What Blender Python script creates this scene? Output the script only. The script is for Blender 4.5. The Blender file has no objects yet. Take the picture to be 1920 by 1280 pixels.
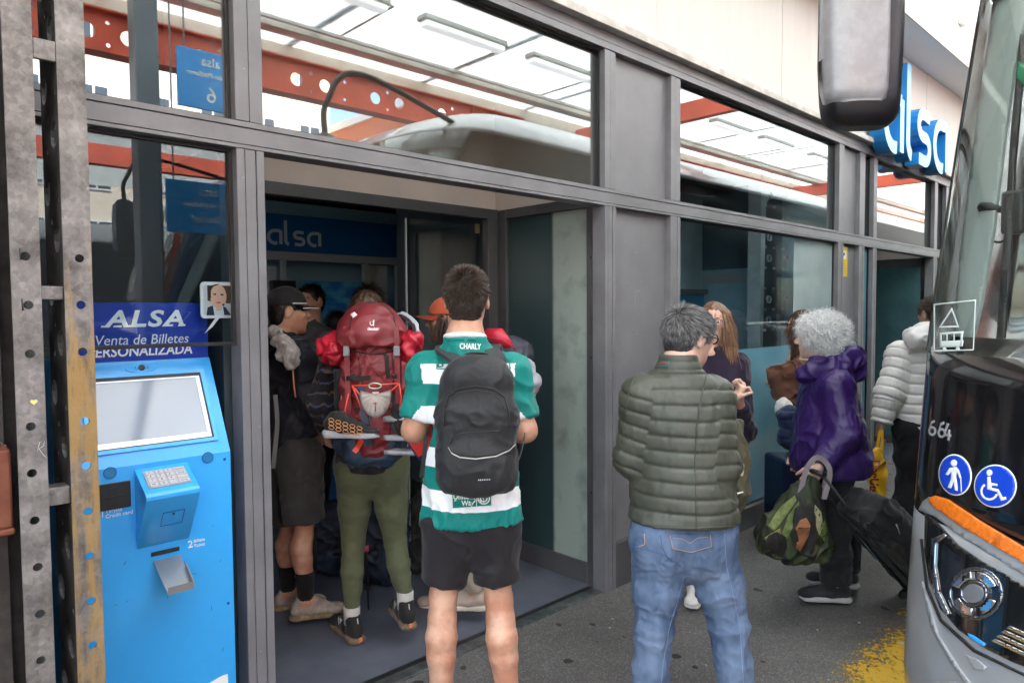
import bpy, bmesh, math, random
import numpy as np
import openvdb
from mathutils import Vector, Matrix, geometry
from mathutils.bvhtree import BVHTree
R = math.radians
random.seed(7); RNG = np.random.default_rng(7)
scene = bpy.context.scene
COL = scene.collection
# ------------------------------------------------------------------ camera
PITCH, ROLL, YAW, DIST, CAMH, FPX = 0.0440813, -0.0069583, 0.7628638, 2.4406943, 1.6, 1307.911
fw = Vector((math.sin(YAW)*math.cos(PITCH), math.cos(YAW)*math.cos(PITCH), -math.sin(PITCH)))
r0 = Vector((math.cos(YAW), -math.sin(YAW), 0)); u0 = r0.cross(fw)
rt = math.cos(ROLL)*r0 + math.sin(ROLL)*u0
up = -math.sin(ROLL)*r0 + math.cos(ROLL)*u0
CAM = Vector((0, -DIST, CAMH))
cd = bpy.data.cameras.new('camera'); co = bpy.data.objects.new('camera', cd); COL.objects.link(co)
m = Matrix((rt, up, -fw)).transposed().to_4x4(); m.translation = CAM; co.matrix_world = m
cd.sensor_width = 36; cd.lens = 36*FPX/1920; cd.clip_start = 0.02; cd.clip_end = 500
scene.camera = co
# ------------------------------------------------------------------ light
SUN_EL, SUN_AZ = R(52), R(38)       # azimuth measured from +Y towards +X
w = bpy.data.worlds.new('World'); scene.world = w; w.use_nodes = True
nt = w.node_tree; bg = nt.nodes['Background']
sky = nt.nodes.new('ShaderNodeTexSky'); sky.sky_type = 'NISHITA'; sky.sun_disc = False
sky.sun_elevation = SUN_EL; sky.sun_rotation = SUN_AZ; sky.altitude = 200; sky.dust_density = 1.5
nt.links.new(sky.outputs[0], bg.inputs[0]); bg.inputs[1].default_value = 0.15
sl = bpy.data.lights.new('sun', 'SUN'); so = bpy.data.objects.new('sun', sl); COL.objects.link(so)
sl.energy = 5.0; sl.angle = R(0.5); sl.color = (1, .95, .87)
sd = Vector((math.sin(SUN_AZ)*math.cos(SUN_EL), math.cos(SUN_AZ)*math.cos(SUN_EL), math.sin(SUN_EL)))
so.rotation_euler = sd.to_track_quat('Z', 'Y').to_euler(); so.location = sd*40
scene.view_settings.view_transform = 'Standard'; scene.view_settings.look = 'None'
scene.view_settings.gamma = 1; scene.view_settings.exposure = 2.95
scene.cycles.max_bounces = 10; scene.cycles.transparent_max_bounces = 16; scene.cycles.diffuse_bounces = 5
scene.cycles.caustics_reflective = False; scene.cycles.caustics_refractive = False
scene.cycles.sample_clamp_indirect = 6
# ------------------------------------------------------------------ pixel (1920x1280 photo) -> metres
def ray(px, py): px, py = float(px), float(py); return fw + (px-960)/FPX*rt - (py-640)/FPX*up
def W(px, py, d): return CAM + float(d)*ray(px, py)                 # d metres in front of the camera
def onY(px, py, y):
    v = ray(px, py); return CAM + v*((y+DIST)/v.y)
def onZ(px, py, z):
    v = ray(px, py); return CAM + v*((z-CAMH)/v.z)
FC = Vector((math.sin(YAW), math.cos(YAW), 0)); RC = Vector((math.cos(YAW), -math.sin(YAW), 0)); UP = Vector((0, 0, 1))
def heading(deg): return (math.cos(R(deg))*FC + math.sin(R(deg))*RC).normalized()   # 0 = away from camera, 90 = image right
# ------------------------------------------------------------------ object helpers
def obj(name, me, mat=None, parent=None):
    if isinstance(me, bmesh.types.BMesh):
        b = me; me = bpy.data.meshes.new(name); b.to_mesh(me); b.free()
    o = bpy.data.objects.new(name, me); COL.objects.link(o)
    if mat is not None:
        for k in (mat if isinstance(mat, (list, tuple)) else [mat]): me.materials.append(k)
    if parent is not None:
        o.parent = parent; o.matrix_parent_inverse = world_of(parent).inverted()
    return o
def world_of(o):
    mm = o.matrix_basis.copy()
    while o.parent:
        mm = o.parent.matrix_basis @ (o.matrix_parent_inverse @ mm) if False else o.parent.matrix_basis @ o.matrix_parent_inverse @ mm
        o = o.parent
    return mm
def tag(o, label=None, cat=None, group=None, kind=None):
    if label: o['label'] = label
    if cat: o['category'] = cat
    if group: o['group'] = group
    if kind: o['kind'] = kind
    return o
def thing(name, label, cat, loc=(0, 0, 0), group=None):
    o = bpy.data.objects.new(name, None); COL.objects.link(o); o.location = loc; o.empty_display_size = .1
    return tag(o, label, cat, group)
def copy_tree(o, parent=None, delta=None):
    c = o.copy(); COL.objects.link(c)
    if parent is not None: c.parent = parent; c.matrix_parent_inverse = o.matrix_parent_inverse.copy()
    if delta is not None: c.location = o.location + Vector(delta)
    for ch in list(o.children): copy_tree(ch, c)
    return c
def smooth(o, on=True):
    o.data.polygons.foreach_set('use_smooth', [on]*len(o.data.polygons)); return o
def smooth_angle(o, deg=40):
    me = o.data; smooth(o)
    b = bmesh.new(); b.from_mesh(me)
    for e in b.edges:
        if len(e.link_faces) == 2: e.smooth = e.calc_face_angle(0) < R(deg)
    b.to_mesh(me); b.free(); return o
def bm_box(b, x0, x1, y0, y1, z0, z1, mi=0, M=None):
    vs = [b.verts.new((x, y, z)) for x in (x0, x1) for y in (y0, y1) for z in (z0, z1)]
    if M is not None:
        for v in vs: v.co = M @ v.co
    for f in ((0, 1, 3, 2), (4, 6, 7, 5), (0, 4, 5, 1), (2, 3, 7, 6), (0, 2, 6, 4), (1, 5, 7, 3)):
        q = b.faces.new([vs[i] for i in f]); q.material_index = mi
    return vs
def bevel(b, w=.003, seg=1):
    bmesh.ops.bevel(b, geom=b.edges[:], offset=w, segments=seg, affect='EDGES', profile=.5, clamp_overlap=True)
def box(name, x0, x1, y0, y1, z0, z1, mat, parent=None, bev=0, seg=1, M=None):
    b = bmesh.new(); bm_box(b, x0, x1, y0, y1, z0, z1)
    bmesh.ops.recalc_face_normals(b, faces=b.faces[:])
    if bev: bevel(b, bev, seg)
    if M is not None: bmesh.ops.transform(b, matrix=M, verts=b.verts[:])
    return obj(name, b, mat, parent)
def frame_at(p, x, z):              # matrix: local x along x, z approx z
    x = Vector(x).normalized(); y = Vector(z).cross(x).normalized(); z = x.cross(y)
    mm = Matrix((x, y, z)).transposed().to_4x4(); mm.translation = Vector(p); return mm
def bm_tube(b, pts, rad, n=8, caps=True, flat=1.0, upv=None, mi=0, closed=False):
    pts = [Vector(p) for p in pts]; N = len(pts)
    rad = [rad]*N if not hasattr(rad, '__len__') else rad
    rings = []; ref = None
    for i, p in enumerate(pts):
        t = (pts[(i+1) % N if closed else min(i+1, N-1)] - pts[(i-1) % N if closed else max(i-1, 0)]).normalized()
        a = Vector(upv) if upv is not None else (ref if ref is not None else (Vector((0, 0, 1)) if abs(t.z) < .9 else Vector((1, 0, 0))))
        a = (a - a.dot(t)*t)
        if a.length < 1e-5: a = t.orthogonal()
        a.normalize(); ref = a; c = t.cross(a)
        rings.append([b.verts.new(p + rad[i]*(math.cos(k*2*math.pi/n)*a*flat + math.sin(k*2*math.pi/n)*c)) for k in range(n)])
    for i in range(N if closed else N-1):
        A, B = rings[i], rings[(i+1) % N]
        for k in range(n):
            f = b.faces.new((A[k], A[(k+1) % n], B[(k+1) % n], B[k])); f.material_index = mi; f.smooth = True
    if caps and not closed:
        b.faces.new(rings[0][::-1]).material_index = mi; b.faces.new(rings[-1]).material_index = mi
def tube(name, pts, rad, mat, parent=None, n=8, flat=1.0, upv=None, closed=False):
    b = bmesh.new(); bm_tube(b, pts, rad, n, True, flat, upv, 0, closed)
    bmesh.ops.recalc_face_normals(b, faces=b.faces[:]); return obj(name, b, mat, parent)
def spline(pts, n=8):
    P = [Vector(p) for p in pts]; P = [2*P[0]-P[1]] + P + [2*P[-1]-P[-2]]; out = []
    for i in range(1, len(P)-2):
        for k in range(n):
            t = k/n; a, b_, c, d = P[i-1], P[i], P[i+1], P[i+2]
            out.append(.5*((2*b_)+(-a+c)*t+(2*a-5*b_+4*c-d)*t*t+(-a+3*b_-3*c+d)*t**3))
    out.append(P[-2]); return out
def strap(name, pts, width, thick, nrm, mat, parent=None, sub=8):
    """flat webbing along a spline; nrm = list/one of outward normals"""
    P = spline(pts, sub); b = bmesh.new(); prev = None; N = len(P)
    for i, p in enumerate(P):
        t = (P[min(i+1, N-1)] - P[max(i-1, 0)]).normalized()
        n_ = Vector(nrm[min(len(nrm)-1, int(i/(N-1)*(len(nrm)-1)+.5))]) if isinstance(nrm, list) else Vector(nrm)
        n_ = (n_ - n_.dot(t)*t).normalized(); s = t.cross(n_)
        ring = [b.verts.new(p + a*s*width/2 + c*n_*thick/2) for a, c in ((-1, -1), (1, -1), (1, 1), (-1, 1))]
        if prev:
            for k in range(4): b.faces.new((prev[k], prev[(k+1) % 4], ring[(k+1) % 4], ring[k])).smooth = False
        else: b.faces.new(ring[::-1])
        prev = ring
    b.faces.new(prev); bmesh.ops.recalc_face_normals(b, faces=b.faces[:])
    return obj(name, b, mat, parent)
def prism(name, outline, M, depth, mat, parent=None, bev=0, holes=()):
    """outline in local xy (list of 2-tuples, holes too), extruded along local z from 0 to depth, placed by M"""
    b = bmesh.new(); bm_prism(b, outline, M, depth, holes)
    if bev: bevel(b, bev)
    return obj(name, b, mat, parent)
def bm_prism(b, outline, M, depth, holes=(), mi=0):
    loops = [outline] + list(holes)
    vs = [Vector((x, y, 0)) for l in loops for x, y in l]
    tris = geometry.tessellate_polygon([[Vector((x, y, 0)) for x, y in l] for l in loops])
    A = [b.verts.new(M @ v) for v in vs]; B = [b.verts.new(M @ (v + Vector((0, 0, depth)))) for v in vs]
    fs = []
    for t in tris:
        try: fs.append(b.faces.new([A[i] for i in t])); fs.append(b.faces.new([B[i] for i in t][::-1]))
        except ValueError: pass
    k = 0
    for l in loops:
        n = len(l)
        for i in range(n):
            a, c = k+i, k+(i+1) % n
            fs.append(b.faces.new((A[a], A[c], B[c], B[a])))
        k += n
    for f in fs: f.material_index = mi
    bmesh.ops.recalc_face_normals(b, faces=fs)
def circle2(cx, cy, rx, ry=None, n=24, a0=0, a1=2*math.pi):
    ry = rx if ry is None else ry; full = abs(a1-a0-2*math.pi) < 1e-6
    return [(cx+rx*math.cos(a0+(a1-a0)*i/(n if full else n-1)), cy+ry*math.sin(a0+(a1-a0)*i/(n if full else n-1))) for i in range(n)]
def rrect(x0, x1, y0, y1, r, n=5):
    o = []
    for cx, cy, a in ((x1-r, y1-r, 0), (x0+r, y1-r, 90), (x0+r, y0+r, 180), (x1-r, y0+r, 270)):
        o += [(cx+r*math.cos(R(a+90*i/(n-1))), cy+r*math.sin(R(a+90*i/(n-1)))) for i in range(n)]
    return o
def text(name, body, M, size, mat, parent=None, depth=.0008, bold=0, shear=0, align='LEFT', spacing=1.0):
    c = bpy.data.curves.new('lettering', 'FONT'); c.body = body; c.size = size; c.extrude = depth; c.offset = bold; c.shear = shear
    c.align_x = align; c.space_character = spacing; c.resolution_u = 3
    o = bpy.data.objects.new('lettering', c); COL.objects.link(o)
    dg = bpy.context.evaluated_depsgraph_get(); me = bpy.data.meshes.new_from_object(o.evaluated_get(dg))
    bpy.data.objects.remove(o); bpy.data.curves.remove(c)
    me.transform(M); me.materials.clear()
    return obj(name, me, mat, parent)
# ------------------------------------------------------------------ materials
def lin(c):
    if isinstance(c, str):
        c = [int(c[i:i+2], 16)/255 for i in (0, 2, 4)]; c = [x/12.92 if x <= .04045 else ((x+.055)/1.055)**2.4 for x in c]
    return tuple(c[:3]) + (1,)
def N(nt, t, **kw):
    n = nt.nodes.new(t)
    for k, v in kw.items():
        if k in n.inputs: n.inputs[k].default_value = v
        else: setattr(n, k, v)
    return n
MATS = {}
def mat(name, col=(.5, .5, .5), rough=.6, metal=0, var=.0, vscale=8, bump=0, bscale=60, bdist=.002, col2=None, stretch=None, spec=.5, sheen=0, coat=0, det=4, ramp=(.4, .62), emit=None, sss=0):
    """principled with colour mottling (col->col2) and noise bump, all in object space"""
    m_ = bpy.data.materials.new(name); m_.use_nodes = True; nt = m_.node_tree; p = nt.nodes['Principled BSDF']
    col = lin(col); p.inputs['Base Color'].default_value = col; p.inputs['Roughness'].default_value = rough
    p.inputs['Metallic'].default_value = metal; p.inputs['Specular IOR Level'].default_value = spec
    p.inputs['Sheen Weight'].default_value = sheen; p.inputs['Coat Weight'].default_value = coat; p.inputs['Coat Roughness'].default_value = .05
    if sss: p.inputs['Subsurface Weight'].default_value = sss; p.inputs['Subsurface Radius'].default_value = (.012, .005, .003)
    if emit: p.inputs['Emission Color'].default_value = lin(emit[0]); p.inputs['Emission Strength'].default_value = emit[1]
    tc = N(nt, 'ShaderNodeTexCoord'); vec = tc.outputs['Object']
    if stretch:
        mp = N(nt, 'ShaderNodeMapping'); mp.inputs['Scale'].default_value = stretch; nt.links.new(vec, mp.inputs[0]); vec = mp.outputs[0]
    if var or col2:
        n1 = N(nt, 'ShaderNodeTexNoise', Scale=vscale, Detail=det, Roughness=.6); nt.links.new(vec, n1.inputs['Vector'])
        rp = N(nt, 'ShaderNodeValToRGB'); rp.color_ramp.elements[0].position, rp.color_ramp.elements[1].position = ramp
        c2 = lin(col2) if col2 else tuple(min(1, x*(1+var)) for x in col[:3])+(1,)
        c1 = col if col2 else tuple(x*(1-var) for x in col[:3])+(1,)
        rp.color_ramp.elements[0].color = c1; rp.color_ramp.elements[1].color = c2
        nt.links.new(n1.outputs[0], rp.inputs[0]); nt.links.new(rp.outputs[0], p.inputs['Base Color'])
    if bump:
        n2 = N(nt, 'ShaderNodeTexNoise', Scale=bscale, Detail=3); nt.links.new(vec, n2.inputs['Vector'])
        bp = N(nt, 'ShaderNodeBump', Strength=bump, Distance=bdist); nt.links.new(n2.outputs[0], bp.inputs['Height']); nt.links.new(bp.outputs[0], p.inputs['Normal'])
    MATS[name] = m_; return m_
def glass(name, tint=(.8, .88, .88), f0=.12, rough=0.0, film=None, filmcol=(.5, .6, .6)):
    """window pane: tinted see-through plus a coated-glass mirror reflection that grows at grazing angles"""
    m_ = bpy.data.materials.new(name); m_.use_nodes = True; nt = m_.node_tree; nt.nodes.remove(nt.nodes['Principled BSDF']); out = nt.nodes['Material Output']
    g = N(nt, 'ShaderNodeNewGeometry'); dt = N(nt, 'ShaderNodeVectorMath', operation='DOT_PRODUCT'); nt.links.new(g.outputs['Normal'], dt.inputs[0]); nt.links.new(g.outputs['Incoming'], dt.inputs[1])
    ab = N(nt, 'ShaderNodeMath', operation='ABSOLUTE'); nt.links.new(dt.outputs['Value'], ab.inputs[0])
    om = N(nt, 'ShaderNodeMath', operation='SUBTRACT'); om.inputs[0].default_value = 1; nt.links.new(ab.outputs[0], om.inputs[1])
    pw = N(nt, 'ShaderNodeMath', operation='POWER'); pw.inputs[1].default_value = 4; nt.links.new(om.outputs[0], pw.inputs[0])
    ml = N(nt, 'ShaderNodeMath', operation='MULTIPLY_ADD'); ml.inputs[1].default_value = 1-f0; ml.inputs[2].default_value = f0; nt.links.new(pw.outputs[0], ml.inputs[0])
    tr = N(nt, 'ShaderNodeBsdfTransparent'); tr.inputs[0].default_value = tint+(1,)
    gl = N(nt, 'ShaderNodeBsdfGlossy'); gl.inputs['Roughness'].default_value = rough; gl.inputs[0].default_value = (.95, .97, .97, 1)
    body = tr.outputs[0]
    if film:
        df = N(nt, 'ShaderNodeBsdfDiffuse'); df.inputs[0].default_value = lin(filmcol)
        mx0 = N(nt, 'ShaderNodeMixShader'); nt.links.new(tr.outputs[0], mx0.inputs[1]); nt.links.new(df.outputs[0], mx0.inputs[2])
        nz = N(nt, 'ShaderNodeTexNoise', Scale=3.0, Detail=6); tc = N(nt, 'ShaderNodeTexCoord'); nt.links.new(tc.outputs['Object'], nz.inputs['Vector'])
        mr = N(nt, 'ShaderNodeMapRange'); mr.inputs['From Min'].default_value = .35; mr.inputs['From Max'].default_value = .65
        mr.inputs['To Min'].default_value = film[0]; mr.inputs['To Max'].default_value = film[1]; nt.links.new(nz.outputs[0], mr.inputs[0])
        nt.links.new(mr.outputs[0], mx0.inputs[0]); body = mx0.outputs[0]
    mx = N(nt, 'ShaderNodeMixShader'); nt.links.new(ml.outputs[0], mx.inputs[0]); nt.links.new(body, mx.inputs[1]); nt.links.new(gl.outputs[0], mx.inputs[2])
    nt.links.new(mx.outputs[0], out.inputs[0]); MATS[name] = m_; return m_
# ================================================================== SETTING
M_frame = mat('grey powder coated frame', (.166, .165, .174), .42, var=.13, vscale=3, det=9, bump=.06, bscale=220)
M_framed = mat('dark frame with shade', (.08, .079, .083), .45, var=.1, vscale=4)  # dark frame colour, lowered further for the weaker light near the ground
M_panel = mat('grey metal panel', (.176, .174, .184), .45, var=.07, vscale=2.5, bump=.02, bscale=90)
M_gasket = mat('black gasket', (.012, .012, .013), .5)
M_plaster = mat('cream plaster', (.66, .56, .5), .85, var=.04, vscale=3, bump=.1, bscale=120)
M_fascia = mat('pale fascia sheet', (.74, .715, .67), .6, var=.035, vscale=1.2, stretch=(6, 1, .6), bump=.03, bscale=40)
M_white = mat('white paint', (.78, .78, .76), .5, var=.03)
M_black = mat('matt black', (.012, .012, .013), .5)
M_floor = mat('blue grey hall floor', (.085, .095, .125), .55, col2=(.11, .118, .145), vscale=5, det=8, bump=.05, bscale=50)
M_alsa = mat('sign blue', (.03, .3, .72), .35)
M_red = mat('red oxide steel paint', (.66, .105, .05), .5, var=.15, vscale=3)
M_roofpaint = mat('cream roof trim', (.7, .66, .58), .7, col2=(.5, .42, .3), vscale=4, ramp=(.5, .8))
M_pipe = mat('pale conduit', (.62, .6, .56), .5)
# ground: one sheet
def asphalt():
    m_ = mat('worn asphalt', (.04, .038, .038), .78); nt = m_.node_tree; p = nt.nodes['Principled BSDF']; tc = nt.nodes['Texture Coordinate']
    L = nt.links.new
    big = N(nt, 'ShaderNodeTexNoise', Scale=.9, Detail=8, Roughness=.65); L(tc.outputs['Object'], big.inputs['Vector'])
    rp = N(nt, 'ShaderNodeValToRGB'); rp.color_ramp.elements[0].position = .35; rp.color_ramp.elements[1].position = .7
    rp.color_ramp.elements[0].color = (.085, .081, .08, 1); rp.color_ramp.elements[1].color = (.15, .143, .14, 1); L(big.outputs[0], rp.inputs[0])
    # stone specks
    vo = N(nt, 'ShaderNodeTexVoronoi', Scale=170); L(tc.outputs['Object'], vo.inputs['Vector'])
    sx = N(nt, 'ShaderNodeSeparateColor'); L(vo.outputs['Color'], sx.inputs[0])
    sp = N(nt, 'ShaderNodeValToRGB'); sp.color_ramp.elements[0].position = .55; sp.color_ramp.elements[1].position = 1.0
    sp.color_ramp.elements[0].color = (.75, .75, .75, 1); sp.color_ramp.elements[1].color = (1.75, 1.7, 1.6, 1); L(sx.outputs[0], sp.inputs[0])
    m1 = N(nt, 'ShaderNodeMix', data_type='RGBA', blend_type='MULTIPLY'); m1.inputs[0].default_value = .8; L(rp.outputs[0], m1.inputs[6]); L(sp.outputs[0], m1.inputs[7])
    # chewing gum and oil spots
    nd = N(nt, 'ShaderNodeTexNoise', Scale=7, Detail=2); L(tc.outputs['Object'], nd.inputs['Vector'])
    vm = N(nt, 'ShaderNodeMix', data_type='RGBA'); vm.inputs[0].default_value = .06; L(tc.outputs['Object'], vm.inputs[6]); L(nd.outputs[1], vm.inputs[7])
    v2 = N(nt, 'ShaderNodeTexVoronoi', voronoi_dimensions='2D', Scale=8.5); v2.inputs['Randomness'].default_value = 1; L(vm.outputs[2], v2.inputs['Vector'])
    s2 = N(nt, 'ShaderNodeSeparateColor'); L(v2.outputs['Color'], s2.inputs[0])
    th = N(nt, 'ShaderNodeMapRange'); th.inputs['From Min'].default_value = .78; th.inputs['From Max'].default_value = 1; th.inputs['To Min'].default_value = .0; th.inputs['To Max'].default_value = .27; L(s2.outputs[0], th.inputs[0])
    lt = N(nt, 'ShaderNodeMath', operation='SUBTRACT'); L(th.outputs[0], lt.inputs[0]); L(v2.outputs['Distance'], lt.inputs[1])
    sm = N(nt, 'ShaderNodeMapRange', interpolation_type='SMOOTHSTEP'); sm.inputs['From Min'].default_value = 0; sm.inputs['From Max'].default_value = .03; L(lt.outputs[0], sm.inputs[0])
    m2 = N(nt, 'ShaderNodeMix', data_type='RGBA'); L(sm.outputs[0], m2.inputs[0]); L(m1.outputs[2], m2.inputs[6]); m2.inputs[7].default_value = (.016, .0155, .016, 1)
    L(m2.outputs[2], p.inputs['Base Color'])
    b1 = N(nt, 'ShaderNodeBump', Strength=.5, Distance=.004); L(vo.outputs['Distance'], b1.inputs['Height']); L(b1.outputs[0], p.inputs['Normal'])
    return m_
b = bmesh.new(); bm_box(b, -70, 90, -80, 30, -.3, 0); bmesh.ops.recalc_face_normals(b, faces=b.faces[:])
tag(obj('ground', b, asphalt()), kind='structure')
b = bmesh.new()
for k in range(46):
    q = Vector((random.uniform(2.2, 6.5), random.uniform(-1.6, -.05), .003)); s_ = random.uniform(.004, .011) if k > 2 else .03; n_ = 7
    bm_prism(b, [(s_*random.uniform(.5, 1)*math.cos(6.283*i/n_), s_*random.uniform(.35, .8)*math.sin(6.283*i/n_)) for i in range(n_)], Matrix.Translation(q) @ Matrix.Rotation(random.uniform(0, 6), 4, 'Z'), .004)
tag(obj('pavement_litter', b, mat('pale litter', (.34, .29, .22), .8, var=.3, vscale=60)), 'pale crumbs of litter and old gum scattered over the pavement', 'litter', kind='stuff')
# worn yellow kerb paint
def yellowpaint():
    m_ = mat('worn yellow road paint', (.5, .3, .02), .75); nt = m_.node_tree; p = nt.nodes['Principled BSDF']; tc = nt.nodes['Texture Coordinate']; L = nt.links.new
    n1 = N(nt, 'ShaderNodeTexNoise', Scale=42, Detail=6, Roughness=.7); L(tc.outputs['Object'], n1.inputs['Vector'])
    n2 = N(nt, 'ShaderNodeTexNoise', Scale=4, Detail=3); L(tc.outputs['Object'], n2.inputs['Vector'])
    ad = N(nt, 'ShaderNodeMath', operation='MULTIPLY_ADD'); L(n2.outputs[0], ad.inputs[0]); ad.inputs[1].default_value = .45; L(n1.outputs[0], ad.inputs[2])
    # edge fade: paint worn away towards the strip's edges (object X across the strip)
    sx = N(nt, 'ShaderNodeSeparateXYZ'); L(tc.outputs['Object'], sx.inputs[0])
    ax = N(nt, 'ShaderNodeMath', operation='ABSOLUTE'); L(sx.outputs[1], ax.inputs[0])
    mu = N(nt, 'ShaderNodeMath', operation='MULTIPLY_ADD'); L(ax.outputs[0], mu.inputs[0]); mu.inputs[1].default_value = -1.0; L(ad.outputs[0], mu.inputs[2])
    st = N(nt, 'ShaderNodeMapRange'); st.inputs['From Min'].default_value = .60; st.inputs['From Max'].default_value = .66; L(mu.outputs[0], st.inputs[0])
    tr = N(nt, 'ShaderNodeBsdfTransparent'); mx = N(nt, 'ShaderNodeMixShader'); L(st.outputs[0], mx.inputs[0]); L(tr.outputs[0], mx.inputs[1]); L(p.outputs[0], mx.inputs[2])
    L(mx.outputs[0], nt.nodes['Material Output'].inputs[0]); return m_
o = box('yellow_road_marking', -9, 9, -.22, .22, 0, .004, yellowpaint())
o.location = (5.5, -1.44, .001); tag(o, kind='structure')

# ------------------------------------------------------------------ ticket hall building
BLD = thing('bus_station_building', 'station ticket hall with grey framed glazing, open doorway and pale fascia above', 'building')
ZB, ZC, ZA = 2.176, 2.27, 3.026
def strips(name, x0, x1, z0, z1, vertical, parent=BLD, cuts=(.3, .7), y0=0, y1=.09, m_=M_frame, parts=None):
    b = bmesh.new()
    if vertical:
        e = [x0]+[x0+(x1-x0)*c for c in cuts]+[x1]
        for i in range(len(e)-1): bm_box(b, e[i]+(.0015 if i else 0), e[i+1]-(.0015 if i < len(e)-2 else 0), y0+(.0025 if i % 2 else 0), y1, z0, z1)
    else:
        e = [z0]+[z0+(z1-z0)*c for c in cuts]+[z1]
        for i in range(len(e)-1): bm_box(b, x0, x1, y0+(.0025 if i % 2 else 0), y1, e[i]+(.0015 if i else 0), e[i+1]-(.0015 if i < len(e)-2 else 0))
    bmesh.ops.recalc_face_normals(b, faces=b.faces[:]); bevel(b, .0012)
    return obj(name, b, m_, parent)
posts = [(.30, .40), (1.009, 1.109), (3.05, 3.147), (3.69, 3.797), (6.268, 6.384), (6.742, 6.872), (7.09, 7.189), (8.985, 9.10), (9.42, 9.52), (12, 12.1), (15, 15.1)]
for i, (a, c) in enumerate(posts):
    strips('mullion', a, c, 0, ZB-.002, True)
    strips('mullion', a, c, ZC+.002, ZA-.002, True, cuts=(.5,))
strips('transom', .2, 18, ZB, ZC, False, cuts=(.15, .78))
strips('transom', .2, 18, ZA, 3.12, False, cuts=(.4,), y0=-.004)
box('drip_edge', .2, 18, -.055, .1, 3.12, 3.165, mat('concrete ledge', (.52, .49, .45), .85, var=.15, vscale=9, bump=.3, bscale=80), BLD, .003)
# glass
G_up = glass('upper window glass', (.8, .84, .84), .20)
G_low = glass('lower window glass', (.86, .91, .93), .045)
G_door = glass('door glass', (.8, .86, .86), .06)
G_film = glass('blue frosted window film', (.2, .3, .35), .07, .12, film=(.8, .98), filmcol=(.15, .36, .47))
G_pale = glass('pale frosted strip', (.3, .36, .37), .10, .05, film=(.75, .88), filmcol=(.42, .52, .52))
def pane(name, x0, x1, z0, z1, m_, y=.052, parent=BLD):
    o = box(name, x0, x1, y, y+.006, z0, z1, m_, parent)
    b = bmesh.new()                                        # dark rubber gasket round the pane
    for q in ((x0, x0+.012, z0, z1), (x1-.012, x1, z0, z1), (x0+.0121, x1-.0121, z0, z0+.012), (x0+.0121, x1-.0121, z1-.012, z1)): bm_box(b, q[0], q[1], y-.014, y-.001, q[2], q[3])
    bmesh.ops.recalc_face_normals(b, faces=b.faces[:])
    obj('gasket', b, M_gasket, o); return o
pane('window_pane', .4, 1.009, ZC, ZA, G_up); pane('window_pane', .4, 1.009, 1.485, ZB, G_low)
pane('window_pane', 1.109, 3.05, ZC, ZA, G_up)
pane('window_pane', 3.797, 6.268, ZC, ZA, G_up); pane('window_pane', 3.797, 6.268, .16, ZB, G_low)
pane('window_pane', 6.872, 7.09, ZC, ZA, G_up); pane('frosted_pane', 6.872, 7.09, .16, ZB, G_film)
pane('window_pane', 7.189, 8.985, ZC, ZA, G_up)
pane('window_pane', 9.10, 9.42, ZC, ZA, G_up); pane('frosted_pane', 9.10, 9.42, .16, ZB, G_film)
pane('window_pane', 9.52, 12, ZC, ZA, G_up); pane('window_pane', 9.52, 12, .16, ZB, G_low)
pane('window_pane', 12.1, 15, ZC, ZA, G_up); pane('window_pane', 12.1, 15, .16, ZB, G_low)
# frosted film inside the big window, pale strip at its right end
box('frosted_film', 3.81, 5.50, .0485, .0505, .17, 1.31, G_film, BLD)
box('frosted_film', 5.505, 6.255, .0485, .0505, .17, ZB-.015, G_pale, BLD)
for x0, x1 in ((3.797, 6.268), (6.872, 7.09), (9.1, 9.42), (9.52, 12), (12.1, 15)): box('plinth', x0, x1, .004, .1, 0, .158, M_framed, BLD, .002)
# solid panels
for x0, x1 in ((3.147, 3.69), (6.384, 6.742)):
    box('panel', x0, x1, .04, .07, .26, ZB, M_panel, BLD); box('panel', x0, x1, .04, .07, ZC, ZA, M_panel, BLD)
    box('bottom_rail', x0, x1, .005, .09, 0, .26, M_framed, BLD, .003)
b = bmesh.new()
for k in range(26):
    x, z = random.uniform(3.2, 3.66), random.uniform(.4, 2.1); l_ = random.uniform(.004, .03); a_ = random.gauss(0, .6)
    bm_tube(b, [(x, .0395, z), (x+l_*math.cos(a_), .0395, z+l_*math.sin(a_))], random.uniform(.0006, .0012), 4)
for x0, z0, w_, h_ in ((3.38, 1.62, .055, .09),):
    for q in ((x0, z0, x0, z0+h_), (x0+w_, z0+.02, x0+w_, z0+h_), (x0, z0+h_, x0+w_, z0+h_)): bm_tube(b, [(q[0], .0395, q[1]), (q[2], .0395, q[3])], .0009, 4)
obj('scratch_marks', b, mat('pale scratch', (.34, .33, .33), .6), BLD)
b = bmesh.new()
for x0, x1 in posts[:9]:
    for z in (.35, 1.2, 2.05, 2.4, 2.9):
        bm_prism(b, circle2(random.uniform(x0+.02, x1-.02), z+random.uniform(-.1, .1), random.uniform(.0015, .003), n=7), frame_at((0, -.0002, 0), (1, 0, 0), (0, -1, 0)), .0006)
obj('paint_chips', b, MATS['pale scratch'], BLD)
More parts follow.
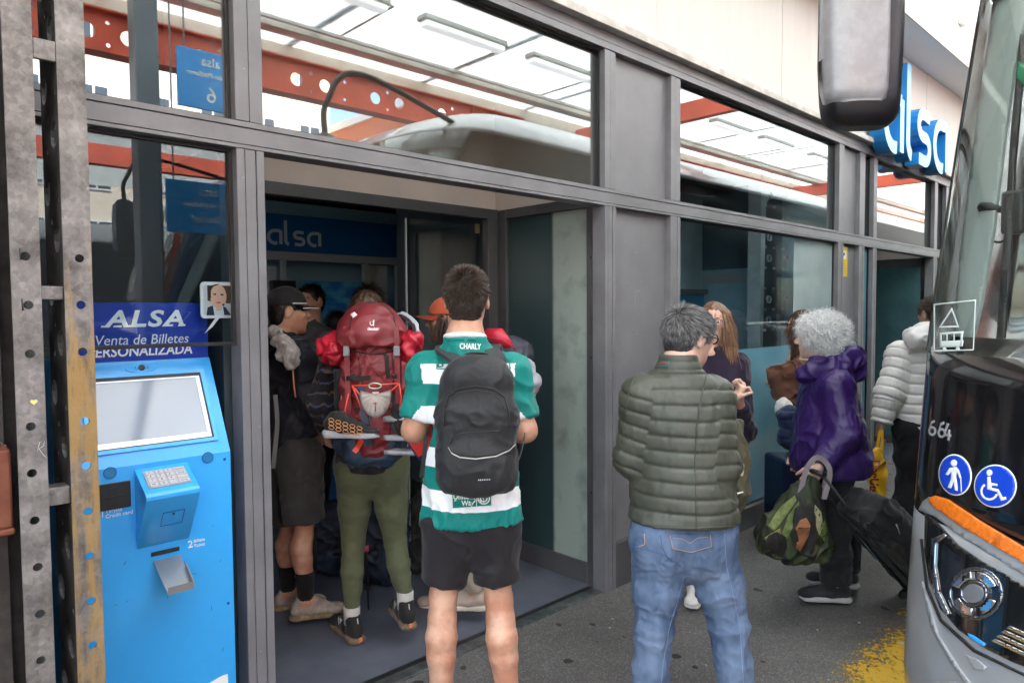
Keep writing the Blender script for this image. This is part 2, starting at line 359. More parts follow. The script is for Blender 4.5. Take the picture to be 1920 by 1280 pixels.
# security notice (yellow) on the narrow panel
o = thing('cctv_notice', 'small yellow and white camera notice stuck on the narrow grey panel', 'notice', (6.49, .036, 1.9))
box('notice_sheet', 6.40, 6.57, .0365, .039, 1.885, 2.15, mat('yellow sticker', (.75, .5, .02), .4), o)
box('white_field', 6.43, 6.535, .0345, .0362, 2.04, 2.115, M_white, o)
b = bmesh.new(); bm_prism(b, [(-.02, .012), (.012, .022), (.022, .004), (-.008, -.012)], frame_at((6.482, .034, 2.078), (1, 0, 0), (0, -1, 0)), .001); obj('camera_symbol', b, M_black, o)
b = bmesh.new()
for k in range(5): bm_box(b, 6.42, 6.42+random.uniform(.08, .13), .0345, .0362, 1.915+k*.02, 1.92+k*.02)
obj('small_print', b, mat('ochre print', (.5, .33, .03), .5), o)
# ---- recessed doorway
box('soffit_wall', 1.05, 3.16, .93, 1.05, 2.25, 3.12, M_plaster, BLD)
box('recess_wall', 3.081, 3.16, .10, .929, 2.246, 3.12, M_plaster, BLD)
box('recess_wall', 1.02, 1.105, .10, .929, 0, 3.12, M_plaster, BLD)
box('recess_ceiling', 1.05, 3.2, .10, 1.0, 3.121, 3.17, M_plaster, BLD)
# right hand side screen
SC = box('side_screen', 3.079, 3.135, .09, .16, .0, 2.245, M_framed, BLD, .002)
for q in ((.83, .90, 0, 2.245), (.1601, .829, 2.185, 2.245), (.1601, .829, 0, .125)): box('screen_rail', 3.079, 3.135, q[0], q[1], q[2], q[3], M_framed, SC, .002)
def frosted_two():
    m_ = mat('frosted screen with board behind', (.3, .36, .33), .22); nt = m_.node_tree; p = nt.nodes['Principled BSDF']; tc = nt.nodes['Texture Coordinate']; L = nt.links.new
    sx = N(nt, 'ShaderNodeSeparateXYZ'); L(tc.outputs['Object'], sx.inputs[0])
    mr = N(nt, 'ShaderNodeMapRange', interpolation_type='SMOOTHSTEP'); mr.inputs['From Min'].default_value = .425; mr.inputs['From Max'].default_value = .455; L(sx.outputs[1], mr.inputs[0])
    nz = N(nt, 'ShaderNodeTexNoise', Scale=7, Detail=8); L(tc.outputs['Object'], nz.inputs['Vector'])
    rp = N(nt, 'ShaderNodeValToRGB'); rp.color_ramp.elements[0].position = .3; rp.color_ramp.elements[1].position = .5; rp.color_ramp.elements[0].color = (.24, .29, .26, 1); rp.color_ramp.elements[1].color = (.34, .4, .36, 1); L(nz.outputs[0], rp.inputs[0])
    mx = N(nt, 'ShaderNodeMix', data_type='RGBA'); L(mr.outputs[0], mx.inputs[0]); L(rp.outputs[0], mx.inputs[6]); mx.inputs[7].default_value = (.035, .062, .068, 1); L(mx.outputs[2], p.inputs['Base Color'])
    return m_
box('frosted_pane', 3.1, 3.112, .1602, .8298, .1252, 2.1848, frosted_two(), SC)
for z in (.55, 1.33, 1.9):
    b = bmesh.new(); bmesh.ops.create_uvsphere(b, u_segments=8, v_segments=6, radius=.006); bmesh.ops.translate(b, verts=b.verts[:], vec=(3.077, .125, z)); obj('screw', b, M_black, SC)
# inner sliding door
DF = box('door_frame', 1.106, 3.078, .90, .96, 2.187, 2.249, M_framed, BLD, .002)
box('door_jamb', 2.99, 3.078, .90, .96, 0, 2.1865, M_framed, DF, .002)
box('door_jamb', 1.106, 1.16, .90, .96, 0, 2.1865, M_framed, DF, .002)
box('glass_leaf', 2.42, 2.985, .985, .995, .01, 2.15, G_door, DF); box('leaf_edge', 2.412, 2.4195, .984, .996, .01, 2.15, mat('glass edge', (.35, .42, .4), .25), DF)
box('leaf_bracket', 2.95, 2.985, .975, .9845, 2.1, 2.16, mat('brass fitting', (.35, .3, .18), .35, .8), DF)
# floors
tag(box('floor', -3, 12, .1, 7.2, -.001, .004, M_floor), kind='structure')
box('threshold', 1.109, 3.05, .03, .0995, -.001, .0085, mat('threshold metal', (.13, .145, .15), .35, .6, var=.3, vscale=20), BLD, .002)
box('threshold_groove', 1.109, 3.05, .101, .135, .0041, .006, M_black, BLD)
# ---- hall interior
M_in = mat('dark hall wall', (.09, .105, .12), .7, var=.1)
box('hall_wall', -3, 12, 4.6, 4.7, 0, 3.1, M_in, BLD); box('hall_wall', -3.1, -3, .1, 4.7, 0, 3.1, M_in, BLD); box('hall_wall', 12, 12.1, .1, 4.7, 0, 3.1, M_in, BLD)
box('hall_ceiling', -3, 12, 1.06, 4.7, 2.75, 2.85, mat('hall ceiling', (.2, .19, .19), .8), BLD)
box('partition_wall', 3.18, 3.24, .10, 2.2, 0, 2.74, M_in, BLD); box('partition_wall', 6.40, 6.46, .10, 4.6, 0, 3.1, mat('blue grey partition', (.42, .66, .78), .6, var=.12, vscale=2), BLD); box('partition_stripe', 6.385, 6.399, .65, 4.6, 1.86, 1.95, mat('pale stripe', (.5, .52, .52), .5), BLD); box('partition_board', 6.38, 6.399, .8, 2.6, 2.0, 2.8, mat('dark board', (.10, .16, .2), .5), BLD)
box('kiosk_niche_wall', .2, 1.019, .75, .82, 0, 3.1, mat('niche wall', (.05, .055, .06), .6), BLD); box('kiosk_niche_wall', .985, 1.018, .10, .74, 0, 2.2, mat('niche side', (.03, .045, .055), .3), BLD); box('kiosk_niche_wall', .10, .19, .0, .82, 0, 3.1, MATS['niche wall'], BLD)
box('upper_back_wall', 3.25, 6.39, 1.4, 1.5, 0, 3.1, mat('back office wall', (.6, .78, .86), .5, var=.2, vscale=2), BLD)
box('back_office_stripe', 3.25, 6.39, 1.385, 1.399, 1.52, 1.75, mat('blue wall stripe', (.05, .3, .5), .4), BLD)
box('back_office_shelf', 3.25, 6.39, 1.34, 1.399, 1.76, 1.80, mat('pale shelf', (.25, .26, .26), .5), BLD)
box('roof', -3.2, 18, .12, 5, 3.175, 3.25, M_fascia, BLD)
# banner with lettering over the counter
def alsa_glyphs(h, wst):
    """strokes of the word in a rounded geometric hand: lists of (polyline) in units, x-height 1; returns strokes and width"""
    s = []; x = 0.0
    def bowl(x):   # single storey 'a'
        pts = [(x+.98, .96), (x+.98, .96)]
        arc = [(x+.5+.42*math.cos(a)*1.15, .5+.46*math.sin(a)) for a in np.linspace(R(75), R(285), 18)]
        return [[(x+.92, .96), (x+.62, .96)] + arc + [(x+.66, .05)], [(x+.94, 1.0), (x+.94, 0)]]
    s += bowl(0); x = 1.32
    s += [[(x, 1.75), (x, .3)] + [(x+.26-.26*math.cos(a), .3-.27*math.sin(a)) for a in np.linspace(0, R(85), 7)]]; x = 1.95
    S = [(.78, .93), (.40, .96)] + [(.34+.28*math.cos(a), .735+.225*math.sin(a)) for a in np.linspace(R(95), R(265), 9)] + [(.46, .505)] + [(.52+.28*math.cos(a), .27+.235*math.sin(a)) for a in np.linspace(R(80), R(-90), 9)] + [(.08, .05)]
    s += [[(x+a, c) for a, c in S]]; x = 3.1
    s += bowl(x)
    return s
def stroke_outline(pl, w_):
    P = [Vector((a, c)) for a, c in pl]; Lf, Rt = [], []
    for i, p_ in enumerate(P):
        t = P[min(i+1, len(P)-1)] - P[max(i-1, 0)]
        t.normalize(); n_ = Vector((-t.y, t.x)); Lf.append(p_+n_*w_/2); Rt.append(p_-n_*w_/2)
    return [(v.x, v.y) for v in Lf + Rt[::-1]]
def alsa_word(parent, M, h, depth, m_face, m_side=None, wst=.24, name='letter', split=True):
    st = alsa_glyphs(h, wst); groups = [st[0:2], st[2:3], st[3:4], st[4:6]]
    for g in groups:
        b = bmesh.new()
        for k, pl in enumerate(g):
            ol = [(x*h, y*h) for x, y in stroke_outline(pl, wst)]
            bm_prism(b, ol, M @ Matrix.Translation((0, 0, k*.0007)), depth)
        if m_side:
            nz = (M.to_3x3() @ Vector((0, 0, 1))).normalized()
            for f in b.faces: f.material_index = 0 if f.normal.dot(nz) > .9 else 1
        obj(name, b, [m_face, m_side] if m_side else m_face, parent)
o = thing('hall_banner', 'dark blue banner with white lettering high across the back of the hall', 'banner', (3.5, 3.0, 2.1))
box('banner_board', -1, 6.3, 3.0, 3.05, 2.10, 2.40, mat('banner blue', (.008, .08, .22), .4), o)
alsa_word(o, frame_at((2.49, 2.997, 2.155), (1, 0, 0), (0, -1, 0)), .112, .003, mat('banner letter', (.42, .46, .5), .5))
# counter wall beneath the banner
o = thing('ticket_counter', 'glazed ticket counter with pale posts and shutters along the back of the hall', 'counter', (3, 3.1, 0))
box('counter_front', -1, 6.3, 3.02, 3.4, 0, 1.05, mat('counter grey', (.12, .135, .15), .5), o); box('counter_top', -1, 6.3, 2.95, 3.42, 1.051, 1.085, mat('counter top', (.06, .06, .065), .3), o)
box('counter_header', -1, 6.3, 3.02, 3.1, 2.03, 2.099, mat('header grey', (.28, .29, .3), .5), o)
for x in (2.62, 3.4, 3.75, 4.25, 4.9): box('counter_post', x, x+.035, 3.03, 3.08, 1.086, 2.029, mat('counter post', (.3, .33, .33), .4), o)
box('pale_board', 3.45, 3.7, 3.12, 3.14, 1.086, 2.029, mat('pale board', (.42, .47, .47), .5), o)
b = bmesh.new()
for k in range(14): bm_box(b, 2.1, 2.6, 3.10, 3.12, 1.5+k*.035, 1.525+k*.035)
obj('shutter', b, mat('shutter slat', (.42, .45, .45), .5), o); box('screen', 2.52, 2.72, 3.0, 3.06, 1.62, 1.86, M_black, o)
box('counter_back', -1, 6.3, 3.6, 3.62, 1.0, 2.6, mat('counter back teal', (.25, .42, .52), .6), o)
def poster(name, label, x0, x1, z0, z1, c1, c2, y=3.0):
    m_ = mat(name+' print', c1, .35, col2=c2, vscale=5, det=6, stretch=(1, 1, 2.5), ramp=(.42, .6))
    tag(box(name, x0, x1, y, y+.012, z0, z1, m_), label, 'poster')
poster('travel_poster', 'blue landscape poster behind the man in the black cap', 2.74, 3.33, 1.50, 1.86, (.015, .12, .34), (.07, .32, .5), 2.93)
poster('tall_poster', 'tall blue poster on the counter glass beside the orange cap', 3.85, 4.55, 1.15, 1.94, (.012, .10, .34), (.05, .25, .55), 2.93)
# inner perforated steel column seen through the big window
def perf_plate(name, x0, x1, z0, z1, y0, th, holes, m_, parent, M=None):
    """plate in xz with round holes, built per cell so the holes are real openings"""
    b = bmesh.new(); MM = M or frame_at((0, y0, 0), (1, 0, 0), (0, -1, 0))
    bm_prism(b, [(x0, z0), (x1, z0), (x1, z1), (x0, z1)], MM @ Matrix.Translation((0, 0, -th)), th, [circle2(x, z, r_, n=12)[::-1] for x, z, r_ in holes])
    return obj(name, b, m_, parent)
M_galv = mat('galvanised steel', (.30, .285, .265), .55, .25, col2=(.40, .39, .38), vscale=16, det=8, bump=.12, bscale=90)
o = thing('perforated_column', 'pale perforated steel column standing inside behind the big window', 'column', (5.9, .5, 0))
hs = []
for z in np.arange(.3, 3.0, .185):
    for x, r_ in ((5.95, .012), (6.12, .012), (6.3, .012)): hs.append((x, z, r_))
    if int(z/.185) % 3 != 0: hs += [(6.03, z+.09, .034), (6.36, z+.09, .034)]
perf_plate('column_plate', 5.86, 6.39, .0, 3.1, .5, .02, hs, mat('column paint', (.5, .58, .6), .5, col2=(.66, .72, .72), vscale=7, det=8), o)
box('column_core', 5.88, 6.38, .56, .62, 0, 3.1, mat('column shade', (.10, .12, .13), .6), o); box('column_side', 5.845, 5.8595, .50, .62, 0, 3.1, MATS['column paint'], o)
tag(box('wall_intercom', 6.10, 6.20, .44, .477, 1.40, 1.55, mat('intercom plastic', (.4, .42, .42), .4), bev=.006), 'small pale intercom box fixed to the perforated column', 'intercom')
# second doorway to the right: glazed screen standing in it
box('screen_pane', 8.93, 8.94, .12, 1.2, .1, 2.07, mat('teal frosted door', (.06, .14, .155), .3, var=.2, vscale=2), BLD); box('screen_rail', 8.925, 8.98, .12, 1.2, 0, .0995, M_framed, BLD)
box('soffit_wall', 7.15, 8.92, 1.21, 1.3, 2.075, 3.12, M_plaster, BLD); box('recess_wall', 8.925, 9.0, .1, 1.3, 2.172, 3.12, M_plaster, BLD); box('door_frame', 8.925, 8.98, .12, 1.2, 2.0705, 2.17, M_framed, BLD, .003); box('back_panel', 7.15, 8.92, 1.21, 1.25, 0, 2.07, MATS['teal frosted door'], BLD)
# ------------------------------------------------------------------ fascia, soffit, canopy
FA = thing('canopy_fascia', 'pale panelled fascia band above the windows with dark mould stain', 'fascia', (5, 0, 3.2))
def fascia_mat():
    m_ = mat('fascia sheet with stain', (.74, .715, .67), .6); nt = m_.node_tree; p = nt.nodes['Principled BSDF']; tc = nt.nodes['Texture Coordinate']; L = nt.links.new
    mp = N(nt, 'ShaderNodeMapping'); mp.inputs['Scale'].default_value = (7, 1, .5); L(tc.outputs['Object'], mp.inputs[0])
    n1 = N(nt, 'ShaderNodeTexNoise', Scale=2, Detail=6); L(mp.outputs[0], n1.inputs['Vector'])
    rp = N(nt, 'ShaderNodeValToRGB'); rp.color_ramp.elements[0].position = .35; rp.color_ramp.elements[1].position = .65; rp.color_ramp.elements[0].color = (.55, .52, .48, 1); rp.color_ramp.elements[1].color = (.57, .545, .505, 1); L(n1.outputs[0], rp.inputs[0])
    ds = N(nt, 'ShaderNodeVectorMath', operation='DISTANCE'); mp2 = N(nt, 'ShaderNodeMapping'); mp2.inputs['Scale'].default_value = (2.6, 0, 1.2); L(tc.outputs['Object'], mp2.inputs[0]); L(mp2.outputs[0], ds.inputs[0])
    ds.inputs[1].default_value = ((3.28-5)*2.6, 0, (3.45-3.2)*1.2)
    n2 = N(nt, 'ShaderNodeTexNoise', Scale=26, Detail=10, Roughness=.8); L(tc.outputs['Object'], n2.inputs['Vector'])
    mu = N(nt, 'ShaderNodeMath', operation='MULTIPLY_ADD'); mu.inputs[1].default_value = -.45; L(ds.outputs['Value'], mu.inputs[0]); L(n2.outputs[0], mu.inputs[2])
    st = N(nt, 'ShaderNodeMapRange'); st.inputs['From Min'].default_value = .33; st.inputs['From Max'].default_value = .52; st.inputs['To Max'].default_value = .85; L(mu.outputs[0], st.inputs[0])
    mx = N(nt, 'ShaderNodeMix', data_type='RGBA'); L(st.outputs[0], mx.inputs[0]); L(rp.outputs[0], mx.inputs[6]); mx.inputs[7].default_value = (.12, .105, .09, 1); L(mx.outputs[2], p.inputs['Base Color'])
    return m_
mf = fascia_mat(); xs = [-1.5, .6, 1.7, 2.55, 3.53, 5.15, 6.83, 8.6, 10.4, 12.2, 14, 16, 18]
for i in range(len(xs)-1): box('fascia_panel', xs[i]+.002, xs[i+1]-.002, -.006 if i % 2 else -.004, .1, 3.1655, 4.14, mf, FA, .002)
box('fascia_backing', -1.5, 18, .101, .14, 3.17, 4.7, M_black, FA)
box('soffit_board', -6, 24, -.357, .1, 4.145, 4.19, mat('soffit grey white', (.86, .86, .84), .6), FA); box('soffit_edge', -6, 24, -.375, -.3575, 4.13, 4.31, mat('soffit edge cream', (.72, .67, .58), .6), FA, .003)
box('soffit_top', -6, 24, -.357, .1, 4.29, 4.31, M_roofpaint, FA)
box('upstand', -6, 24, -.29, .1, 4.311, 4.8, mat('upstand', (.7, .69, .66), .6), FA)
# canopy roof with translucent sheet
def trans_sheet():
    m_ = bpy.data.materials.new('translucent roof sheet'); m_.use_nodes = True; nt = m_.node_tree; nt.nodes.remove(nt.nodes['Principled BSDF'])
    d = N(nt, 'ShaderNodeBsdfDiffuse'); d.inputs[0].default_value = (.86, .87, .85, 1); t = N(nt, 'ShaderNodeBsdfTranslucent'); t.inputs[0].default_value = (.9, .92, .9, 1)
    mx = N(nt, 'ShaderNodeMixShader'); mx.inputs[0].default_value = .6; nt.links.new(d.outputs[0], mx.inputs[1]); nt.links.new(t.outputs[0], mx.inputs[2]); nt.links.new(mx.outputs[0], nt.nodes['Material Output'].inputs[0]); return m_
M_sheet = trans_sheet()
CN = thing('platform_canopy', 'white translucent platform canopy on red steel beams, mirrored in the windows', 'canopy', (5, -2.7, 4.75))
xx = np.arange(-14, 42, 2.0)
for x in xx: box('roof_sheet', x+.008, x+1.992, -5.45, -.30, 4.80, 4.812, M_sheet, CN)
b = bmesh.new()
for x in xx: bm_box(b, x-.03, x+.03, -5.45, -.30, 4.8125, 4.9)
obj('purlin', b, M_white, CN)
box('gutter', -14, 42, -5.62, -5.46, 4.62, 4.9, M_roofpaint, CN)
o = box('cable_tray', -14, 42, -4.98, -4.80, 4.70, 4.79, M_roofpaint, CN, .004)
box('cable_tray', -14, 42, -4.7, -4.66, 4.72, 4.76, M_pipe, CN, .004)
tube('conduit', [(-14, -.24, 4.63), (42, -.24, 4.63)], .022, M_pipe, CN, 8); tube('conduit', [(-14, -.27, 4.70), (42, -.27, 4.70)], .013, M_pipe, CN, 6)
for x in np.arange(.3, 16, .55): box('conduit_clip', x, x+.03, -.272, -.2902, 4.60, 4.66, mat('clip', (.55, .53, .48), .5) if 'clip' not in MATS else MATS['clip'], CN)
box('junction_box', 8.6, 8.72, -.33, -.291, 4.58, 4.70, MATS['clip'], CN, .006)
# red castellated beams
def cast_beam(parent, x0, x1, y, z0, z1, step=1.05):
    hs = []
    for i, x in enumerate(np.arange(x0+.28, x1-.2, step)):
        hs += [(x, (z0+z1)/2, .075), (x+.36, (z0+z1)/2, .075)] if x+.36 < x1-.12 else [(x, (z0+z1)/2, .075)]
        for dx in (.18, .62):
            if x+dx < x1-.08: hs += [(x+dx, z0+.1, .02), (x+dx, z1-.1, .02)]
    o = perf_plate('beam_web', x0, x1, z0+.021, z1-.021, y, .014, hs, M_red, parent)
    box('beam_flange', x0, x1+.03, y-.09, y+.10, z0, z0+.02, M_red, parent, .002); box('beam_flange', x0, x1, y-.09, y+.10, z1-.02, z1, M_red, parent, .002)
    box('beam_stiffener', x1-1.0, x1-.985, y+.0005, y+.09, z0+.021, z1-.021, M_red, parent)
cast_beam(CN, -8, 7.42, -5.0, 4.05, 4.46); cast_beam(CN, 10.6, 16.45, -5.0, 4.1, 4.46); cast_beam(CN, 19, 34, -5.0, 4.1, 4.46)
for x in (-4.5, 9.2, 17.6): box('cross_beam', x, x+.14, -5.6, -.376, 4.42, 4.69, M_red, CN, .003)
# striplights under the canopy
def striplight(x, y):
    t = thing('strip_light', 'white fluorescent batten under the canopy roof, mirrored in the window', 'ceiling light', (x, y, 4.79), 'fluorescent battens under the canopy')
    box('lamp_body', x, x+1.22, y-.085, y+.085, 4.735, 4.798, mat('batten body', (.5, .5, .47), .5) if 'batten body' not in MATS else MATS['batten body'], t, .012)
    box('diffuser', x+.03, x+1.19, y-.07, y+.07, 4.672, 4.7345, mat('batten diffuser', (.85, .87, .87), .25, emit=((1, 1, 1), .25)) if 'batten diffuser' not in MATS else MATS['batten diffuser'], t, .02, 2)
    tube('feed_pipe', [(x+1.22, y, 4.775), (x+1.30, y, 4.775), (x+1.30, y-1.15, 4.775)], .014, MATS['pale conduit'], t, 6)
for x in (-.35, 1.3, 2.95, 4.6, 6.25, 8.9, 10.6, 12.3, 14.4, 16.2): striplight(x, -3.65)
# canopy uprights beyond
for k, (x, y, lb) in enumerate(((1.96, -4.45, 'grey steel canopy post behind the camera, mirrored beside the platform sign'), (9.3, -5.25, 'grey steel canopy post far along the platform edge'), (-2.6, -5.25, 'grey steel canopy post at the left of the bay, seen mirrored'))):
    t = thing('canopy_post', lb, 'post', (x, y, 0), 'grey canopy posts'); box('shaft', x, x+.2, y-.1, y+.1, .02, 4.6, mat('post grey', (.16, .19, .21), .5) if 'post grey' not in MATS else MATS['post grey'], t, .01); box('base_plate', x-.06, x+.26, y-.16, y+.16, 0, .02, MATS['post grey'], t)
# second canopy and the town behind
C2 = thing('far_canopy', 'second platform canopy with red edge beam across the bus yard', 'canopy', (5, -12, 4.4))
box('roof_sheet', -16, 44, -17, -9.6, 4.75, 4.77, M_sheet, C2); box('edge_beam', -16, 44, -9.59, -9.4, 3.85, 4.15, M_red, C2); box('edge_trim', -16, 44, -9.6, -9.35, 4.6, 4.8, M_white, C2)
for x in (-6, 0.6, 7, 14): box('cross_beam', x, x+.16, -17, -9.6, 4.2, 4.55, M_red, C2)
for x in (-6, 0.6, 7, 14, 21): box('post', x, x+.18, -9.3, -9.12, 0, 4.6, MATS['post grey'], C2)
def block(x0, x1, y, h, colr, lb, name='apartment_block'):
    t = thing(name, lb, 'building', ((x0+x1)/2, y, 0)); box('wall', x0, x1, y-8, y, 0, h, mat('render '+lb[:12], colr, .8, var=.08), t)
    gm = MATS.get('far window') or mat('far window', (.05, .06, .07), .2)
    wm = MATS['white paint']
    for z in np.arange(1.2, h-1.6, 3):
        for x in np.arange(x0+1, x1-1.4, 2.6):
            f = box('window', x-.08, x+1.18, y+.001, y+.06, z-.08, z+1.58, wm, t); box('pane', x, x+.5, y+.061, y+.075, z, z+1.5, gm, f); box('pane', x+.6, x+1.1, y+.061, y+.075, z, z+1.5, gm, f)
    box('cornice', x0-.2, x1+.2, y-8, y+.3, h, h+.4, wm, t)
block(-30, -2, -30, 13, (.62, .42, .3), 'peach apartment block across the yard, left of the others in the glass')
block(-1, 20, -33, 15, (.72, .62, .5), 'cream apartment block across the bus yard, mirrored in the windows')
block(21, 52, -27, 12, (.62, .2, .1), 'salmon red apartment block with shuttered windows, mirrored at right')
# hanging platform signs (they face the hall, so the glass shows them mirrored)
def hang_sign(name, label, x0, x1, y, z0, z1, lines):
    t = thing(name, label, 'sign', ((x0+x1)/2, y, z0)); box('sign_board', x0, x1, y-.03, y, z0, z1, mat('platform sign blue', (.02, .3, .75), .4) if 'platform sign blue' not in MATS else MATS['platform sign blue'], t, .003)
    for x in (x0+.06, x1-.08): box('hanger', x, x+.012, y-.02, y-.008, z1, 4.70, MATS['post grey'], t)
    for s, px_, pz, sz in lines: text('lettering', s, frame_at((px_, y+.001, pz), (-1, 0, 0), (0, 1, 0)), sz, M_white, t, bold=.001, align='CENTER')
    return t
xs0, xs1, y = 2.18, 2.72, -4.0
hang_sign('platform_sign', 'blue hanging platform number six sign, mirrored in the top left window', 2.2, 2.78, y, 3.44, 3.96, [('alsa', 2.49, 3.83, .12), ('Andén-Platform', 2.49, 3.73, .066), ('6', 2.49, 3.51, .20)])
hang_sign('crossing_sign', 'blue hanging thank you sign, mirrored in the lower left window', 2.08, 2.8, y, 2.32, 2.78, [('alsa', 2.44, 2.66, .12), ('pasos de peatones', 2.44, 2.56, .06), ('¡Gracias!', 2.44, 2.42, .085)])
# alsa letters standing on the fascia
SG = thing('fascia_sign', 'large blue raised company letters standing on the pale fascia', 'sign', (8.5, 0, 3.2))
M_lf = mat('letter face light blue', (.13, .44, .75), .3); M_ls = mat('letter side blue', (.015, .22, .6), .3)
MM = frame_at((6.89, -.16, 3.075), (1, 0, 0), (0, -1, 0)); alsa_word(SG, MM @ Matrix.Diagonal((.94, 1, 1, 1)) @ Matrix.Translation((0, 0, -.13)), .50, .13, M_lf, M_ls, .235)
# ================================================================== STEEL COLUMN AT THE LEFT
def galv(name, rust):
    m_ = mat(name, (.2, .19, .18), .5, .3); nt = m_.node_tree; p = nt.nodes['Principled BSDF']; tc = nt.nodes['Texture Coordinate']; L = nt.links.new
    vo = N(nt, 'ShaderNodeTexVoronoi', Scale=70); L(tc.outputs['Object'], vo.inputs['Vector'])
    n1 = N(nt, 'ShaderNodeTexNoise', Scale=9, Detail=9, Roughness=.7); L(tc.outputs['Object'], n1.inputs['Vector'])
    r1 = N(nt, 'ShaderNodeValToRGB'); r1.color_ramp.elements[0].position = .36; r1.color_ramp.elements[1].position = .66; r1.color_ramp.elements[0].color = (.085, .078, .074, 1); r1.color_ramp.elements[1].color = (.25, .235, .225, 1); L(n1.outputs[0], r1.inputs[0])
    sx = N(nt, 'ShaderNodeSeparateColor'); L(vo.outputs['Color'], sx.inputs[0])
    mr = N(nt, 'ShaderNodeMapRange'); mr.inputs['To Min'].default_value = .8; mr.inputs['To Max'].default_value = 1.15; L(sx.outputs[0], mr.inputs[0])
    m1 = N(nt, 'ShaderNodeMix', data_type='RGBA', blend_type='MULTIPLY'); m1.inputs[0].default_value = 1; L(r1.outputs[0], m1.inputs[6]); L(mr.outputs[0], m1.inputs[7])
    sz = N(nt, 'ShaderNodeSeparateXYZ'); L(tc.outputs['Object'], sz.inputs[0])
    mp = N(nt, 'ShaderNodeMapping'); mp.inputs['Scale'].default_value = (30, 30, 4); L(tc.outputs['Object'], mp.inputs[0])
    n2 = N(nt, 'ShaderNodeTexNoise', Scale=1, Detail=8, Roughness=.7); L(mp.outputs[0], n2.inputs['Vector'])
    zz = N(nt, 'ShaderNodeMapRange'); zz.inputs['From Min'].default_value = 1.9; zz.inputs['From Max'].default_value = 1.45; zz.inputs['To Min'].default_value = -.12; zz.inputs['To Max'].default_value = rust; L(sz.outputs[2], zz.inputs[0])
    ad = N(nt, 'ShaderNodeMath', operation='ADD'); L(n2.outputs[0], ad.inputs[0]); L(zz.outputs[0], ad.inputs[1])
    st = N(nt, 'ShaderNodeMapRange', interpolation_type='SMOOTHSTEP'); st.inputs['From Min'].default_value = .5; st.inputs['From Max'].default_value = .68; st.inputs['To Max'].default_value = .8; L(ad.outputs[0], st.inputs[0])
    m2 = N(nt, 'ShaderNodeMix', data_type='RGBA'); L(st.outputs[0], m2.inputs[0]); L(m1.outputs[2], m2.inputs[6]); m2.inputs[7].default_value = (.36, .22, .065, 1); L(m2.outputs[2], p.inputs['Base Color'])
    bp = N(nt, 'ShaderNodeBump', Strength=.35, Distance=.002); n3 = N(nt, 'ShaderNodeTexNoise', Scale=120, Detail=4); L(tc.outputs['Object'], n3.inputs['Vector']); L(n3.outputs[0], bp.inputs['Height']); L(bp.outputs[0], p.inputs['Normal'])
    return m_
M_gl, M_gr, M_gin = galv('galvanised zinc', -.08), galv('galvanised zinc with ochre stain', .11), mat('dark mottled steel', (.035, .033, .032), .75, var=.4, vscale=10)  # inner webs and back flanges are darker than the front flanges
T = thing('steel_column', 'galvanised perforated steel column with ochre stains at the left of the ticket machine', 'column', (.38, -.4, 0))
hz = [1.74, 1.622, 1.503, 1.325, 1.21, 1.092, .975, .857, .74, .5, .38, .26]
YF = -.40
perf_plate('flange', .292, .352, 0, 4.7, YF, .008, [(.322+.003*math.sin(z*9), z, .0108) for z in hz]+[(.322, z, .0108) for z in (2.9, 3.1, 3.3)], M_gl, T)
perf_plate('flange', .401, .463, 0, 4.7, YF, .008, [(.436, z, .0108) for z in hz]+[(.436, z, .0108) for z in (2.9, 3.1)], M_gr, T)
def web(x, face):
    hs = []
    for z in np.arange(.2, 4.6, .265): hs += [(-.335, z, .034), (-.24, z+.13, .034), (-.37, z+.1, .008), (-.28, z+.05, .008), (-.26, z-.03, .008)]
    b = bmesh.new(); MM = frame_at((x, 0, 0), (0, 1, 0), (1, 0, 0))       # local x->Y, y->Z
    MM = Matrix(((0, 0, 1, x), (1, 0, 0, 0), (0, 1, 0, 0), (0, 0, 0, 1)))
    bm_prism(b, [(-.395, 0), (-.2, 0), (-.2, 4.7), (-.395, 4.7)], MM, .007, [circle2(a, c, r_, n=12)[::-1] for a, c, r_ in hs])
    obj('web', b, M_gin, T)
web(.4015, 1); web(.3445, 1)
box('back_flange', .402, .463, -.2, -.192, 0, 4.7, M_gin, T); box('back_flange', .20, .352, -.2, -.192, 0, 4.7, M_gin, T)
for z, y, h in ((2.245, YF+.0003, .05), (1.652, YF+.012, .034), (1.14, YF+.014, .045), (.55, YF+.014, .05), (2.95, YF+.0003, .05), (3.7, YF+.0003, .05)):
    box('batten', .3525, .4005, y, y+.06 if y > YF+.01 else y+.012, z-h/2, z+h/2, M_gl, T, .002)
M2 = frame_at((.328, YF-.0012, 1.385), (1, 0, 0), (0, -1, 0))
hp = [(.0075*16*math.sin(t)**3/16, .0075*(13*math.cos(t)-5*math.cos(2*t)-2*math.cos(3*t)-math.cos(4*t))/16) for t in np.linspace(0, 2*math.pi, 25)[:-1]]
b = bmesh.new(); bm_prism(b, hp[::-1], M2, .001); obj('heart_sticker', b, mat('yellow heart sticker', (.75, .6, .2), .5), T)
b = bmesh.new()
for pts in ([(0, 0), (.006, .014), (.016, .016), (.014, .008), (.004, .004), (.012, -.006), (.02, -.012)],): bm_tube(b, [(.331+x, YF-.0008, 1.262+z*1.6) for x, z in pts], .0009, 5)
obj('scratched_scribble', b, mat('scribble', (.5, .48, .46), .5), T)
for px_, py_ in ((37, 465), (41, 560)): tube('hanging_wire', [onY(px_, py_, YF-.002), onY(px_+2, py_+22, YF-.002)], .002, M_gin, T, 5)
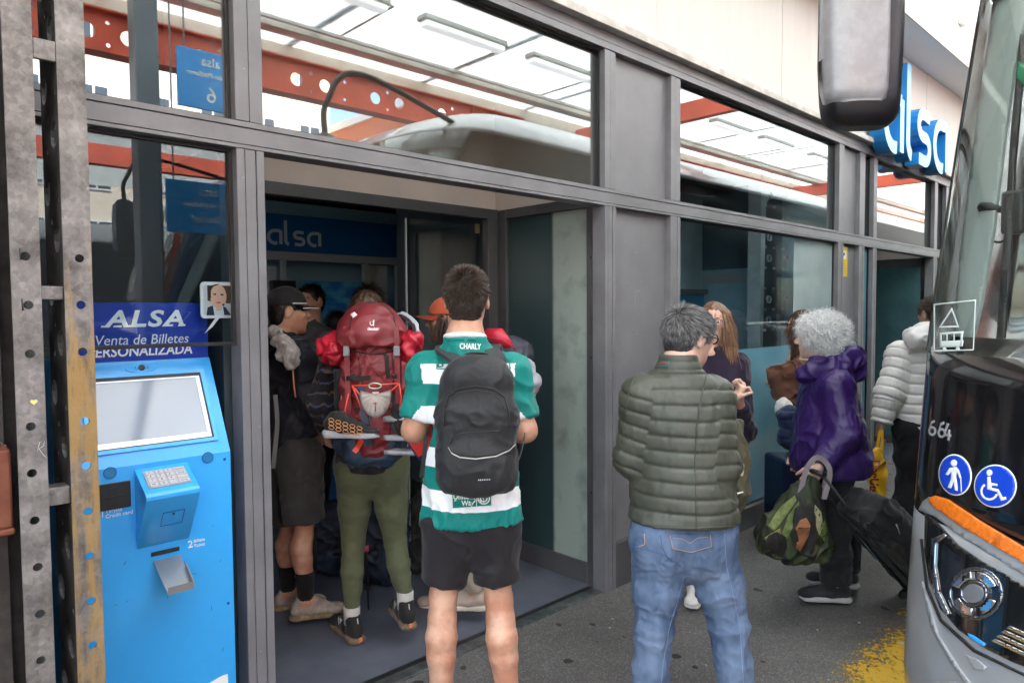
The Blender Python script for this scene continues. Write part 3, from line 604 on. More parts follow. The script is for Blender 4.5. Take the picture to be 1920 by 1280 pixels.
# second upright behind, with the rusty red box fixed to it
T = thing('perforated_upright', 'dark perforated steel upright behind the galvanised column at the picture edge', 'column', (.2, -.12, 0))
perf_plate('plate', .17, .285, 0, 4.7, -.25, .008, [(.245, z, .0125) for z in np.arange(.2, 4.6, .125)], mat('dark brown steel', (.045, .04, .037), .7, var=.3, vscale=14), T); box('side', .15, .169, -.25, -.12, 0, 4.7, M_gin, T)
a = onY(0, 838, -.33); c = onY(40, 995, -.33)
o = thing('rusty_box', 'rust red metal box with dry leaves on top, fixed behind the column', 'box', (.2, -.3, c.z))
box('box_body', .0, .288, -.33, -.256, c.z+.012, a.z-.008, mat('rust red paint', (.16, .045, .025), .6, col2=(.22, .075, .04), vscale=12, det=8), o, .006, 2); box('box_lip', -.005, .2905, -.338, -.2545, c.z-.004, c.z+.0115, MATS['rust red paint'], o, .004)
b = bmesh.new()
for k in range(40):
    q = Vector((random.uniform(.1, .28), random.uniform(-.33, -.26), a.z-.004+random.uniform(0, .012))); d = Vector((random.gauss(0, 1), random.gauss(0, 1), random.gauss(0, .4))).normalized()*random.uniform(.008, .022)
    bm_tube(b, [q, q+d*.5+Vector((0, 0, .003)), q+d], [.001, .003, .0005], 5, flat=.3)
obj('dry_leaves', b, mat('dry leaf', (.16, .1, .05), .8, var=.4, vscale=40), o)
b = bmesh.new()
for k in range(70):
    q = Vector((random.uniform(.30, .46), random.uniform(-.39, -.21), .004)); d = Vector((random.gauss(0, 1), random.gauss(0, 1), .1)).normalized()*random.uniform(.01, .03)
    bm_tube(b, [q, q+d*.5+Vector((0, 0, .006)), q+d], [.001, .004, .0005], 5, flat=.3)
tag(obj('leaf_litter', b, MATS['dry leaf']), 'dry leaf litter lying in the foot of the steel column', 'litter', kind='stuff')
# ================================================================== TICKET MACHINE
K = thing('ticket_machine', 'bright blue ticket vending machine with tilted screen and keypad', 'ticket machine', (.72, .1, 0))
M_k = mat('kiosk blue', (.036, .37, .84), .32, var=.03, vscale=2, coat=.15); M_kd = mat('kiosk sign blue', (.006, .035, .33), .3)
KX0, KX1, KY, KYT = .50, .942, -.05, .12
prof = [(KY, 0.02), (KY, 1.125), (KYT, 1.44), (KYT, 1.4405), (.5, 1.4405), (.5, 0.02)]
b = bmesh.new(); bm_prism(b, prof, Matrix(((0, 0, 1, KX0), (1, 0, 0, 0), (0, 1, 0, 0), (0, 0, 0, 1))), KX1-KX0); bmesh.ops.dissolve_limit(b, angle_limit=.02, verts=b.verts[:], edges=b.edges[:]); bevel(b, .005, 3)
smooth_angle(obj('cabinet', b, M_k, K), 35)
box('cabinet_plinth', KX0+.02, KX1-.02, KY+.03, .45, 0, .02, M_black, K)
sg = box('sign_panel', KX0-.01, KX1-.003, KYT+.002, KYT+.03, 1.4415, 1.635, M_kd, K)
sn = Vector((0, -(1.44-1.125), (KYT-KY))).normalized()       # slope normal
def onPlane(px, py, p0, n_):
    v = ray(px, py); return CAM + v*((Vector(p0)-CAM).dot(n_)/v.dot(n_))
SP0 = Vector((0, KY, 1.125))
MS = lambda p_, off=0: frame_at(Vector(p_)+sn*off, (1, 0, 0), sn)
def slope_xy(px, py):
    p_ = onPlane(px, py, SP0, sn); return p_.x, (p_-SP0).dot(Vector((0, KYT-KY, 1.44-1.125)).normalized())
tr, brr = slope_xy(370, 700), slope_xy(400, 818); sx0, sx1, sy0, sy1 = .535, (tr[0]+brr[0])/2+.004, brr[1]-.004, tr[1]+.002
MSL = MS(SP0)
def hole_frame(name, o_, i_, d, mat_, off=0, M=None):
    return prism(name, [(o_[0], o_[2]), (o_[1], o_[2]), (o_[1], o_[3]), (o_[0], o_[3])], (M or MSL) @ Matrix.Translation((0, 0, off)), d, mat_, K, 0, [[(i_[0], i_[2]), (i_[0], i_[3]), (i_[1], i_[3]), (i_[1], i_[2])]])
hole_frame('screen_bezel', (sx0-.012, sx1+.012, sy0-.012, sy1+.012), (sx0, sx1, sy0, sy1), .007, M_k, .0004)
hole_frame('screen_gasket', (sx0, sx1, sy0, sy1), (sx0+.006, sx1-.006, sy0+.005, sy1-.012), .005, M_gasket, .0004)
hole_frame('screen_trim', (sx0+.006, sx1-.006, sy0+.005, sy1-.012), (sx0+.012, sx1-.018, sy0+.022, sy1-.016), .0042, mat('brushed bezel', (.55, .56, .58), .3, .7), .0004)
prism('screen', [(sx0+.012, sy0+.022), (sx1-.018, sy0+.022), (sx1-.018, sy1-.016), (sx0+.012, sy1-.016)], MSL @ Matrix.Translation((0, 0, .0005)), .0012, mat('pale screen', (.2, .23, .3), .06, spec=.8, coat=.6), K)
ex, ey = slope_xy(265, 690)
prism('camera_boss', circle2(ex, ey, .05, .017, 28), MSL @ Matrix.Translation((0, 0, .0003)), .0035, M_k, K); prism('camera_lens', circle2(ex, ey, .0105, n=18), MSL @ Matrix.Translation((0, 0, .004)), .002, M_black, K)
b = bmesh.new()
for s in (-1, 1):
    for k in range(3): bm_prism(b, circle2(ex+s*(.018+.002*(k % 2)), ey+(k-1)*.004, .0014, n=8), MSL @ Matrix.Translation((0, 0, .004)), .0006)
obj('speaker_holes', b, M_black, K)
# front panel items (plane y = KY)
MF = frame_at((0, KY-.0006, 0), (1, 0, 0), (0, -1, 0))
P = lambda px, py: (lambda v: (v.x, v.z))(onY(px, py, KY))
for px_, py_ in ((206, 886), (389, 857)):
    x, z = P(px_, py_); prism('sensor_lens', circle2(x, z, .0165), MF, .003, mat('sensor glass', (.03, .2, .42), .15, coat=.5) if 'sensor glass' not in MATS else MATS['sensor glass'], K); prism('sensor_ring', circle2(x, z, .0185), MF, .0022, M_kd, K, 0, [circle2(x, z, .0166)[::-1]])
x0, z1 = P(186, 908); x1, z0 = P(245, 948)
prism('card_reader', [(x0-.01, z0), (x1, z0), (x1, z1), (x0-.01, z1)], MF, .006, mat('reader black', (.02, .02, .022), .35), K, .0015)
xm, zm = P(211, 930); prism('card_slot', rrect(xm-.012, xm+.012, zm-.03, zm+.03, .006), MF @ Matrix.Translation((0, 0, .0062)), .004, M_black, K); prism('card_slot', [(xm-.028, zm-.003), (xm+.03, zm-.003), (xm+.03, zm+.003), (xm-.028, zm+.003)], MF @ Matrix.Translation((0, 0, .0104)), .002, M_black, K)
text('lettering', '▭', MF @ Matrix.Translation((xm+.02, zm+.008, .0064)), .02, M_white, K) if False else None
def T2(body, px, py, size, **kw): x, z = P(px, py); text('lettering', body, MF @ Matrix.Translation((x, z, 0)), size, M_white, K, **kw)
T2('Tarjeta', 197, 962, .0165); T2('Credit card', 197, 971.5, .0165, shear=.1); T2('1', 187, 970, .03)
T2('2', 352, 1027, .034); T2('Billete', 363, 1017, .0145); T2('Ticket', 363, 1026, .0145)
# keypad housing
tl, trp, bl, br = P(250, 880), P(353, 866), P(256, 1029), P(357, 1007)
hx0, hx1, ht, hb = (tl[0]+bl[0])/2+.002, (trp[0]+br[0])/2-.004, (tl[1]+trp[1])/2, (bl[1]+br[1])/2
lip = onY(320, 925, KY-.115); lz = lip.z
b = bmesh.new(); bm_prism(b, [(KY+.003, hb), (KY-.001, hb), (KY-.112, lz-.012), (KY-.112, lz), (KY-.104, lz+.008), (KY, ht), (KY+.003, ht)], Matrix(((0, 0, 1, hx0), (1, 0, 0, 0), (0, 1, 0, 0), (0, 0, 0, 1))), hx1-hx0); bevel(b, .004, 2)
smooth_angle(obj('keypad_housing', b, M_k, K), 35)
kn = Vector((0, -(ht-lz-.008), .104)).normalized(); MK = frame_at(((hx0+hx1)/2, KY-.052, (ht+lz+.008)/2+.0006), (1, 0, 0), kn)
kp = prism('keypad', [(-.062, -.04), (.062, -.04), (.062, .04), (-.062, .04)], MK, .003, mat('keypad steel', (.5, .48, .5), .35, .5), K)
for r_ in range(4):
    for c_ in range(4):
        cx, cy = -.046+c_*.028+(.006 if c_ == 3 else 0), .028-r_*.0185; wv = .016 if c_ == 3 else .011
        kk = prism('key', [(cx-wv, cy-.0075), (cx+wv, cy-.0075), (cx+wv, cy+.0075), (cx-wv, cy+.0075)], MK @ Matrix.Translation((0, 0, .0031)), .0022, mat('key steel', (.6, .58, .6), .35, .4) if 'key steel' not in MATS else MATS['key steel'], kp, .0008)
        lab = [['1', '2', '3', 'CANCEL'], ['4', '5', '6', 'CLEAR'], ['7', '8', '9', ''], ['00', '0', '.', 'ENTER']][r_][c_]
        if lab: text('lettering', lab, MK @ Matrix.Translation((cx, cy-.003, .0054)), .011 if len(lab) < 3 else .007, M_black, kp, align='CENTER', depth=.0002)
pq = Vector((0, -1, .3)); b = bmesh.new(); fz = (hb+lz)/2+.03
nf = Vector((0, -(lz-.012-hb), -.112)).normalized(); t_ = .55; cpt = Vector(((hx0+hx1)/2+.01, KY-.001+(-.111)*t_, hb+(lz-.012-hb)*t_)) + nf*.0006
MFc = frame_at(cpt, (1, 0, 0), nf); hole_frame('service_flap', (-.033, .033, -.03, .03), (-.0315, .0315, -.0285, .0285), .0012, M_kd, 0, MFc); prism('flap_lock', circle2(0, .018, .004, n=10), MFc, .0015, M_black, K)
# ticket slot and tray
a, c = P(283, 1040), P(336, 1028); prism('ticket_slot', [(a[0], a[1]-.005), (c[0], a[1]-.005), (c[0], a[1]+.008), (a[0], a[1]+.008)], MF, .003, M_black, K)
ta = P(287, 1048); tw = P(338, 1034)[0]; e = onY(372, 1098, KY-.13)
M_st = mat('brushed steel', (.42, .42, .43), .3, .8, bump=.05, bscale=200)
b = bmesh.new(); z0 = ta[1]-.006; zl = onY(345, 1106, KY-.125).z
def quad_slab(b, p4, th):
    n_ = (p4[1]-p4[0]).cross(p4[3]-p4[0]).normalized()*th; A = [b.verts.new(q) for q in p4]; B = [b.verts.new(q+n_) for q in p4]
    b.faces.new(A[::-1]); b.faces.new(B)
    for i in range(4): b.faces.new((A[i], A[(i+1) % 4], B[(i+1) % 4], B[i]))
V3 = lambda x, y, z: Vector((x, y, z))
quad_slab(b, [V3(ta[0], KY-.001, z0), V3(ta[0]+.004, KY-.125, zl), V3(tw-.002, KY-.125, zl), V3(tw, KY-.001, z0)], -.003)
quad_slab(b, [V3(ta[0]+.004, KY-.1255, zl-.001), V3(tw-.002, KY-.1255, zl-.001), V3(tw-.002, KY-.1255, zl+.022), V3(ta[0]+.004, KY-.1255, zl+.022)], .003)
quad_slab(b, [V3(tw, KY-.05, z0-.4*(z0-zl)+.0), V3(tw, KY-.123, zl), V3(tw, KY-.123, zl+.022), V3(tw, KY-.05, z0-.4*(z0-zl)+.02)], .003)
bmesh.ops.recalc_face_normals(b, faces=b.faces[:]); obj('ticket_tray', b, M_st, K)
# white corner of the big logo near the foot
x, z = P(427, 1262); arc = [(x-.105+.105*math.sin(t), z-.14+.14*math.cos(t)) for t in np.linspace(0, R(90), 12)]
prism('logo_shape', [(x-.10, z-.05)]+[(x-.10+.0*0, z-.03), (x-.06, z-.008), (x-.02, z), (x, z), (x, z-.2), (x-.035, z-.2), (x-.035, z-.035), (x-.06, z-.045)], MF, .0008, M_white, K)
# scuffs and scratches on the blue front
b = bmesh.new()
for k in range(16):
    x, z = random.uniform(KX0+.05, KX1-.03), random.uniform(.25, 1.0); l_ = random.uniform(.003, .014); a_ = random.uniform(-.6, 1.8)
    bm_tube(b, [(x, KY-.0004, z), (x+l_*math.cos(a_), KY-.0004, z+l_*math.sin(a_))], .0008, 4)
obj('scratches', b, mat('scratch dark', (.01, .03, .06), .6), K)
for x, z in ((KX0+.02, .1), (KX1-.02, .1), (KX0+.02, 1.1), (KX1-.02, 1.1), (KX1-.02, .6)): prism('screw', circle2(x, z, .0045, n=10), MF, .0015, M_kd, K)
# lettering on the sign
def fit_text(body, M, width, height, m_, parent, **kw):
    o = text('lettering', body, Matrix(), 1, m_, parent, depth=.0, **kw); vs = np.array([v.co[:] for v in o.data.vertices]); lo, hi = vs.min(0), vs.max(0)
    S = Matrix.Diagonal((width/(hi[0]-lo[0]), height/(hi[1]-lo[1]), 1, 1)) @ Matrix.Translation((-lo[0], -lo[1], 0)); o.data.transform(M @ S); return o
MG = frame_at((0, KYT+.0012, 0), (1, 0, 0), (0, -1, 0)); P2 = lambda px, py: (lambda v: (v.x, v.z))(onY(px, py, KYT+.001))
def sign_line(body, px0, px1, py0, py1, **kw):
    x0, z1 = P2(px0, (py0)); x1, z0 = P2(px1, py1); return fit_text(body, MG @ Matrix.Translation((x0, P2((px0+px1)/2, py1)[1], 0)), x1-x0, P2((px0+px1)/2, py0)[1]-P2((px0+px1)/2, py1)[1], M_white, sg, **kw)
sign_line('ALSA', 193, 346, 581, 613, bold=.028, shear=.2, spacing=1.12)
xa, za = P2(188, 614); xb, _ = P2(350, 614); b = bmesh.new(); wd = (xb-xa)/4.0
for k in range(4):        # slab serifs
    for dx in ((.02, .30), (.56, .92)) if k in (0, 3) else (((.05, .42),) if k == 1 else ()):
        bm_prism(b, [(xa+wd*(k+dx[0]), za), (xa+wd*(k+dx[1]), za), (xa+wd*(k+dx[1])+.002, za+.006), (xa+wd*(k+dx[0])+.002, za+.006)], MG, .0007)
obj('serif', b, M_white, sg)
sign_line('Venta de Billetes', 179, 354, 627, 645, shear=.18); sign_line('PERSONALIZADA', 164, 361, 648, 667, bold=.02, shear=.12)
# speech bubble with the smiling agent, a cut-out board
Pb = lambda px, py: (lambda v: (v.x, v.z))(onY(px, py, KYT-.032)); MB_ = frame_at((0, KYT-.032, 0), (1, 0, 0), (0, -1, 0))
bub = thing('agent_cutout', 'small white speech bubble board picturing a smiling woman with a headset', 'sign', Vector((.95, KYT, 1.6)))
x0, z1 = Pb(374, 528); x1, z0 = Pb(437, 596)
prism('bubble_board', rrect(x0, x1, z0, z1, .014), MB_, .006, M_white, bub); tl_ = [Pb(405, 594), Pb(383, 625), Pb(398, 612), Pb(412, 594)]; prism('bubble_tail', tl_, MB_, .005, M_white, bub)
cx, cz, ww, hh = (x0+x1)/2, (z0+z1)/2, (x1-x0), (z1-z0); M9 = MB_ @ Matrix.Translation((cx, cz, .0062)); S_ = lambda l: [(a*ww, c*hh) for a, c in l]
pic = prism('picture', rrect(-.42*ww, .46*ww, -.42*hh, .42*hh, .008), M9, .0006, mat('picture backdrop', (.6, .6, .62), .4), bub)
def lay(k, l, c, nm): prism(nm, S_(l), M9 @ Matrix.Translation((0, 0, .0007*k)), .0006, MATS.get(c[0]) or mat(*c), pic)
lay(1, [(-.34, -.42), (-.3, -.2), (-.05, -.12), (.25, -.2), (.42, -.42)], ('navy print', (.015, .02, .05), .4), 'suit_print'); lay(2, [(-.14, -.15), (-.1, -.42), (.2, -.42), (.16, -.15)], ('blouse print', (.62, .68, .8), .4), 'blouse_print')
lay(2.5, [(-.3, .4), (-.3, -.02), (.4, -.1), (.44, .4)], ('brown hair print', (.09, .04, .02), .4), 'hair_print')
lay(3.5, circle2(.03, .1, .25, .33, 20), ('face print', (.72, .42, .29), .4), 'face_print'); lay(3, [(-.06, -.1), (-.04, -.3), (.12, -.3), (.14, -.1)], ('face print', (.72, .42, .29), .4), 'neck_print')
for a_, c_ in ((-.08, .16), (.14, .15)): lay(4.5, circle2(a_, c_, .05, .025, 10), ('eye print', (.03, .02, .02), .4), 'eye_print')
lay(4.5, [(-.06, -.06), (.03, -.1), (.12, -.06), (.03, -.045)], ('lip print', (.55, .08, .07), .4), 'lip_print'); lay(4.5, [(-.28, .36), (-.26, .05), (-.2, .05), (-.2, .34), (.1, .45), (-.05, .44)], ('headset print', (.015, .015, .015), .4), 'headset_print'); lay(5.5, circle2(.17, -.13, .035, .03, 10), ('headset print',), 'microphone_print')
# ================================================================== BUSES
M_sil = mat('silver bus paint', (.36, .37, .385), .28, .35, coat=.6, var=.03, vscale=2); M_blk = mat('gloss black bus panel', (.006, .006, .007), .1, coat=.4)
G_ws = glass('windscreen', (.75, .79, .78), .03); M_amb = mat('amber lens', (.75, .17, .01), .2, coat=.6, var=.14, vscale=60, bump=.5, bscale=260, bdist=.004)
M_chr = mat('chrome', (.75, .76, .78), .08, 1); M_blue = mat('sticker blue', (.006, .05, .5), .3); M_rub = mat('black rubber', (.012, .012, .012), .55)
M_pal = mat('pale green pillar trim', (.31, .345, .325), .5)
BY0, BY1, BL = -1.605, -4.155, 12.0
ZT = [.22, .30, .6, .9, 1.2, 1.5, 2.2, 3.0, 3.2, 3.36, 3.45]; XT = [2.99, 2.97, 3.0, 3.06, 3.12, 3.19, 3.49, 3.86, 4.15, 4.6, 5.2]
def bus_x(z): return float(np.interp(z, ZT, XT))
BULGE = .62
def bus_outline(z, off=0, nf=40):
    yc, hw = (BY0+BY1)/2, (BY0-BY1)/2+off; xs = bus_x(z); o = []
    top = max(0, (z-2.98)/.46); hw -= .72*top**1.8
    for i in range(nf+1):
        s = math.pi/2*(1-2*i/nf); e = 2/3.1
        cx, sx = abs(math.cos(s))**e, abs(math.sin(s))**e
        o.append((xs-(BULGE+off)*cx, yc+math.copysign(hw*sx, s)))
    return [(xs+BL, yc+hw)]+[(xs+BL*.5, yc+hw), (xs+1.2, yc+hw)]+o+[(xs+1.2, yc-hw), (xs+BL*.5, yc-hw), (xs+BL, yc-hw)]
def bus_band(name, z0, z1, mat_, parent, off=0, n=6, i0=0, i1=None, th=None):
    b = bmesh.new(); rows = []
    for k in range(n+1):
        z = z0+(z1-z0)*k/n; ol = bus_outline(z, off); ol = ol[i0:(i1 or len(ol))]; rows.append([b.verts.new((x, y, z)) for x, y in ol])
    for k in range(n):
        for i in range(len(rows[0])-1): b.faces.new((rows[k][i], rows[k][i+1], rows[k+1][i+1], rows[k+1][i])).smooth = True
    if i0 == 0 and i1 is None:
        b.faces.new(rows[-1]); b.faces.new(rows[0][::-1])
        for k in range(n): b.faces.new((rows[k][-1], rows[k][0], rows[k+1][0], rows[k+1][-1]))
    elif th:
        bmesh.ops.solidify(b, geom=b.faces[:], thickness=th)
    bmesh.ops.recalc_face_normals(b, faces=b.faces[:]); return obj(name, b, mat_, parent)
def make_bus():
    B = thing('coach', 'silver and black coach front with blue disc stickers and big hanging mirror at the right', 'bus', (9, -2.88, 0))
    lo = bus_band('lower_body', .22, .88, M_sil, B); mid = bus_band('front_band', .8805, 1.44, M_blk, B)  # black band raised to paint in the dark cab behind the lower windscreen
    roof = bus_band('roof', 3.001, 3.45, M_sil, B, n=8)
    nfr = 40
    # side walls with dark windows (both sides) from the A pillar back
    for a, c in ((0, 4), (nfr+2, None)): bus_band('side_window', 1.301, 3.0, mat('side glass', (.012, .016, .018), .06) if 'side glass' not in MATS else MATS['side glass'], B, -.004, 6, a, c, .02)
    ws = bus_band('windscreen', 1.4405, 3.0, G_ws, B, 0, 10, 4, nfr+2, .006)
    bus_band('pillar_trim', 1.4405, 3.0, mat('a pillar black', (.014, .017, .018), .25, coat=.2) if 'a pillar black' not in MATS else MATS['a pillar black'], B, .004, 10, 2, 8, .02); bus_band('pillar_trim', 1.4405, 3.0, M_blk, B, .004, 10, nfr+1, nfr+4, .02)
    bus_band('windscreen_border', 1.4405, 1.5, M_blk, B, -.01, 2, 4, nfr+2, .004); bus_band('windscreen_border', 2.86, 3.0, M_blk, B, -.01, 3, 4, nfr+2, .004)
    # cab interior
    b = bmesh.new(); yc = (BY0+BY1)/2
    bm_box(b, 3.05, 3.7, yc-1.1, yc+1.1, 1.0, 1.32); bmesh.ops.recalc_face_normals(b, faces=b.faces[:]); bevel(b, .03, 2); obj('dashboard', b, M_rub, B)
    box('cab_bulkhead', 4.9, 5.0, yc-1.2, yc+1.2, .9, 3.0, mat('cab dark', (.02, .022, .024), .7), B); box('cab_ceiling', 4.0, 4.9, yc-1.15, yc+1.15, 2.93, 2.98, mat('cab ceiling', (.3, .33, .32), .7), B)
    
    # headlight, indicator: patches laid on the body
    return B, lo, mid
B, lo, mid = make_bus()
def bvh_of(objs):
    vs, fs = [], []
    for o in objs:
        k = len(vs); vs += [v.co.copy() + o.matrix_parent_inverse.translation + o.parent.location for v in o.data.vertices]; fs += [[i+k for i in p.vertices] for p in o.data.polygons]
    return BVHTree.FromPolygons(vs, fs)
wsn = [o for o in B.children if o.name.startswith('windscreen') and 'border' not in o.name]
BV = bvh_of([lo, mid]+wsn+[o for o in B.children if o.name.startswith('pillar_trim')])
def on_bus(px, py):
    h = BV.ray_cast(CAM, ray(px, py).normalized()); return (h[0], h[1]) if h[0] is not None else (None, None)
def patch(name, outline, mat_, parent, off=.002, th=.004, step=9):
    """outline (photo pixels) laid on the curved body as a shell with real thickness"""
    ol = [Vector(p_) for p_ in outline]; pts = []; n = len(ol)
    for i in range(n):
        a, c = ol[i], ol[(i+1) % n]; k = max(1, int((c-a).length/step)); pts += [a+(c-a)*j/k for j in range(k)]
    nb = len(pts); xs_ = [p_.x for p_ in pts]; ys_ = [p_.y for p_ in pts]
    for gx in np.arange(min(xs_)+step/2, max(xs_), step):
        for gy in np.arange(min(ys_)+step/2, max(ys_), step): pts.append(Vector((gx, gy)))
    r_ = geometry.delaunay_2d_cdt(pts, [], [list(range(nb))], 1, 1e-4)
    b = bmesh.new(); V = []
    for q in r_[0]:
        p_, n_ = on_bus(q.x, q.y)
        if p_ is None: V.append(None); continue
        if n_.dot(CAM-p_) < 0: n_ = -n_
        V.append((b.verts.new(p_+n_*(off+th)), b.verts.new(p_+n_*off)))
    cnt = {}
    for f in r_[2]:
        if any(V[i] is None for i in f): continue
        try:
            b.faces.new([V[i][0] for i in f]).smooth = True; b.faces.new([V[i][1] for i in f][::-1])
            for i in range(len(f)): cnt[(f[i], f[(i+1) % len(f)])] = 1
        except ValueError: pass
    for (i, j) in cnt:
        if (j, i) not in cnt:
            try: b.faces.new((V[i][1], V[j][1], V[j][0], V[i][0]))
            except ValueError: pass
    bmesh.ops.recalc_face_normals(b, faces=b.faces[:]); return obj(name, b, mat_, parent)
def ell2(cx, cy, rx, ry, n=28, rot=0): return [(cx+rx*math.cos(t)*math.cos(rot)-ry*math.sin(t)*math.sin(rot), cy+rx*math.cos(t)*math.sin(rot)+ry*math.sin(t)*math.cos(rot)) for t in np.linspace(0, 2*math.pi, n+1)[:-1]]
patch('a_pillar_strip', [(1812, 20), (1822, 20), (1800, 180), (1778, 340), (1768, 340), (1790, 180)], mat('pillar grey strip', (.16, .17, .17), .35), B, .0105, .004, 8)
patch('inner_pillar', [(1850, -60), (1935, -60), (1905, 40), (1884, 130), (1866, 260), (1846, 420), (1822, 560), (1800, 652), (1758, 652), (1768, 600), (1782, 450), (1801, 300), (1822, 140), (1846, 0)], M_pal, B, -.05, .012, 9)
patch('door_rubber', [(1905, 60), (1918, 60), (1896, 300), (1884, 520), (1872, 660), (1858, 660), (1872, 480), (1886, 260)], M_rub, B, -.03, .01, 9)
patch('silver_edge', [(1724, 956), (1732, 940), (1745, 931), (1800, 972), (1860, 1012), (1960, 1075), (1960, 1100), (1880, 1052), (1800, 1002), (1755, 968)], M_sil, B, .001, .004)
patch('indicator_lens', [(1746, 934), (1760, 929), (1782, 936), (1840, 975), (1960, 1047), (1960, 1076), (1880, 1030), (1800, 982), (1750, 945)], M_amb, B, .003, .009, 7)
hl = patch('headlight', [(1737, 962), (1748, 968), (1765, 985), (1800, 1022), (1845, 1052), (1900, 1082), (1960, 1118), (1960, 1262), (1900, 1240), (1850, 1215), (1800, 1180), (1765, 1140), (1745, 1090), (1736, 1030)], mat('headlight glass', (.008, .009, .01), .05, coat=1), B, .002, .004)
patch('light_guide', [(1752, 1010), (1775, 1000), (1780, 1004), (1760, 1018), (1758, 1060), (1766, 1110), (1785, 1150), (1778, 1152), (1756, 1110), (1748, 1060)], M_chr, hl, .0065, .004, 5)
def ring(cx, cy, r0_, r1_, mat_, nm, off, th, a0=0, a1=360, ry=.96, par=hl):
    t = np.linspace(R(a0), R(a1), 22); patch(nm, [(cx+r1_*math.cos(a), cy+r1_*ry*math.sin(a)) for a in t]+[(cx+r0_*math.cos(a), cy+r0_*ry*math.sin(a)) for a in t[::-1]], mat_, par, off, th, 5)
hx, hy = 1832, 1112
ring(hx, hy, 45, 52, mat('dark chrome', (.3, .31, .33), .12, 1), 'lamp_ring', .0065, .003, 0, 359)
for a in ((200, 262), (278, 340), (20, 70), (95, 160)): ring(hx, hy, 28, 43, M_chr, 'reflector', .0066, .008, a[0], a[1])
ring(hx, hy, 20, 26, MATS['dark chrome'], 'lens_ring', .0067, .012, 0, 359)
patch('projector_lens', ell2(hx, hy, 20, 18), mat('lens glass', (.2, .21, .23), .04, .3, coat=1), hl, .0066, .011, 5)
for k in range(4): patch('led_strip', [(1862+k*9, 1200-k*8), (1870+k*9, 1196-k*8), (1960, 1238-k*13), (1960, 1246-k*13)], MATS['chrome'], hl, .0066, .004, 6)
patch('blue_reflector', [(1818, 1186), (1828, 1190), (1852, 1206), (1848, 1211), (1822, 1196)], MATS['sign blue'], hl, .0066, .003, 5)
patch('bumper_cover', [(1812, 1226), (1836, 1236), (1852, 1250), (1848, 1256), (1828, 1254)], M_sil, B, .002, .003, 6)
patch('seam', [(1727, 1010), (1731, 1010), (1742, 1100), (1768, 1160), (1830, 1216), (1960, 1280), (1960, 1285), (1826, 1221), (1764, 1164), (1738, 1102)], M_rub, B, .002, .003, 6)
ring(1770, 1290, 22, 34, M_sil, 'fog_lamp_rim', .002, .008, 180, 350, .5, B)
patch('lower_crease', [(1728, 1090), (1733, 1090), (1762, 1190), (1800, 1250), (1830, 1290), (1818, 1290), (1785, 1240), (1750, 1180)], M_sil, B, .001, .006, 6)
# stickers and fleet number
def disc(cx, cy, rx, ry, rot, draw, nm):
    dsk = patch(nm, ell2(cx, cy, rx, ry, 36, rot), M_white, B, .0015, .0012, 6); patch('blue_field', ell2(cx, cy, rx-2.4, ry-2.4, 36, rot), M_blue, dsk, .003, .001, 6); draw(dsk)
def ped(ds):
    s = lambda l: patch('walking_figure', [(1762+(x*1.0), 849+y) for x, y in l], M_white, ds, .0045, .001, 4)
    patch('walking_figure', ell2(1791, 868, 6, 6.5, 14), M_white, ds, .0045, .001, 4)
    s([(21, 28), (33, 26), (38, 32), (43, 47), (40, 48), (34, 36), (33, 44), (35, 58), (36, 71), (31, 70), (28, 54), (24, 66), (20, 66), (17, 65), (23, 50), (24, 36), (18, 42), (13, 40)])
    s([(41, 48), (42.5, 48), (43.5, 74), (42, 74)])
def whe(ds):
    q = lambda l: patch('wheelchair_figure', l, M_white, ds, .0045, .001, 4)
    q(ell2(1857, 886, 5.5, 6, 14)); q([(1853, 894), (1859, 893), (1860, 905), (1872, 907), (1872, 911), (1861, 910), (1861, 914), (1874, 917), (1882, 932), (1888, 931), (1889, 936), (1879, 939), (1871, 922), (1853, 917)])
    t = np.linspace(R(235), R(20), 20); q([(1857+17*math.cos(a), 921+17*math.sin(a)) for a in t]+[(1857+13*math.cos(a), 921+13*math.sin(a)) for a in t[::-1]])
disc(1792, 890, 31, 39, R(-8), ped, 'blue_disc_sticker'); disc(1867, 911, 40, 40.5, R(12), whe, 'blue_disc_sticker')
def seg_digit(x, y, w_, h_, pts): return [[(x+a*w_, y+c*h_) for a, c in l] for l in pts]
M_num = mat('grey number', (.3, .3, .31), .4)
def six(x, y, w_, h_):
    t = np.linspace(0, 2*math.pi, 15)[:-1]; cx, cy = x+w_/2, y+h_*.7
    ring_o = [(cx+w_*.5*math.cos(a), cy+h_*.3*math.sin(a)) for a in t]; o = patch('fleet_number', [(x+w_*.02, cy), (x+w_*.35, y+h_*.1), (x+w_*.8, y), (x+w_*.85, y+h_*.14), (x+w_*.45, y+h_*.25), (x+w_*.3, y+h_*.45)], M_num, B, .0015, .001, 4)
    ring(cx, cy, w_*.28, w_*.52, M_num, 'fleet_number', .0015, .001, 0, 359, h_*.58/w_, B)
six(1742, 787, 14, 30); six(1759, 790, 15, 31); patch('fleet_number', [(1768, 792)]+[(1784-8, 815)] if False else [(1777, 793), (1772, 813), (1789, 817), (1789, 812), (1777, 810)] if False else [(1767+3, 815), (1776, 793), (1781, 794), (1774, 812), (1778, 813), (1779, 805), (1783, 806), (1782, 814), (1785, 815), (1784, 819), (1782, 819), (1781, 826), (1777, 825), (1778, 818), (1769, 817)], M_num, B, .0015, .001, 4)
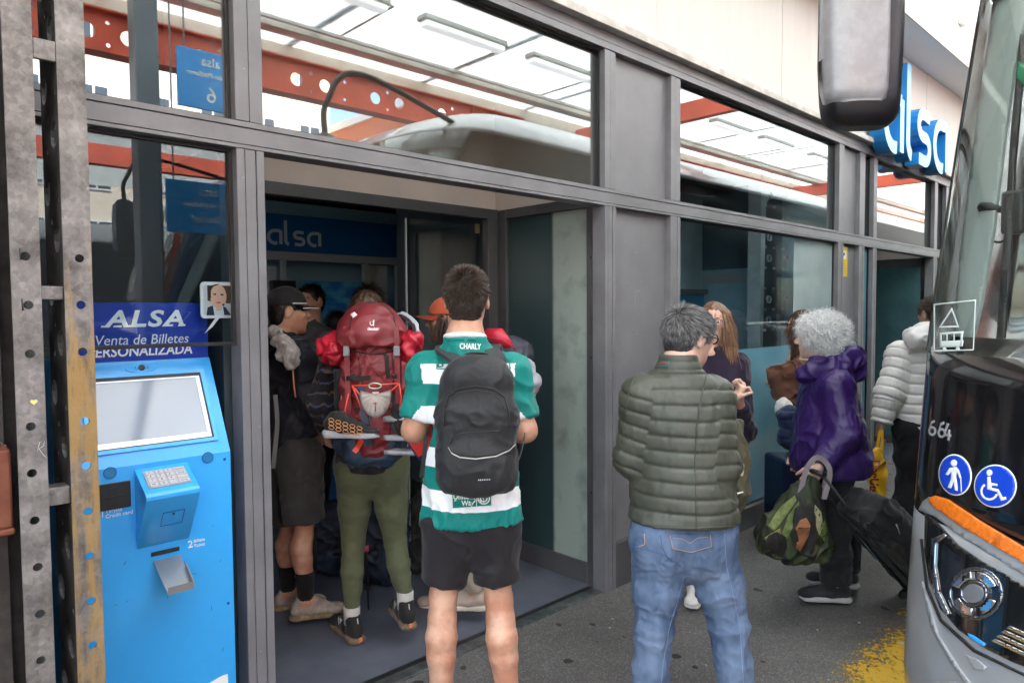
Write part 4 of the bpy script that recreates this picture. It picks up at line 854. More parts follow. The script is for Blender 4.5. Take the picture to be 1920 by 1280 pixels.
# windscreen: winter sticker outline, wiper, black mesh dots, device on stalk
M_wh2 = mat('white line sticker', (.6, .66, .64), .5)
for q in ([(1753, 570), (1831, 562), (1831, 564.5), (1753, 572.5)], [(1753, 657), (1826, 655), (1826, 657), (1753, 659)], [(1752, 570), (1754, 570), (1754, 659), (1752, 659)], [(1829, 563), (1831, 563), (1827, 656), (1825, 656)],
          [(1762, 614), (1786, 577), (1799, 613), (1796.5, 613), (1785.5, 583), (1766, 612)], [(1762, 612), (1799, 611), (1799, 614), (1762, 615)], [(1763, 624), (1808, 621), (1808, 625), (1763, 628)], [(1763, 640), (1808, 638), (1806, 650), (1763, 652)], [(1763, 624), (1767, 624), (1767, 652), (1763, 652)], [(1803, 622), (1807, 622), (1805, 650), (1801, 650)], [(1776, 627), (1778, 627), (1778, 640), (1776, 640)], [(1789, 626), (1791, 626), (1791, 640), (1789, 640)]):
    patch('winter_sticker', q, M_wh2, B, .002, .0008, 6)
for q in ell2(1772, 655, 4, 4, 10), ell2(1797, 654, 4, 4, 10): patch('winter_sticker', q, M_wh2, B, .002, .0008, 4)
def inw(px, py, off=.06):
    p_, n_ = on_bus(px, py)
    if p_ is None: p_, n_ = W(px, py, 2.3), Vector((-1, 0, 0))
    if n_.dot(CAM-p_) < 0: n_ = -n_
    return p_ - n_*off
M_dev = mat('device plastic', (.018, .02, .02), .45)
def stalk():
    o = thing('mounted_device', 'black dashboard device on a long stalk clamped inside the coach windscreen', 'device', inw(1832, 380))
    tube('stalk', [inw(1848, 250), inw(1843, 300), inw(1838, 370), inw(1825, 440), inw(1816, 500)], .006, M_dev, o, 8)
    tube('stalk_head', [inw(1850, 212), inw(1849, 222), inw(1848, 262), inw(1847, 270)], [.012, .017, .017, .007], M_dev, o, 10); tube('stalk_foot', [inw(1818, 495), inw(1816, 510), inw(1814, 522)], [.007, .014, .009], M_dev, o, 10)
    tube('clamp', [inw(1822, 382, .04), inw(1838, 380, .04), inw(1858, 383, .05)], [.018, .016, .012], M_dev, o, 10)
    a = inw(1880, 385, .06); e = bmesh.new(); bm_box(e, -.035, .035, -.02, .02, -.075, .075); bevel(e, .012, 3); bmesh.ops.transform(e, matrix=Matrix.Translation(a) @ Matrix.Rotation(R(80), 4, 'Z'), verts=e.verts[:]); obj('device_body', e, M_dev, o)
    tube('cable', spline([inw(1870, 428), inw(1850, 442), inw(1820, 435), inw(1800, 415), inw(1790, 395)]), .004, M_dev, o, 6)
stalk()
tube('wiper', [W(1830, 836, 2.35), W(1850, 826, 2.3), W(1960, 812, 2.1)], [.012, .022, .022], M_dev, B, 8); tube('wiper_clip', [W(1902, 806, 2.18), W(1908, 838, 2.17)], .006, mat('grey clip', (.3, .3, .3), .4), B, 6)
ex = patch('exit_sticker', [(1902, 110), (1960, 150), (1960, 190), (1898, 142)], mat('exit green', (.0, .18, .07), .4), B, -.02, .002)
# hanging mirror: skinned round a rounded section, silver shell on the front half
def mirror(par):
    c = W(1622, 60, 2.15); top = W(1636, -330, 2.15); b = bmesh.new()
    ax = Vector((.55, -.83, 0)).normalized(); fr = Vector((-ax.y, ax.x, 0))*-1     # ax: across the picture; fr: towards the camera
    ax = RC.copy(); fr = -FC
    def ringp(z, w0, w1, d0, d1): return [Vector((0, 0, z)) + ax*(w0 if abs(a-180) < 90 else w1)*math.copysign(abs(math.cos(R(a)))**.55, math.cos(R(a))) + fr*(d0 if a < 180 else d1)*math.copysign(abs(math.sin(R(a)))**.7, math.sin(R(a))) for a in np.arange(0, 360, 15)]
    o_ = Vector((c.x, c.y, 0)); zb = W(1610, 237, 2.15).z; rows = []
    prof_ = [(0, .05, .07, .02, .05), (.012, .095, .085, .045, .08), (.035, .115, .098, .058, .095), (.08, .122, .1, .064, .1), (.2, .128, .104, .068, .105), (.4, .128, .108, .068, .1), (.52, .12, .1, .06, .09), (.58, .09, .09, .045, .07), (.60, .04, .04, .02, .03)]
    for dz, *q in prof_: rows.append([b.verts.new(o_+v) for v in ringp(zb+dz, *q)])
    for i in range(len(rows)-1):
        for k in range(24): b.faces.new((rows[i][k], rows[i][(k+1) % 24], rows[i+1][(k+1) % 24], rows[i+1][k])).smooth = True
    b.faces.new(rows[0][::-1]); b.faces.new(rows[-1]); bmesh.ops.recalc_face_normals(b, faces=b.faces[:])
    mo = obj('wing_mirror', b, mat('mirror housing black', (.008, .007, .009), .35), par)
    b2 = bmesh.new(); rows = []
    for dz, w0, w1, d0, d1 in [(.062, .1, .03, .07, .1), (.07, .128, .045, .076, .1), (.1, .138, .052, .08, .1), (.2, .142, .054, .082, .1), (.4, .142, .054, .082, .1), (.54, .13, .045, .07, .1)]:
        rows.append([b2.verts.new(o_+Vector((0, 0, zb+dz)) + ax*(w1*math.copysign(abs(math.cos(R(a)))**.6, math.cos(R(a))) if a < 90 else w0*math.copysign(abs(math.cos(R(a)))**.55, math.cos(R(a)))) + fr*d0*abs(math.sin(R(a)))**.7) for a in np.arange(0, 196, 12)])
    for i in range(len(rows)-1):
        for k in range(len(rows[0])-1): b2.faces.new((rows[i][k], rows[i][k+1], rows[i+1][k+1], rows[i+1][k])).smooth = True
    bmesh.ops.solidify(b2, geom=b2.faces[:], thickness=.004); bmesh.ops.recalc_face_normals(b2, faces=b2.faces[:])
    obj('mirror_shell', b2, mat('silver mirror shell', (.56, .55, .56), .38, .25, var=.08, vscale=20, bump=.05, bscale=200), mo)
    tpt = o_+Vector((0, 0, zb+.59)); tube('mirror_arm', spline([tpt, tpt+Vector((.02, 0, .2)), tpt+Vector((.25, -.03, .42)), Vector((3.75, -1.75, 3.30)), Vector((4.2, -1.8, 3.32))]), [.035]*24+[.05]*9, M_rub, par, 10) if False else tube('mirror_arm', spline([tpt-Vector((0, 0, .02)), tpt+Vector((.02, 0, .22)), tpt+Vector((.3, -.02, .46)), Vector((3.8, -1.9, 3.08)), Vector((4.3, -2.0, 3.14))]), .02, M_rub, par, 10)
mirror(B)
for x in (5.2, 11.5):
    for y in (BY0-.16, BY1+.16):
        wv = tube('wheel', [(x, y-.14, .5), (x, y+.14, .5)], .5, M_rub, B, 28); tube('rim', [(x, y-.15, .5), (x, y+.15, .5)], .3, MATS['dark chrome'], wv, 20)
B2 = copy_tree(B, None, (-.2, -3.75, 0)); B2['label'] = 'second coach parked in the next bay, seen only as a reflection in the glass'
B['group'] = B2['group'] = 'coaches in the bays'
B3 = copy_tree(B, None, (-4.8, -11.5, 0)); B3['label'] = 'far coach across the yard, mirrored small in the lower left window'; B3['group'] = 'coaches in the bays'
# ================================================================== SCULPTING ENGINE (signed distance volumes -> continuous meshes)
def A3(v): return np.array(v[:3] if not isinstance(v, np.ndarray) else v, dtype=np.float32)
class Sdf:
    def __init__(s, h): s.h = h; s.ops = []
    def cone(s, a, b, ra, rb=None, k=.03, flat=None, q=1.0):
        """limb segment; flat/q: thinner by q along the direction flat"""
        s.ops.append(('cone', A3(a), A3(b), float(ra), float(ra if rb is None else rb), k, None if flat is None else A3(flat)/np.linalg.norm(A3(flat)), q)); return s
    def chain(s, pts, rs, k=.03, **kw):
        for i in range(len(pts)-1): s.cone(pts[i], pts[i+1], rs[i], rs[i+1], k if i else kw.get('k0', k), kw.get('flat'), kw.get('q', 1.0))
        return s
    def ell(s, c, ax, rad, k=.02, sub=False):
        s.ops.append(('ell', A3(c), np.array([A3(a) for a in ax]), np.array(rad, np.float32), k, sub)); return s
    def box(s, c, ax, half, r=.01, k=.01, sub=False):
        s.ops.append(('box', A3(c), np.array([A3(a) for a in ax]), np.array(half, np.float32), r, k, sub)); return s
    def cut_end(s, a, b, R_, L=.07, k=.003):
        """saw off flat beyond b, along a->b, within radius R_"""
        a, b = Vector(a), Vector(b); t = (b-a).normalized(); x = t.orthogonal().normalized(); y = t.cross(x)
        return s.box(b+t*L/2, (x, y, t), (R_, R_, L/2), .001, k, True)
    def bounds(s, o):
        if o[0] == 'cone': return np.minimum(o[1]-o[3], o[2]-o[4]), np.maximum(o[1]+o[3], o[2]+o[4])
        if o[0] == 'ell': e = np.abs(o[2].T @ np.diag(o[3])).sum(1); return o[1]-e, o[1]+e
        e = np.abs(o[2].T @ np.diag(o[3]+0*o[4])).sum(1); return o[1]-e, o[1]+e
    def build(s):
        h = s.h; add = [o for o in s.ops if not (o[0] in ('ell', 'box') and o[-1])]
        lo = np.min([s.bounds(o)[0] for o in add], 0)-3*h; hi = np.max([s.bounds(o)[1] for o in add], 0)+3*h
        n = np.ceil((hi-lo)/h).astype(int)+1; D = np.full(n, .25, np.float32)
        ax = [lo[i]+h*np.arange(n[i], dtype=np.float32) for i in range(3)]
        for o in s.ops:
            k = o[5] if o[0] == 'cone' else (o[4] if o[0] == 'ell' else o[5])
            blo, bhi = s.bounds(o); mg = k*1.0+4*h
            i0 = np.maximum(0, np.floor((blo-mg-lo)/h).astype(int)); i1 = np.minimum(n, np.ceil((bhi+mg-lo)/h).astype(int)+1)
            if (i1 <= i0).any(): continue
            sl = tuple(slice(i0[i], i1[i]) for i in range(3))
            P_ = np.stack(np.meshgrid(ax[0][sl[0]], ax[1][sl[1]], ax[2][sl[2]], indexing='ij'), -1)
            if o[0] == 'cone':
                _, a, b, ra, rb, _, fl, q = o; pa = P_-a; ba = b-a
                if fl is not None: pa = pa+(q-1)*(pa@fl)[..., None]*fl; ba = ba+(q-1)*(ba@fl)*fl
                t = np.clip((pa@ba)/max(ba@ba, 1e-9), 0, 1); d = np.linalg.norm(pa-t[..., None]*ba, axis=-1)-(ra+(rb-ra)*t)
                if fl is not None: d = d/math.sqrt(q)
                sub = False
            elif o[0] == 'ell':
                _, c, axm, rd, _, sub = o; qv = (P_-c)@axm.T; k0 = np.linalg.norm(qv/rd, axis=-1); k1 = np.linalg.norm(qv/(rd*rd), axis=-1); d = k0*(k0-1)/np.maximum(k1, 1e-6)
            else:
                _, c, axm, hf, r_, _, sub = o; qv = np.abs((P_-c)@axm.T)-(hf-r_); d = np.linalg.norm(np.maximum(qv, 0), axis=-1)+np.minimum(qv.max(-1), 0)-r_
            E = D[sl]
            if sub:
                d = -d; hh = np.clip(.5-.5*(E-d)/k, 0, 1); D[sl] = E*(1-hh)+d*hh+k*hh*(1-hh)
            else:
                hh = np.clip(.5+.5*(E-d)/k, 0, 1); D[sl] = E*(1-hh)+d*hh-k*hh*(1-hh)
        g = openvdb.FloatGrid(.25); g.copyFromArray(D); pts, quads = g.convertToQuads(0.0)
        pts = pts*h+lo; return pts, quads
    def mesh(s, name, mat_, parent, disp=None, attrs=None, keep_largest=False):
        pts, quads = s.build(); me = bpy.data.meshes.new(name); me.vertices.add(len(pts)); me.vertices.foreach_set('co', pts.astype(np.float32).ravel())
        # orientation check by signed volume
        a, b, c = pts[quads[:, 0]], pts[quads[:, 1]], pts[quads[:, 2]]; vol = np.einsum('ij,ij->i', a-pts.mean(0), np.cross(b-pts.mean(0), c-pts.mean(0))).sum()
        if vol < 0: quads = quads[:, ::-1]
        me.loops.add(quads.size); me.loops.foreach_set('vertex_index', quads.astype(np.int32).ravel()); me.polygons.add(len(quads)); me.polygons.foreach_set('loop_start', np.arange(0, quads.size, 4, dtype=np.int32))
        me.update(); me.validate()
        if disp is not None:
            nr = np.empty(len(me.vertices)*3, np.float32); me.vertex_normals.foreach_get('vector', nr); nr = nr.reshape(-1, 3)
            cs = np.empty(len(me.vertices)*3, np.float32); me.vertices.foreach_get('co', cs); cs = cs.reshape(-1, 3)
            me.vertices.foreach_set('co', (cs+nr*disp(cs, nr)[:, None]).astype(np.float32).ravel()); me.update()
        if attrs is not None:
            cs = np.empty(len(me.vertices)*3, np.float32); me.vertices.foreach_get('co', cs); cs = cs.reshape(-1, 3)
            for k, f in attrs.items():
                at = me.attributes.new(k, 'FLOAT', 'POINT'); at.data.foreach_set('value', f(cs).astype(np.float32))
        o = obj(name, me, mat_, parent); smooth(o); return o
def vnoise(P_, seed=0):
    P_ = np.asarray(P_, np.float64); i = np.floor(P_).astype(np.int64); f = P_-i; f = f*f*(3-2*f)
    def hsh(x, y, z):
        n = (x*73856093) ^ (y*19349663) ^ (z*83492791) ^ (seed*2654435761); n = (n ^ (n >> 13))*1274126177 & 0xffffffff; n = (n ^ (n >> 16)) & 0xffffffff; return n/4294967295.0
    r_ = 0
    for dx in (0, 1):
        for dy in (0, 1):
            for dz in (0, 1):
                w_ = (f[..., 0] if dx else 1-f[..., 0])*(f[..., 1] if dy else 1-f[..., 1])*(f[..., 2] if dz else 1-f[..., 2]); r_ = r_+w_*hsh(i[..., 0]+dx, i[..., 1]+dy, i[..., 2]+dz)
    return r_
def fbm(P_, o=3, seed=0):
    a, r_, t = 1, 0, 0
    for k in range(o): r_ = r_+a*vnoise(np.asarray(P_)*2**k, seed+k); t += a; a *= .5
    return r_/t
def folds(scale=(14, 14, 9), amp=.006, seed=0, warp=.5):
    """cloth creases: warped ridged noise"""
    def f(P_, N_):
        Q = P_*np.array(scale); wv = np.stack([fbm(Q*.6+5, 2, seed+9), fbm(Q*.6+17, 2, seed+11), fbm(Q*.6+31, 2, seed+13)], -1)-.5
        r_ = 1-np.abs(2*fbm(Q+wv*warp*4, 2, seed)-1); return (r_**3*1.2-.45)*amp
    return f
def seg_param(P_, segs):
    """nearest segment index and distance along it; segs list of (a,b)"""
    best = np.full(len(P_), 9.); idx = np.zeros(len(P_), int); tt = np.zeros(len(P_))
    for i, (a, b, rr) in enumerate(segs):
        a, b = A3(a), A3(b); ba = b-a; L_ = np.linalg.norm(ba); t = np.clip((P_-a)@ba/(L_*L_), -.25, 1.25); d = np.linalg.norm(P_-a-np.clip(t, 0, 1)[:, None]*ba, axis=1)-rr
        m_ = d < best; best[m_] = d[m_]; idx[m_] = i; tt[m_] = (t*L_)[m_]
    return idx, tt, best
def quilt(torso, arms, pitch=.066, amp=.011, seed=0, tilt=0):
    """down jacket: horizontal tubes on the trunk, tubes across the sleeves, crimped along each seam"""
    segs = [torso]+[a for a in arms]; L0 = 0
    def f(P_, N_):
        idx, t, _ = seg_param(P_, segs); off = np.zeros(len(P_)); u_ = np.where(idx == 0, P_[:, 2]+tilt*P_[:, 0], t+.02)
        for i in range(2, len(segs), 2): u_ = np.where(idx == i, t+np.linalg.norm(A3(segs[i-1][1])-A3(segs[i-1][0]))+.02, u_)
        u_ = u_/pitch+.18*(fbm(P_*7, 2, seed)-.5); fr = u_-np.floor(u_); e = np.abs(2*fr-1); puff = (1-e**4)*amp-amp*.8
        cr = (vnoise(P_*np.array([75, 75, 16]), seed+3)-.5)*.0055*(.35+.65*e) + (fbm(P_*np.array([30, 30, 20]), 2, seed+5)-.5)*.006
        return puff+cr
    return f
def tri_mesh(name, verts, faces, mat_, parent):
    me = bpy.data.meshes.new(name); me.from_pydata(verts, [], faces); me.update(); return obj(name, me, mat_, parent)
# ---------------- people helpers
def hframe(c, yaw, pitch=0, roll=0):
    f = heading(yaw); r_ = f.cross(UP).normalized(); u_ = UP.copy(); q = Matrix.Rotation(R(pitch), 3, r_) @ Matrix.Identity(3); f, u_ = q @ f, q @ u_
    q = Matrix.Rotation(R(roll), 3, f); return dict(c=Vector(c), f=f, r=q @ r_, u=q @ u_)
def hp(F, x, y, z, s=1): return F['c'] + s*(x*F['r'] + y*F['f'] + z*F['u'])
def add_head(S, F, s=1.0, nose=1.0, female=False, neck=None, ears=True):
    ax = (F['r'], F['f'], F['u']); p = lambda x, y, z: hp(F, x, y, z, s)
    S.ell(p(0, -.012, .03), ax, np.array((.076, .097, .09))*s, .02)
    S.ell(p(0, .022, -.035), ax, np.array((.062, .068, .078))*s, .03)
    S.ell(p(0, .045, -.078), ax, np.array((.04, .042, .036))*s, .025)          # jaw
    S.ell(p(0, .072, -.100), ax, np.array((.02, .016, .014))*s, .015)          # chin
    for x in (-1, 1):
        S.ell(p(.036*x, .062, -.012), ax, np.array((.024, .02, .02))*s, .02)   # cheek
        S.ell(p(.031*x, .093, .012), ax, np.array((.016, .014, .010))*s, .012, True)
        S.ell(p(.030*x, .077, .027), ax, np.array((.024, .012, .006))*s, .01)  # brow
        S.ell(p(.031*x, .074, .010), ax, np.array((.0135, .0125, .010))*s, .005)  # lids
        if ears:
            S.ell(p(.0785*x, -.014, -.002), (F['r'], (F['f']-.25*F['u']).normalized(), (F['u']+.25*F['f']).normalized()), np.array((.009, .02, .033))*s, .008)
            S.ell(p(.088*x, -.008, .002), ax, np.array((.008, .010, .018))*s, .004, True)
    S.cone(p(0, .084, .016), p(0, .106*(.5+.5*nose)+.003, -.022), .008*s, .0125*s*nose, .012); S.ell(p(0, .096, -.028), ax, np.array((.017, .012, .009))*s*nose, .008)
    S.ell(p(0, .086, -.052), ax, np.array((.022, .010, .006))*s, .008); S.ell(p(0, .084, -.063), ax, np.array((.019, .010, .007))*s, .008)
    S.ell(p(0, .1, -.0575), ax, np.array((.022, .012, .0016))*s, .003, True)
    if neck is not None: S.cone(p(0, -.022, -.06), neck, .056*s, .062*s, .03)
M_eye = mat('eye white', (.7, .68, .66), .2); M_iris = mat('iris', (.03, .018, .01), .15); M_lip = mat('lips', (.38, .13, .11), .4)
def add_face_parts(F, parent, s=1.0, lipm=None, brow=None):
    p = lambda x, y, z: hp(F, x, y, z, s)
    for x in (-1, 1):
        b = bmesh.new(); bmesh.ops.create_uvsphere(b, u_segments=10, v_segments=8, radius=.0112*s); bmesh.ops.translate(b, verts=b.verts[:], vec=p(.031*x, .0765, .009)); e = smooth(obj('eye', b, M_eye, parent))
        b = bmesh.new(); bmesh.ops.create_uvsphere(b, u_segments=10, v_segments=8, radius=.0062*s); bmesh.ops.translate(b, verts=b.verts[:], vec=p(.031*x, .0832, .009)); smooth(obj('iris', b, M_iris, e))
        if brow: tube('eyebrow', [p(.014*x, .0905, .027), p(.03*x, .0895, .033), p(.047*x, .078, .029)], [.003*s, .0035*s, .0015*s], brow, parent, 6)
    b = bmesh.new(); bm_tube(b, [p(-.021, .083, -.0575), p(-.01, .0935, -.053), p(0, .0955, -.0545), p(.01, .0935, -.053), p(.021, .083, -.0575)], [.001, .0034, .003, .0034, .001], 6); bm_tube(b, [p(-.02, .083, -.0585), p(-.009, .0925, -.0625), p(.009, .0925, -.0625), p(.02, .083, -.0585)], [.001, .004, .004, .001], 6); obj('lips', b, lipm or M_lip, parent)
def add_hand(S, wrist, d, back, thumb, curl=.5, s=1.0, spread=1.0, r=.0085):
    """palm and five fingers; d: direction of the fingers, back: normal of the back of the hand, thumb: side of the thumb"""
    w_ = Vector(wrist); d = Vector(d).normalized(); bk = Vector(back); bk = (bk-bk.dot(d)*d).normalized(); th = d.cross(bk); th = th if th.dot(Vector(thumb)) > 0 else -th
    S.cone(w_, w_+d*.03*s, .026*s, .03*s, .015, bk, 1.35)
    S.box(w_+d*.052*s, (d, th, bk), (.045*s, .039*s, .0145*s), .013*s, .014)
    for i, (o_, L_) in enumerate(((.029, .072), (.0105, .08), (-.0085, .075), (-.027, .058))):
        base = w_+d*.09*s+th*o_*s; q = base; ang = 0; rr = r*s*(1 if i < 3 else .9); dev = th*(o_*.9*spread)
        for j, fr in enumerate((.45, .32, .23)):
            ang += curl*(.95+.12*i)*(1.0 if j == 0 else 1.15); v = ((d+dev).normalized()*math.cos(ang)-bk*math.sin(ang)); e = q+v*L_*fr*s
            S.cone(q, e, rr*(1-.07*j), rr*(.94-.09*j), .004 if j else .007); q = e
    q = w_+d*.022*s+th*.03*s; v = (d*.75+th*.62-bk*.25).normalized(); e = q+v*.04*s; S.cone(q, e, .0145*s, .0105*s, .012); v2 = (d*.9+th*.15-bk*(.2+curl*.45)).normalized(); e2 = e+v2*.03*s; S.cone(e, e2, .0105*s, .0095*s, .004); S.cone(e2, e2+(v2-bk*.25*curl).normalized()*.025*s, .0095*s, .0075*s, .004)
def shoe(parent, ankle, toe_dir, mats, L=.27, s=1.0, tilt=0, name='shoe', h=.0045, boot=0):
    """upper, sole and laces; ankle at height ~.09 over the ground"""
    a = Vector(ankle); f = Vector(toe_dir).normalized(); u_ = f.cross(Vector((0, 0, 1))).normalized().cross(f).normalized() if tilt == 0 else None
    u_ = UP if u_ is None else u_; r_ = f.cross(u_).normalized(); p = lambda x, y, z: a+s*(x*r_+y*f+z*u_); ax = (r_, f, u_)
    up_, so_ = mats[0], mats[1]; S = Sdf(h)
    S.cone(p(0, -.045, -.045), p(0, .03, -.045), .036*s, .038*s, .02); S.cone(p(0, .03, -.048), p(0, .155, -.062), .039*s, .033*s, .02, u_, 1.15); S.ell(p(0, .165, -.062), ax, (.042*s, .045*s, .028*s), .02)
    S.cone(p(0, -.03, -.03), p(0, -.012, .012+boot), .036*s, .036*s, .02); S.cone(p(0, .0, .0), p(0, .1, -.035), .03*s, .022*s, .02)
    S.ell(p(0, -.008, .035+boot), ax, (.03*s, .034*s, .026*s), .006, True); S.box(p(0, .05, -.16), ax, (.1, .3, .08), .001, .002, True)
    o = S.mesh(name, up_, parent, lambda P_, N_: (fbm(P_*60, 2, 3)-.5)*.003)
    T_ = Sdf(h); T_.box(p(0, .055, -.085), ax, (.037*s, .125*s, .016*s), .015*s, .01); T_.ell(p(0, .125, -.083), ax, (.046*s, .078*s, .0165*s), .02); T_.ell(p(0, -.045, -.083), ax, (.039*s, .045*s, .0185*s), .02); T_.box(p(0, .05, -.12), ax, (.1, .3, .022), .001, .002, True)
    T_.mesh('sole', so_, o, lambda P_, N_: (vnoise(P_*np.array([90, 90, 20]), 5)-.5)*.003)
    b = bmesh.new()
    for k in range(4):
        y_, z_ = .045+.024*k, .0-.0135*k; bm_tube(b, [p(-.026, y_+.006, z_-.018), p(-.012, y_, z_-.001), p(.012, y_+.004, z_-.001), p(.026, y_, z_-.018)], .0024*s, 5)
    obj('laces', b, mats[2] if len(mats) > 2 else so_, o); return o
def strands(name, roots, nrm, flow, length, width, mat_, parent, stiff=.5, rnd=.35, curl=None, seg=3, droop=0, hug=0):
    """many tapered hair ribbons; roots Nx3, nrm Nx3, flow function(P)->Nx3 comb direction"""
    n = len(roots); F_ = flow(roots) if callable(flow) else np.tile(A3(flow), (n, 1)); L_ = length(roots) if callable(length) else np.full(n, length); L_ = L_*RNG.uniform(.7, 1.15, n)
    dr = nrm*stiff+F_*(1-stiff)+RNG.normal(0, rnd, (n, 3)); dr /= np.linalg.norm(dr, axis=1)[:, None]; side = np.cross(dr, RNG.normal(0, 1, (n, 3))); side /= np.linalg.norm(side, axis=1)[:, None]
    V = []; q = roots-nrm*.002; cur = dr.copy(); ph = RNG.uniform(0, 6.28, n); up2 = np.cross(dr, side)
    for k in range(seg+1):
        wv = width*(1-.75*(k/seg)**1.5); qq = q
        if curl is not None: a = ph+k/seg*6.28*curl[1]; qq = q+curl[0]*(np.cos(a)[:, None]*side+np.sin(a)[:, None]*up2)*min(1, k/1.5)
        V.append(qq-side*wv/2); V.append(qq+side*wv/2)
        cur = cur*.75+F_*.35+np.array([0, 0, -droop])-nrm*hug; cur /= np.linalg.norm(cur, axis=1)[:, None]; q = q+cur*(L_/seg)[:, None]
    V = np.stack(V, 1).reshape(-1, 3); m_ = 2*(seg+1); base = (np.arange(n)*m_)[:, None]
    qd = np.concatenate([base+np.array([2*k, 2*k+1, 2*k+3, 2*k+2]) for k in range(seg)], 0)
    me = bpy.data.meshes.new(name); me.vertices.add(len(V)); me.vertices.foreach_set('co', V.astype(np.float32).ravel()); me.loops.add(qd.size); me.loops.foreach_set('vertex_index', qd.astype(np.int32).ravel()); me.polygons.add(len(qd)); me.polygons.foreach_set('loop_start', np.arange(0, qd.size, 4, dtype=np.int32)); me.update(); me.validate()
    at = me.attributes.new('strand', 'FLOAT', 'POINT'); at.data.foreach_set('value', np.repeat(RNG.uniform(0, 1, n), m_).astype(np.float32))
    o = obj(name, me, mat_, parent); smooth(o); return o
def sample(o, n, keep=None):
    """random points and normals over a mesh object's surface"""
    me = o.data; nv = len(me.vertices); cs = np.empty(nv*3, np.float32); me.vertices.foreach_get('co', cs); cs = cs.reshape(-1, 3); nr = np.empty(nv*3, np.float32); me.vertex_normals.foreach_get('vector', nr); nr = nr.reshape(-1, 3)
    q = np.empty(len(me.polygons)*4, np.int32); me.polygons.foreach_get('vertices', q); q = q.reshape(-1, 4); i = RNG.integers(0, len(q), n); w_ = RNG.dirichlet((1, 1, 1, 1), n)
    P_ = (cs[q[i]]*w_[..., None]).sum(1); N_ = (nr[q[i]]*w_[..., None]).sum(1); N_ /= np.linalg.norm(N_, axis=1)[:, None]
    if keep is not None: m_ = keep(P_); P_, N_ = P_[m_], N_[m_]
    return P_, N_
def bvh_obj(o): return BVHTree.FromPolygons([v.co for v in o.data.vertices], [p.vertices[:] for p in o.data.polygons])
def lay_on(bv, pts_px, off, d0):
    out = []
    for x, y in pts_px:
        h_ = bv.ray_cast(CAM, ray(x, y).normalized())
        out.append(None if h_[0] is None else (h_[0]-ray(x, y).normalized()*off))
    return out
def text_on(name, bv, body, cx, cy, wpx, hpx, m_, parent, off=.003, rot=0, bold=.02, shear=0):
    """lettering printed on a garment: glyph outlines dropped on its surface"""
    o = text(name, body, Matrix(), 1, m_, parent, depth=0, bold=bold, shear=shear); vs = o.data.vertices; X = np.array([v.co[:] for v in vs]); lo, hi = X.min(0), X.max(0); ok = True
    b = bmesh.new(); b.from_mesh(o.data)
    for v in b.verts:
        u_ = ((v.co.x-lo[0])/(hi[0]-lo[0])-.5)*wpx; w_ = -((v.co.y-lo[1])/(hi[1]-lo[1])-.5)*hpx; c_, s_ = math.cos(R(rot)), math.sin(R(rot)); px_, py_ = cx+u_*c_-w_*s_, cy+u_*s_+w_*c_
        h_ = bv.ray_cast(CAM, ray(px_, py_).normalized()); v.co = (h_[0]-ray(px_, py_).normalized()*off) if h_[0] is not None else W(px_, py_, 90); v.tag = h_[0] is None
    bmesh.ops.delete(b, geom=[v for v in b.verts if v.tag], context='VERTS'); b.to_mesh(o.data); b.free(); return o
def patch_on(name, bv, outline, m_, parent, off=.002, th=.002, step=5):
    ol = [Vector(p_) for p_ in outline]; pts = []; n = len(ol)
    for i in range(n):
        a, c = ol[i], ol[(i+1) % n]; k = max(1, int((c-a).length/step)); pts += [a+(c-a)*j/k for j in range(k)]
    nb = len(pts); xs_ = [p_.x for p_ in pts]; ys_ = [p_.y for p_ in pts]
    for gx in np.arange(min(xs_)+step/2, max(xs_), step):
        for gy in np.arange(min(ys_)+step/2, max(ys_), step): pts.append(Vector((gx, gy)))
    r_ = geometry.delaunay_2d_cdt(pts, [], [list(range(nb))], 1, 1e-4); b = bmesh.new(); V = []
    for q in r_[0]:
        dr = ray(q.x, q.y).normalized(); h_ = bv.ray_cast(CAM, dr); V.append(None if h_[0] is None else (b.verts.new(h_[0]-dr*(off+th)), b.verts.new(h_[0]-dr*off)))
    cnt = set()
    for f in r_[2]:
        if any(V[i] is None for i in f): continue
        try:
            b.faces.new([V[i][0] for i in f]).smooth = True; b.faces.new([V[i][1] for i in f][::-1])
            for i in range(len(f)): cnt.add((f[i], f[(i+1) % len(f)]))
        except ValueError: pass
    for (i, j) in cnt:
        if (j, i) not in cnt:
            try: b.faces.new((V[i][1], V[j][1], V[j][0], V[i][0]))
            except ValueError: pass
    bmesh.ops.recalc_face_normals(b, faces=b.faces[:]); return obj(name, b, m_, parent)
def ribbon_on(name, bv, line_px, rad, m_, parent, off=.002):
    """a cord, seam or zip following a line drawn on the garment"""
    P_ = []
    for i in range(len(line_px)-1):
        a, c = Vector(line_px[i]), Vector(line_px[i+1]); k = max(1, int((c-a).length/5)); P_ += [a+(c-a)*j/k for j in range(k)]
    P_.append(Vector(line_px[-1])); q = [v for v in lay_on(bv, [(p_.x, p_.y) for p_ in P_], off, 0) if v is not None]
    return tube(name, q, rad, m_, parent, 6) if len(q) > 1 else None
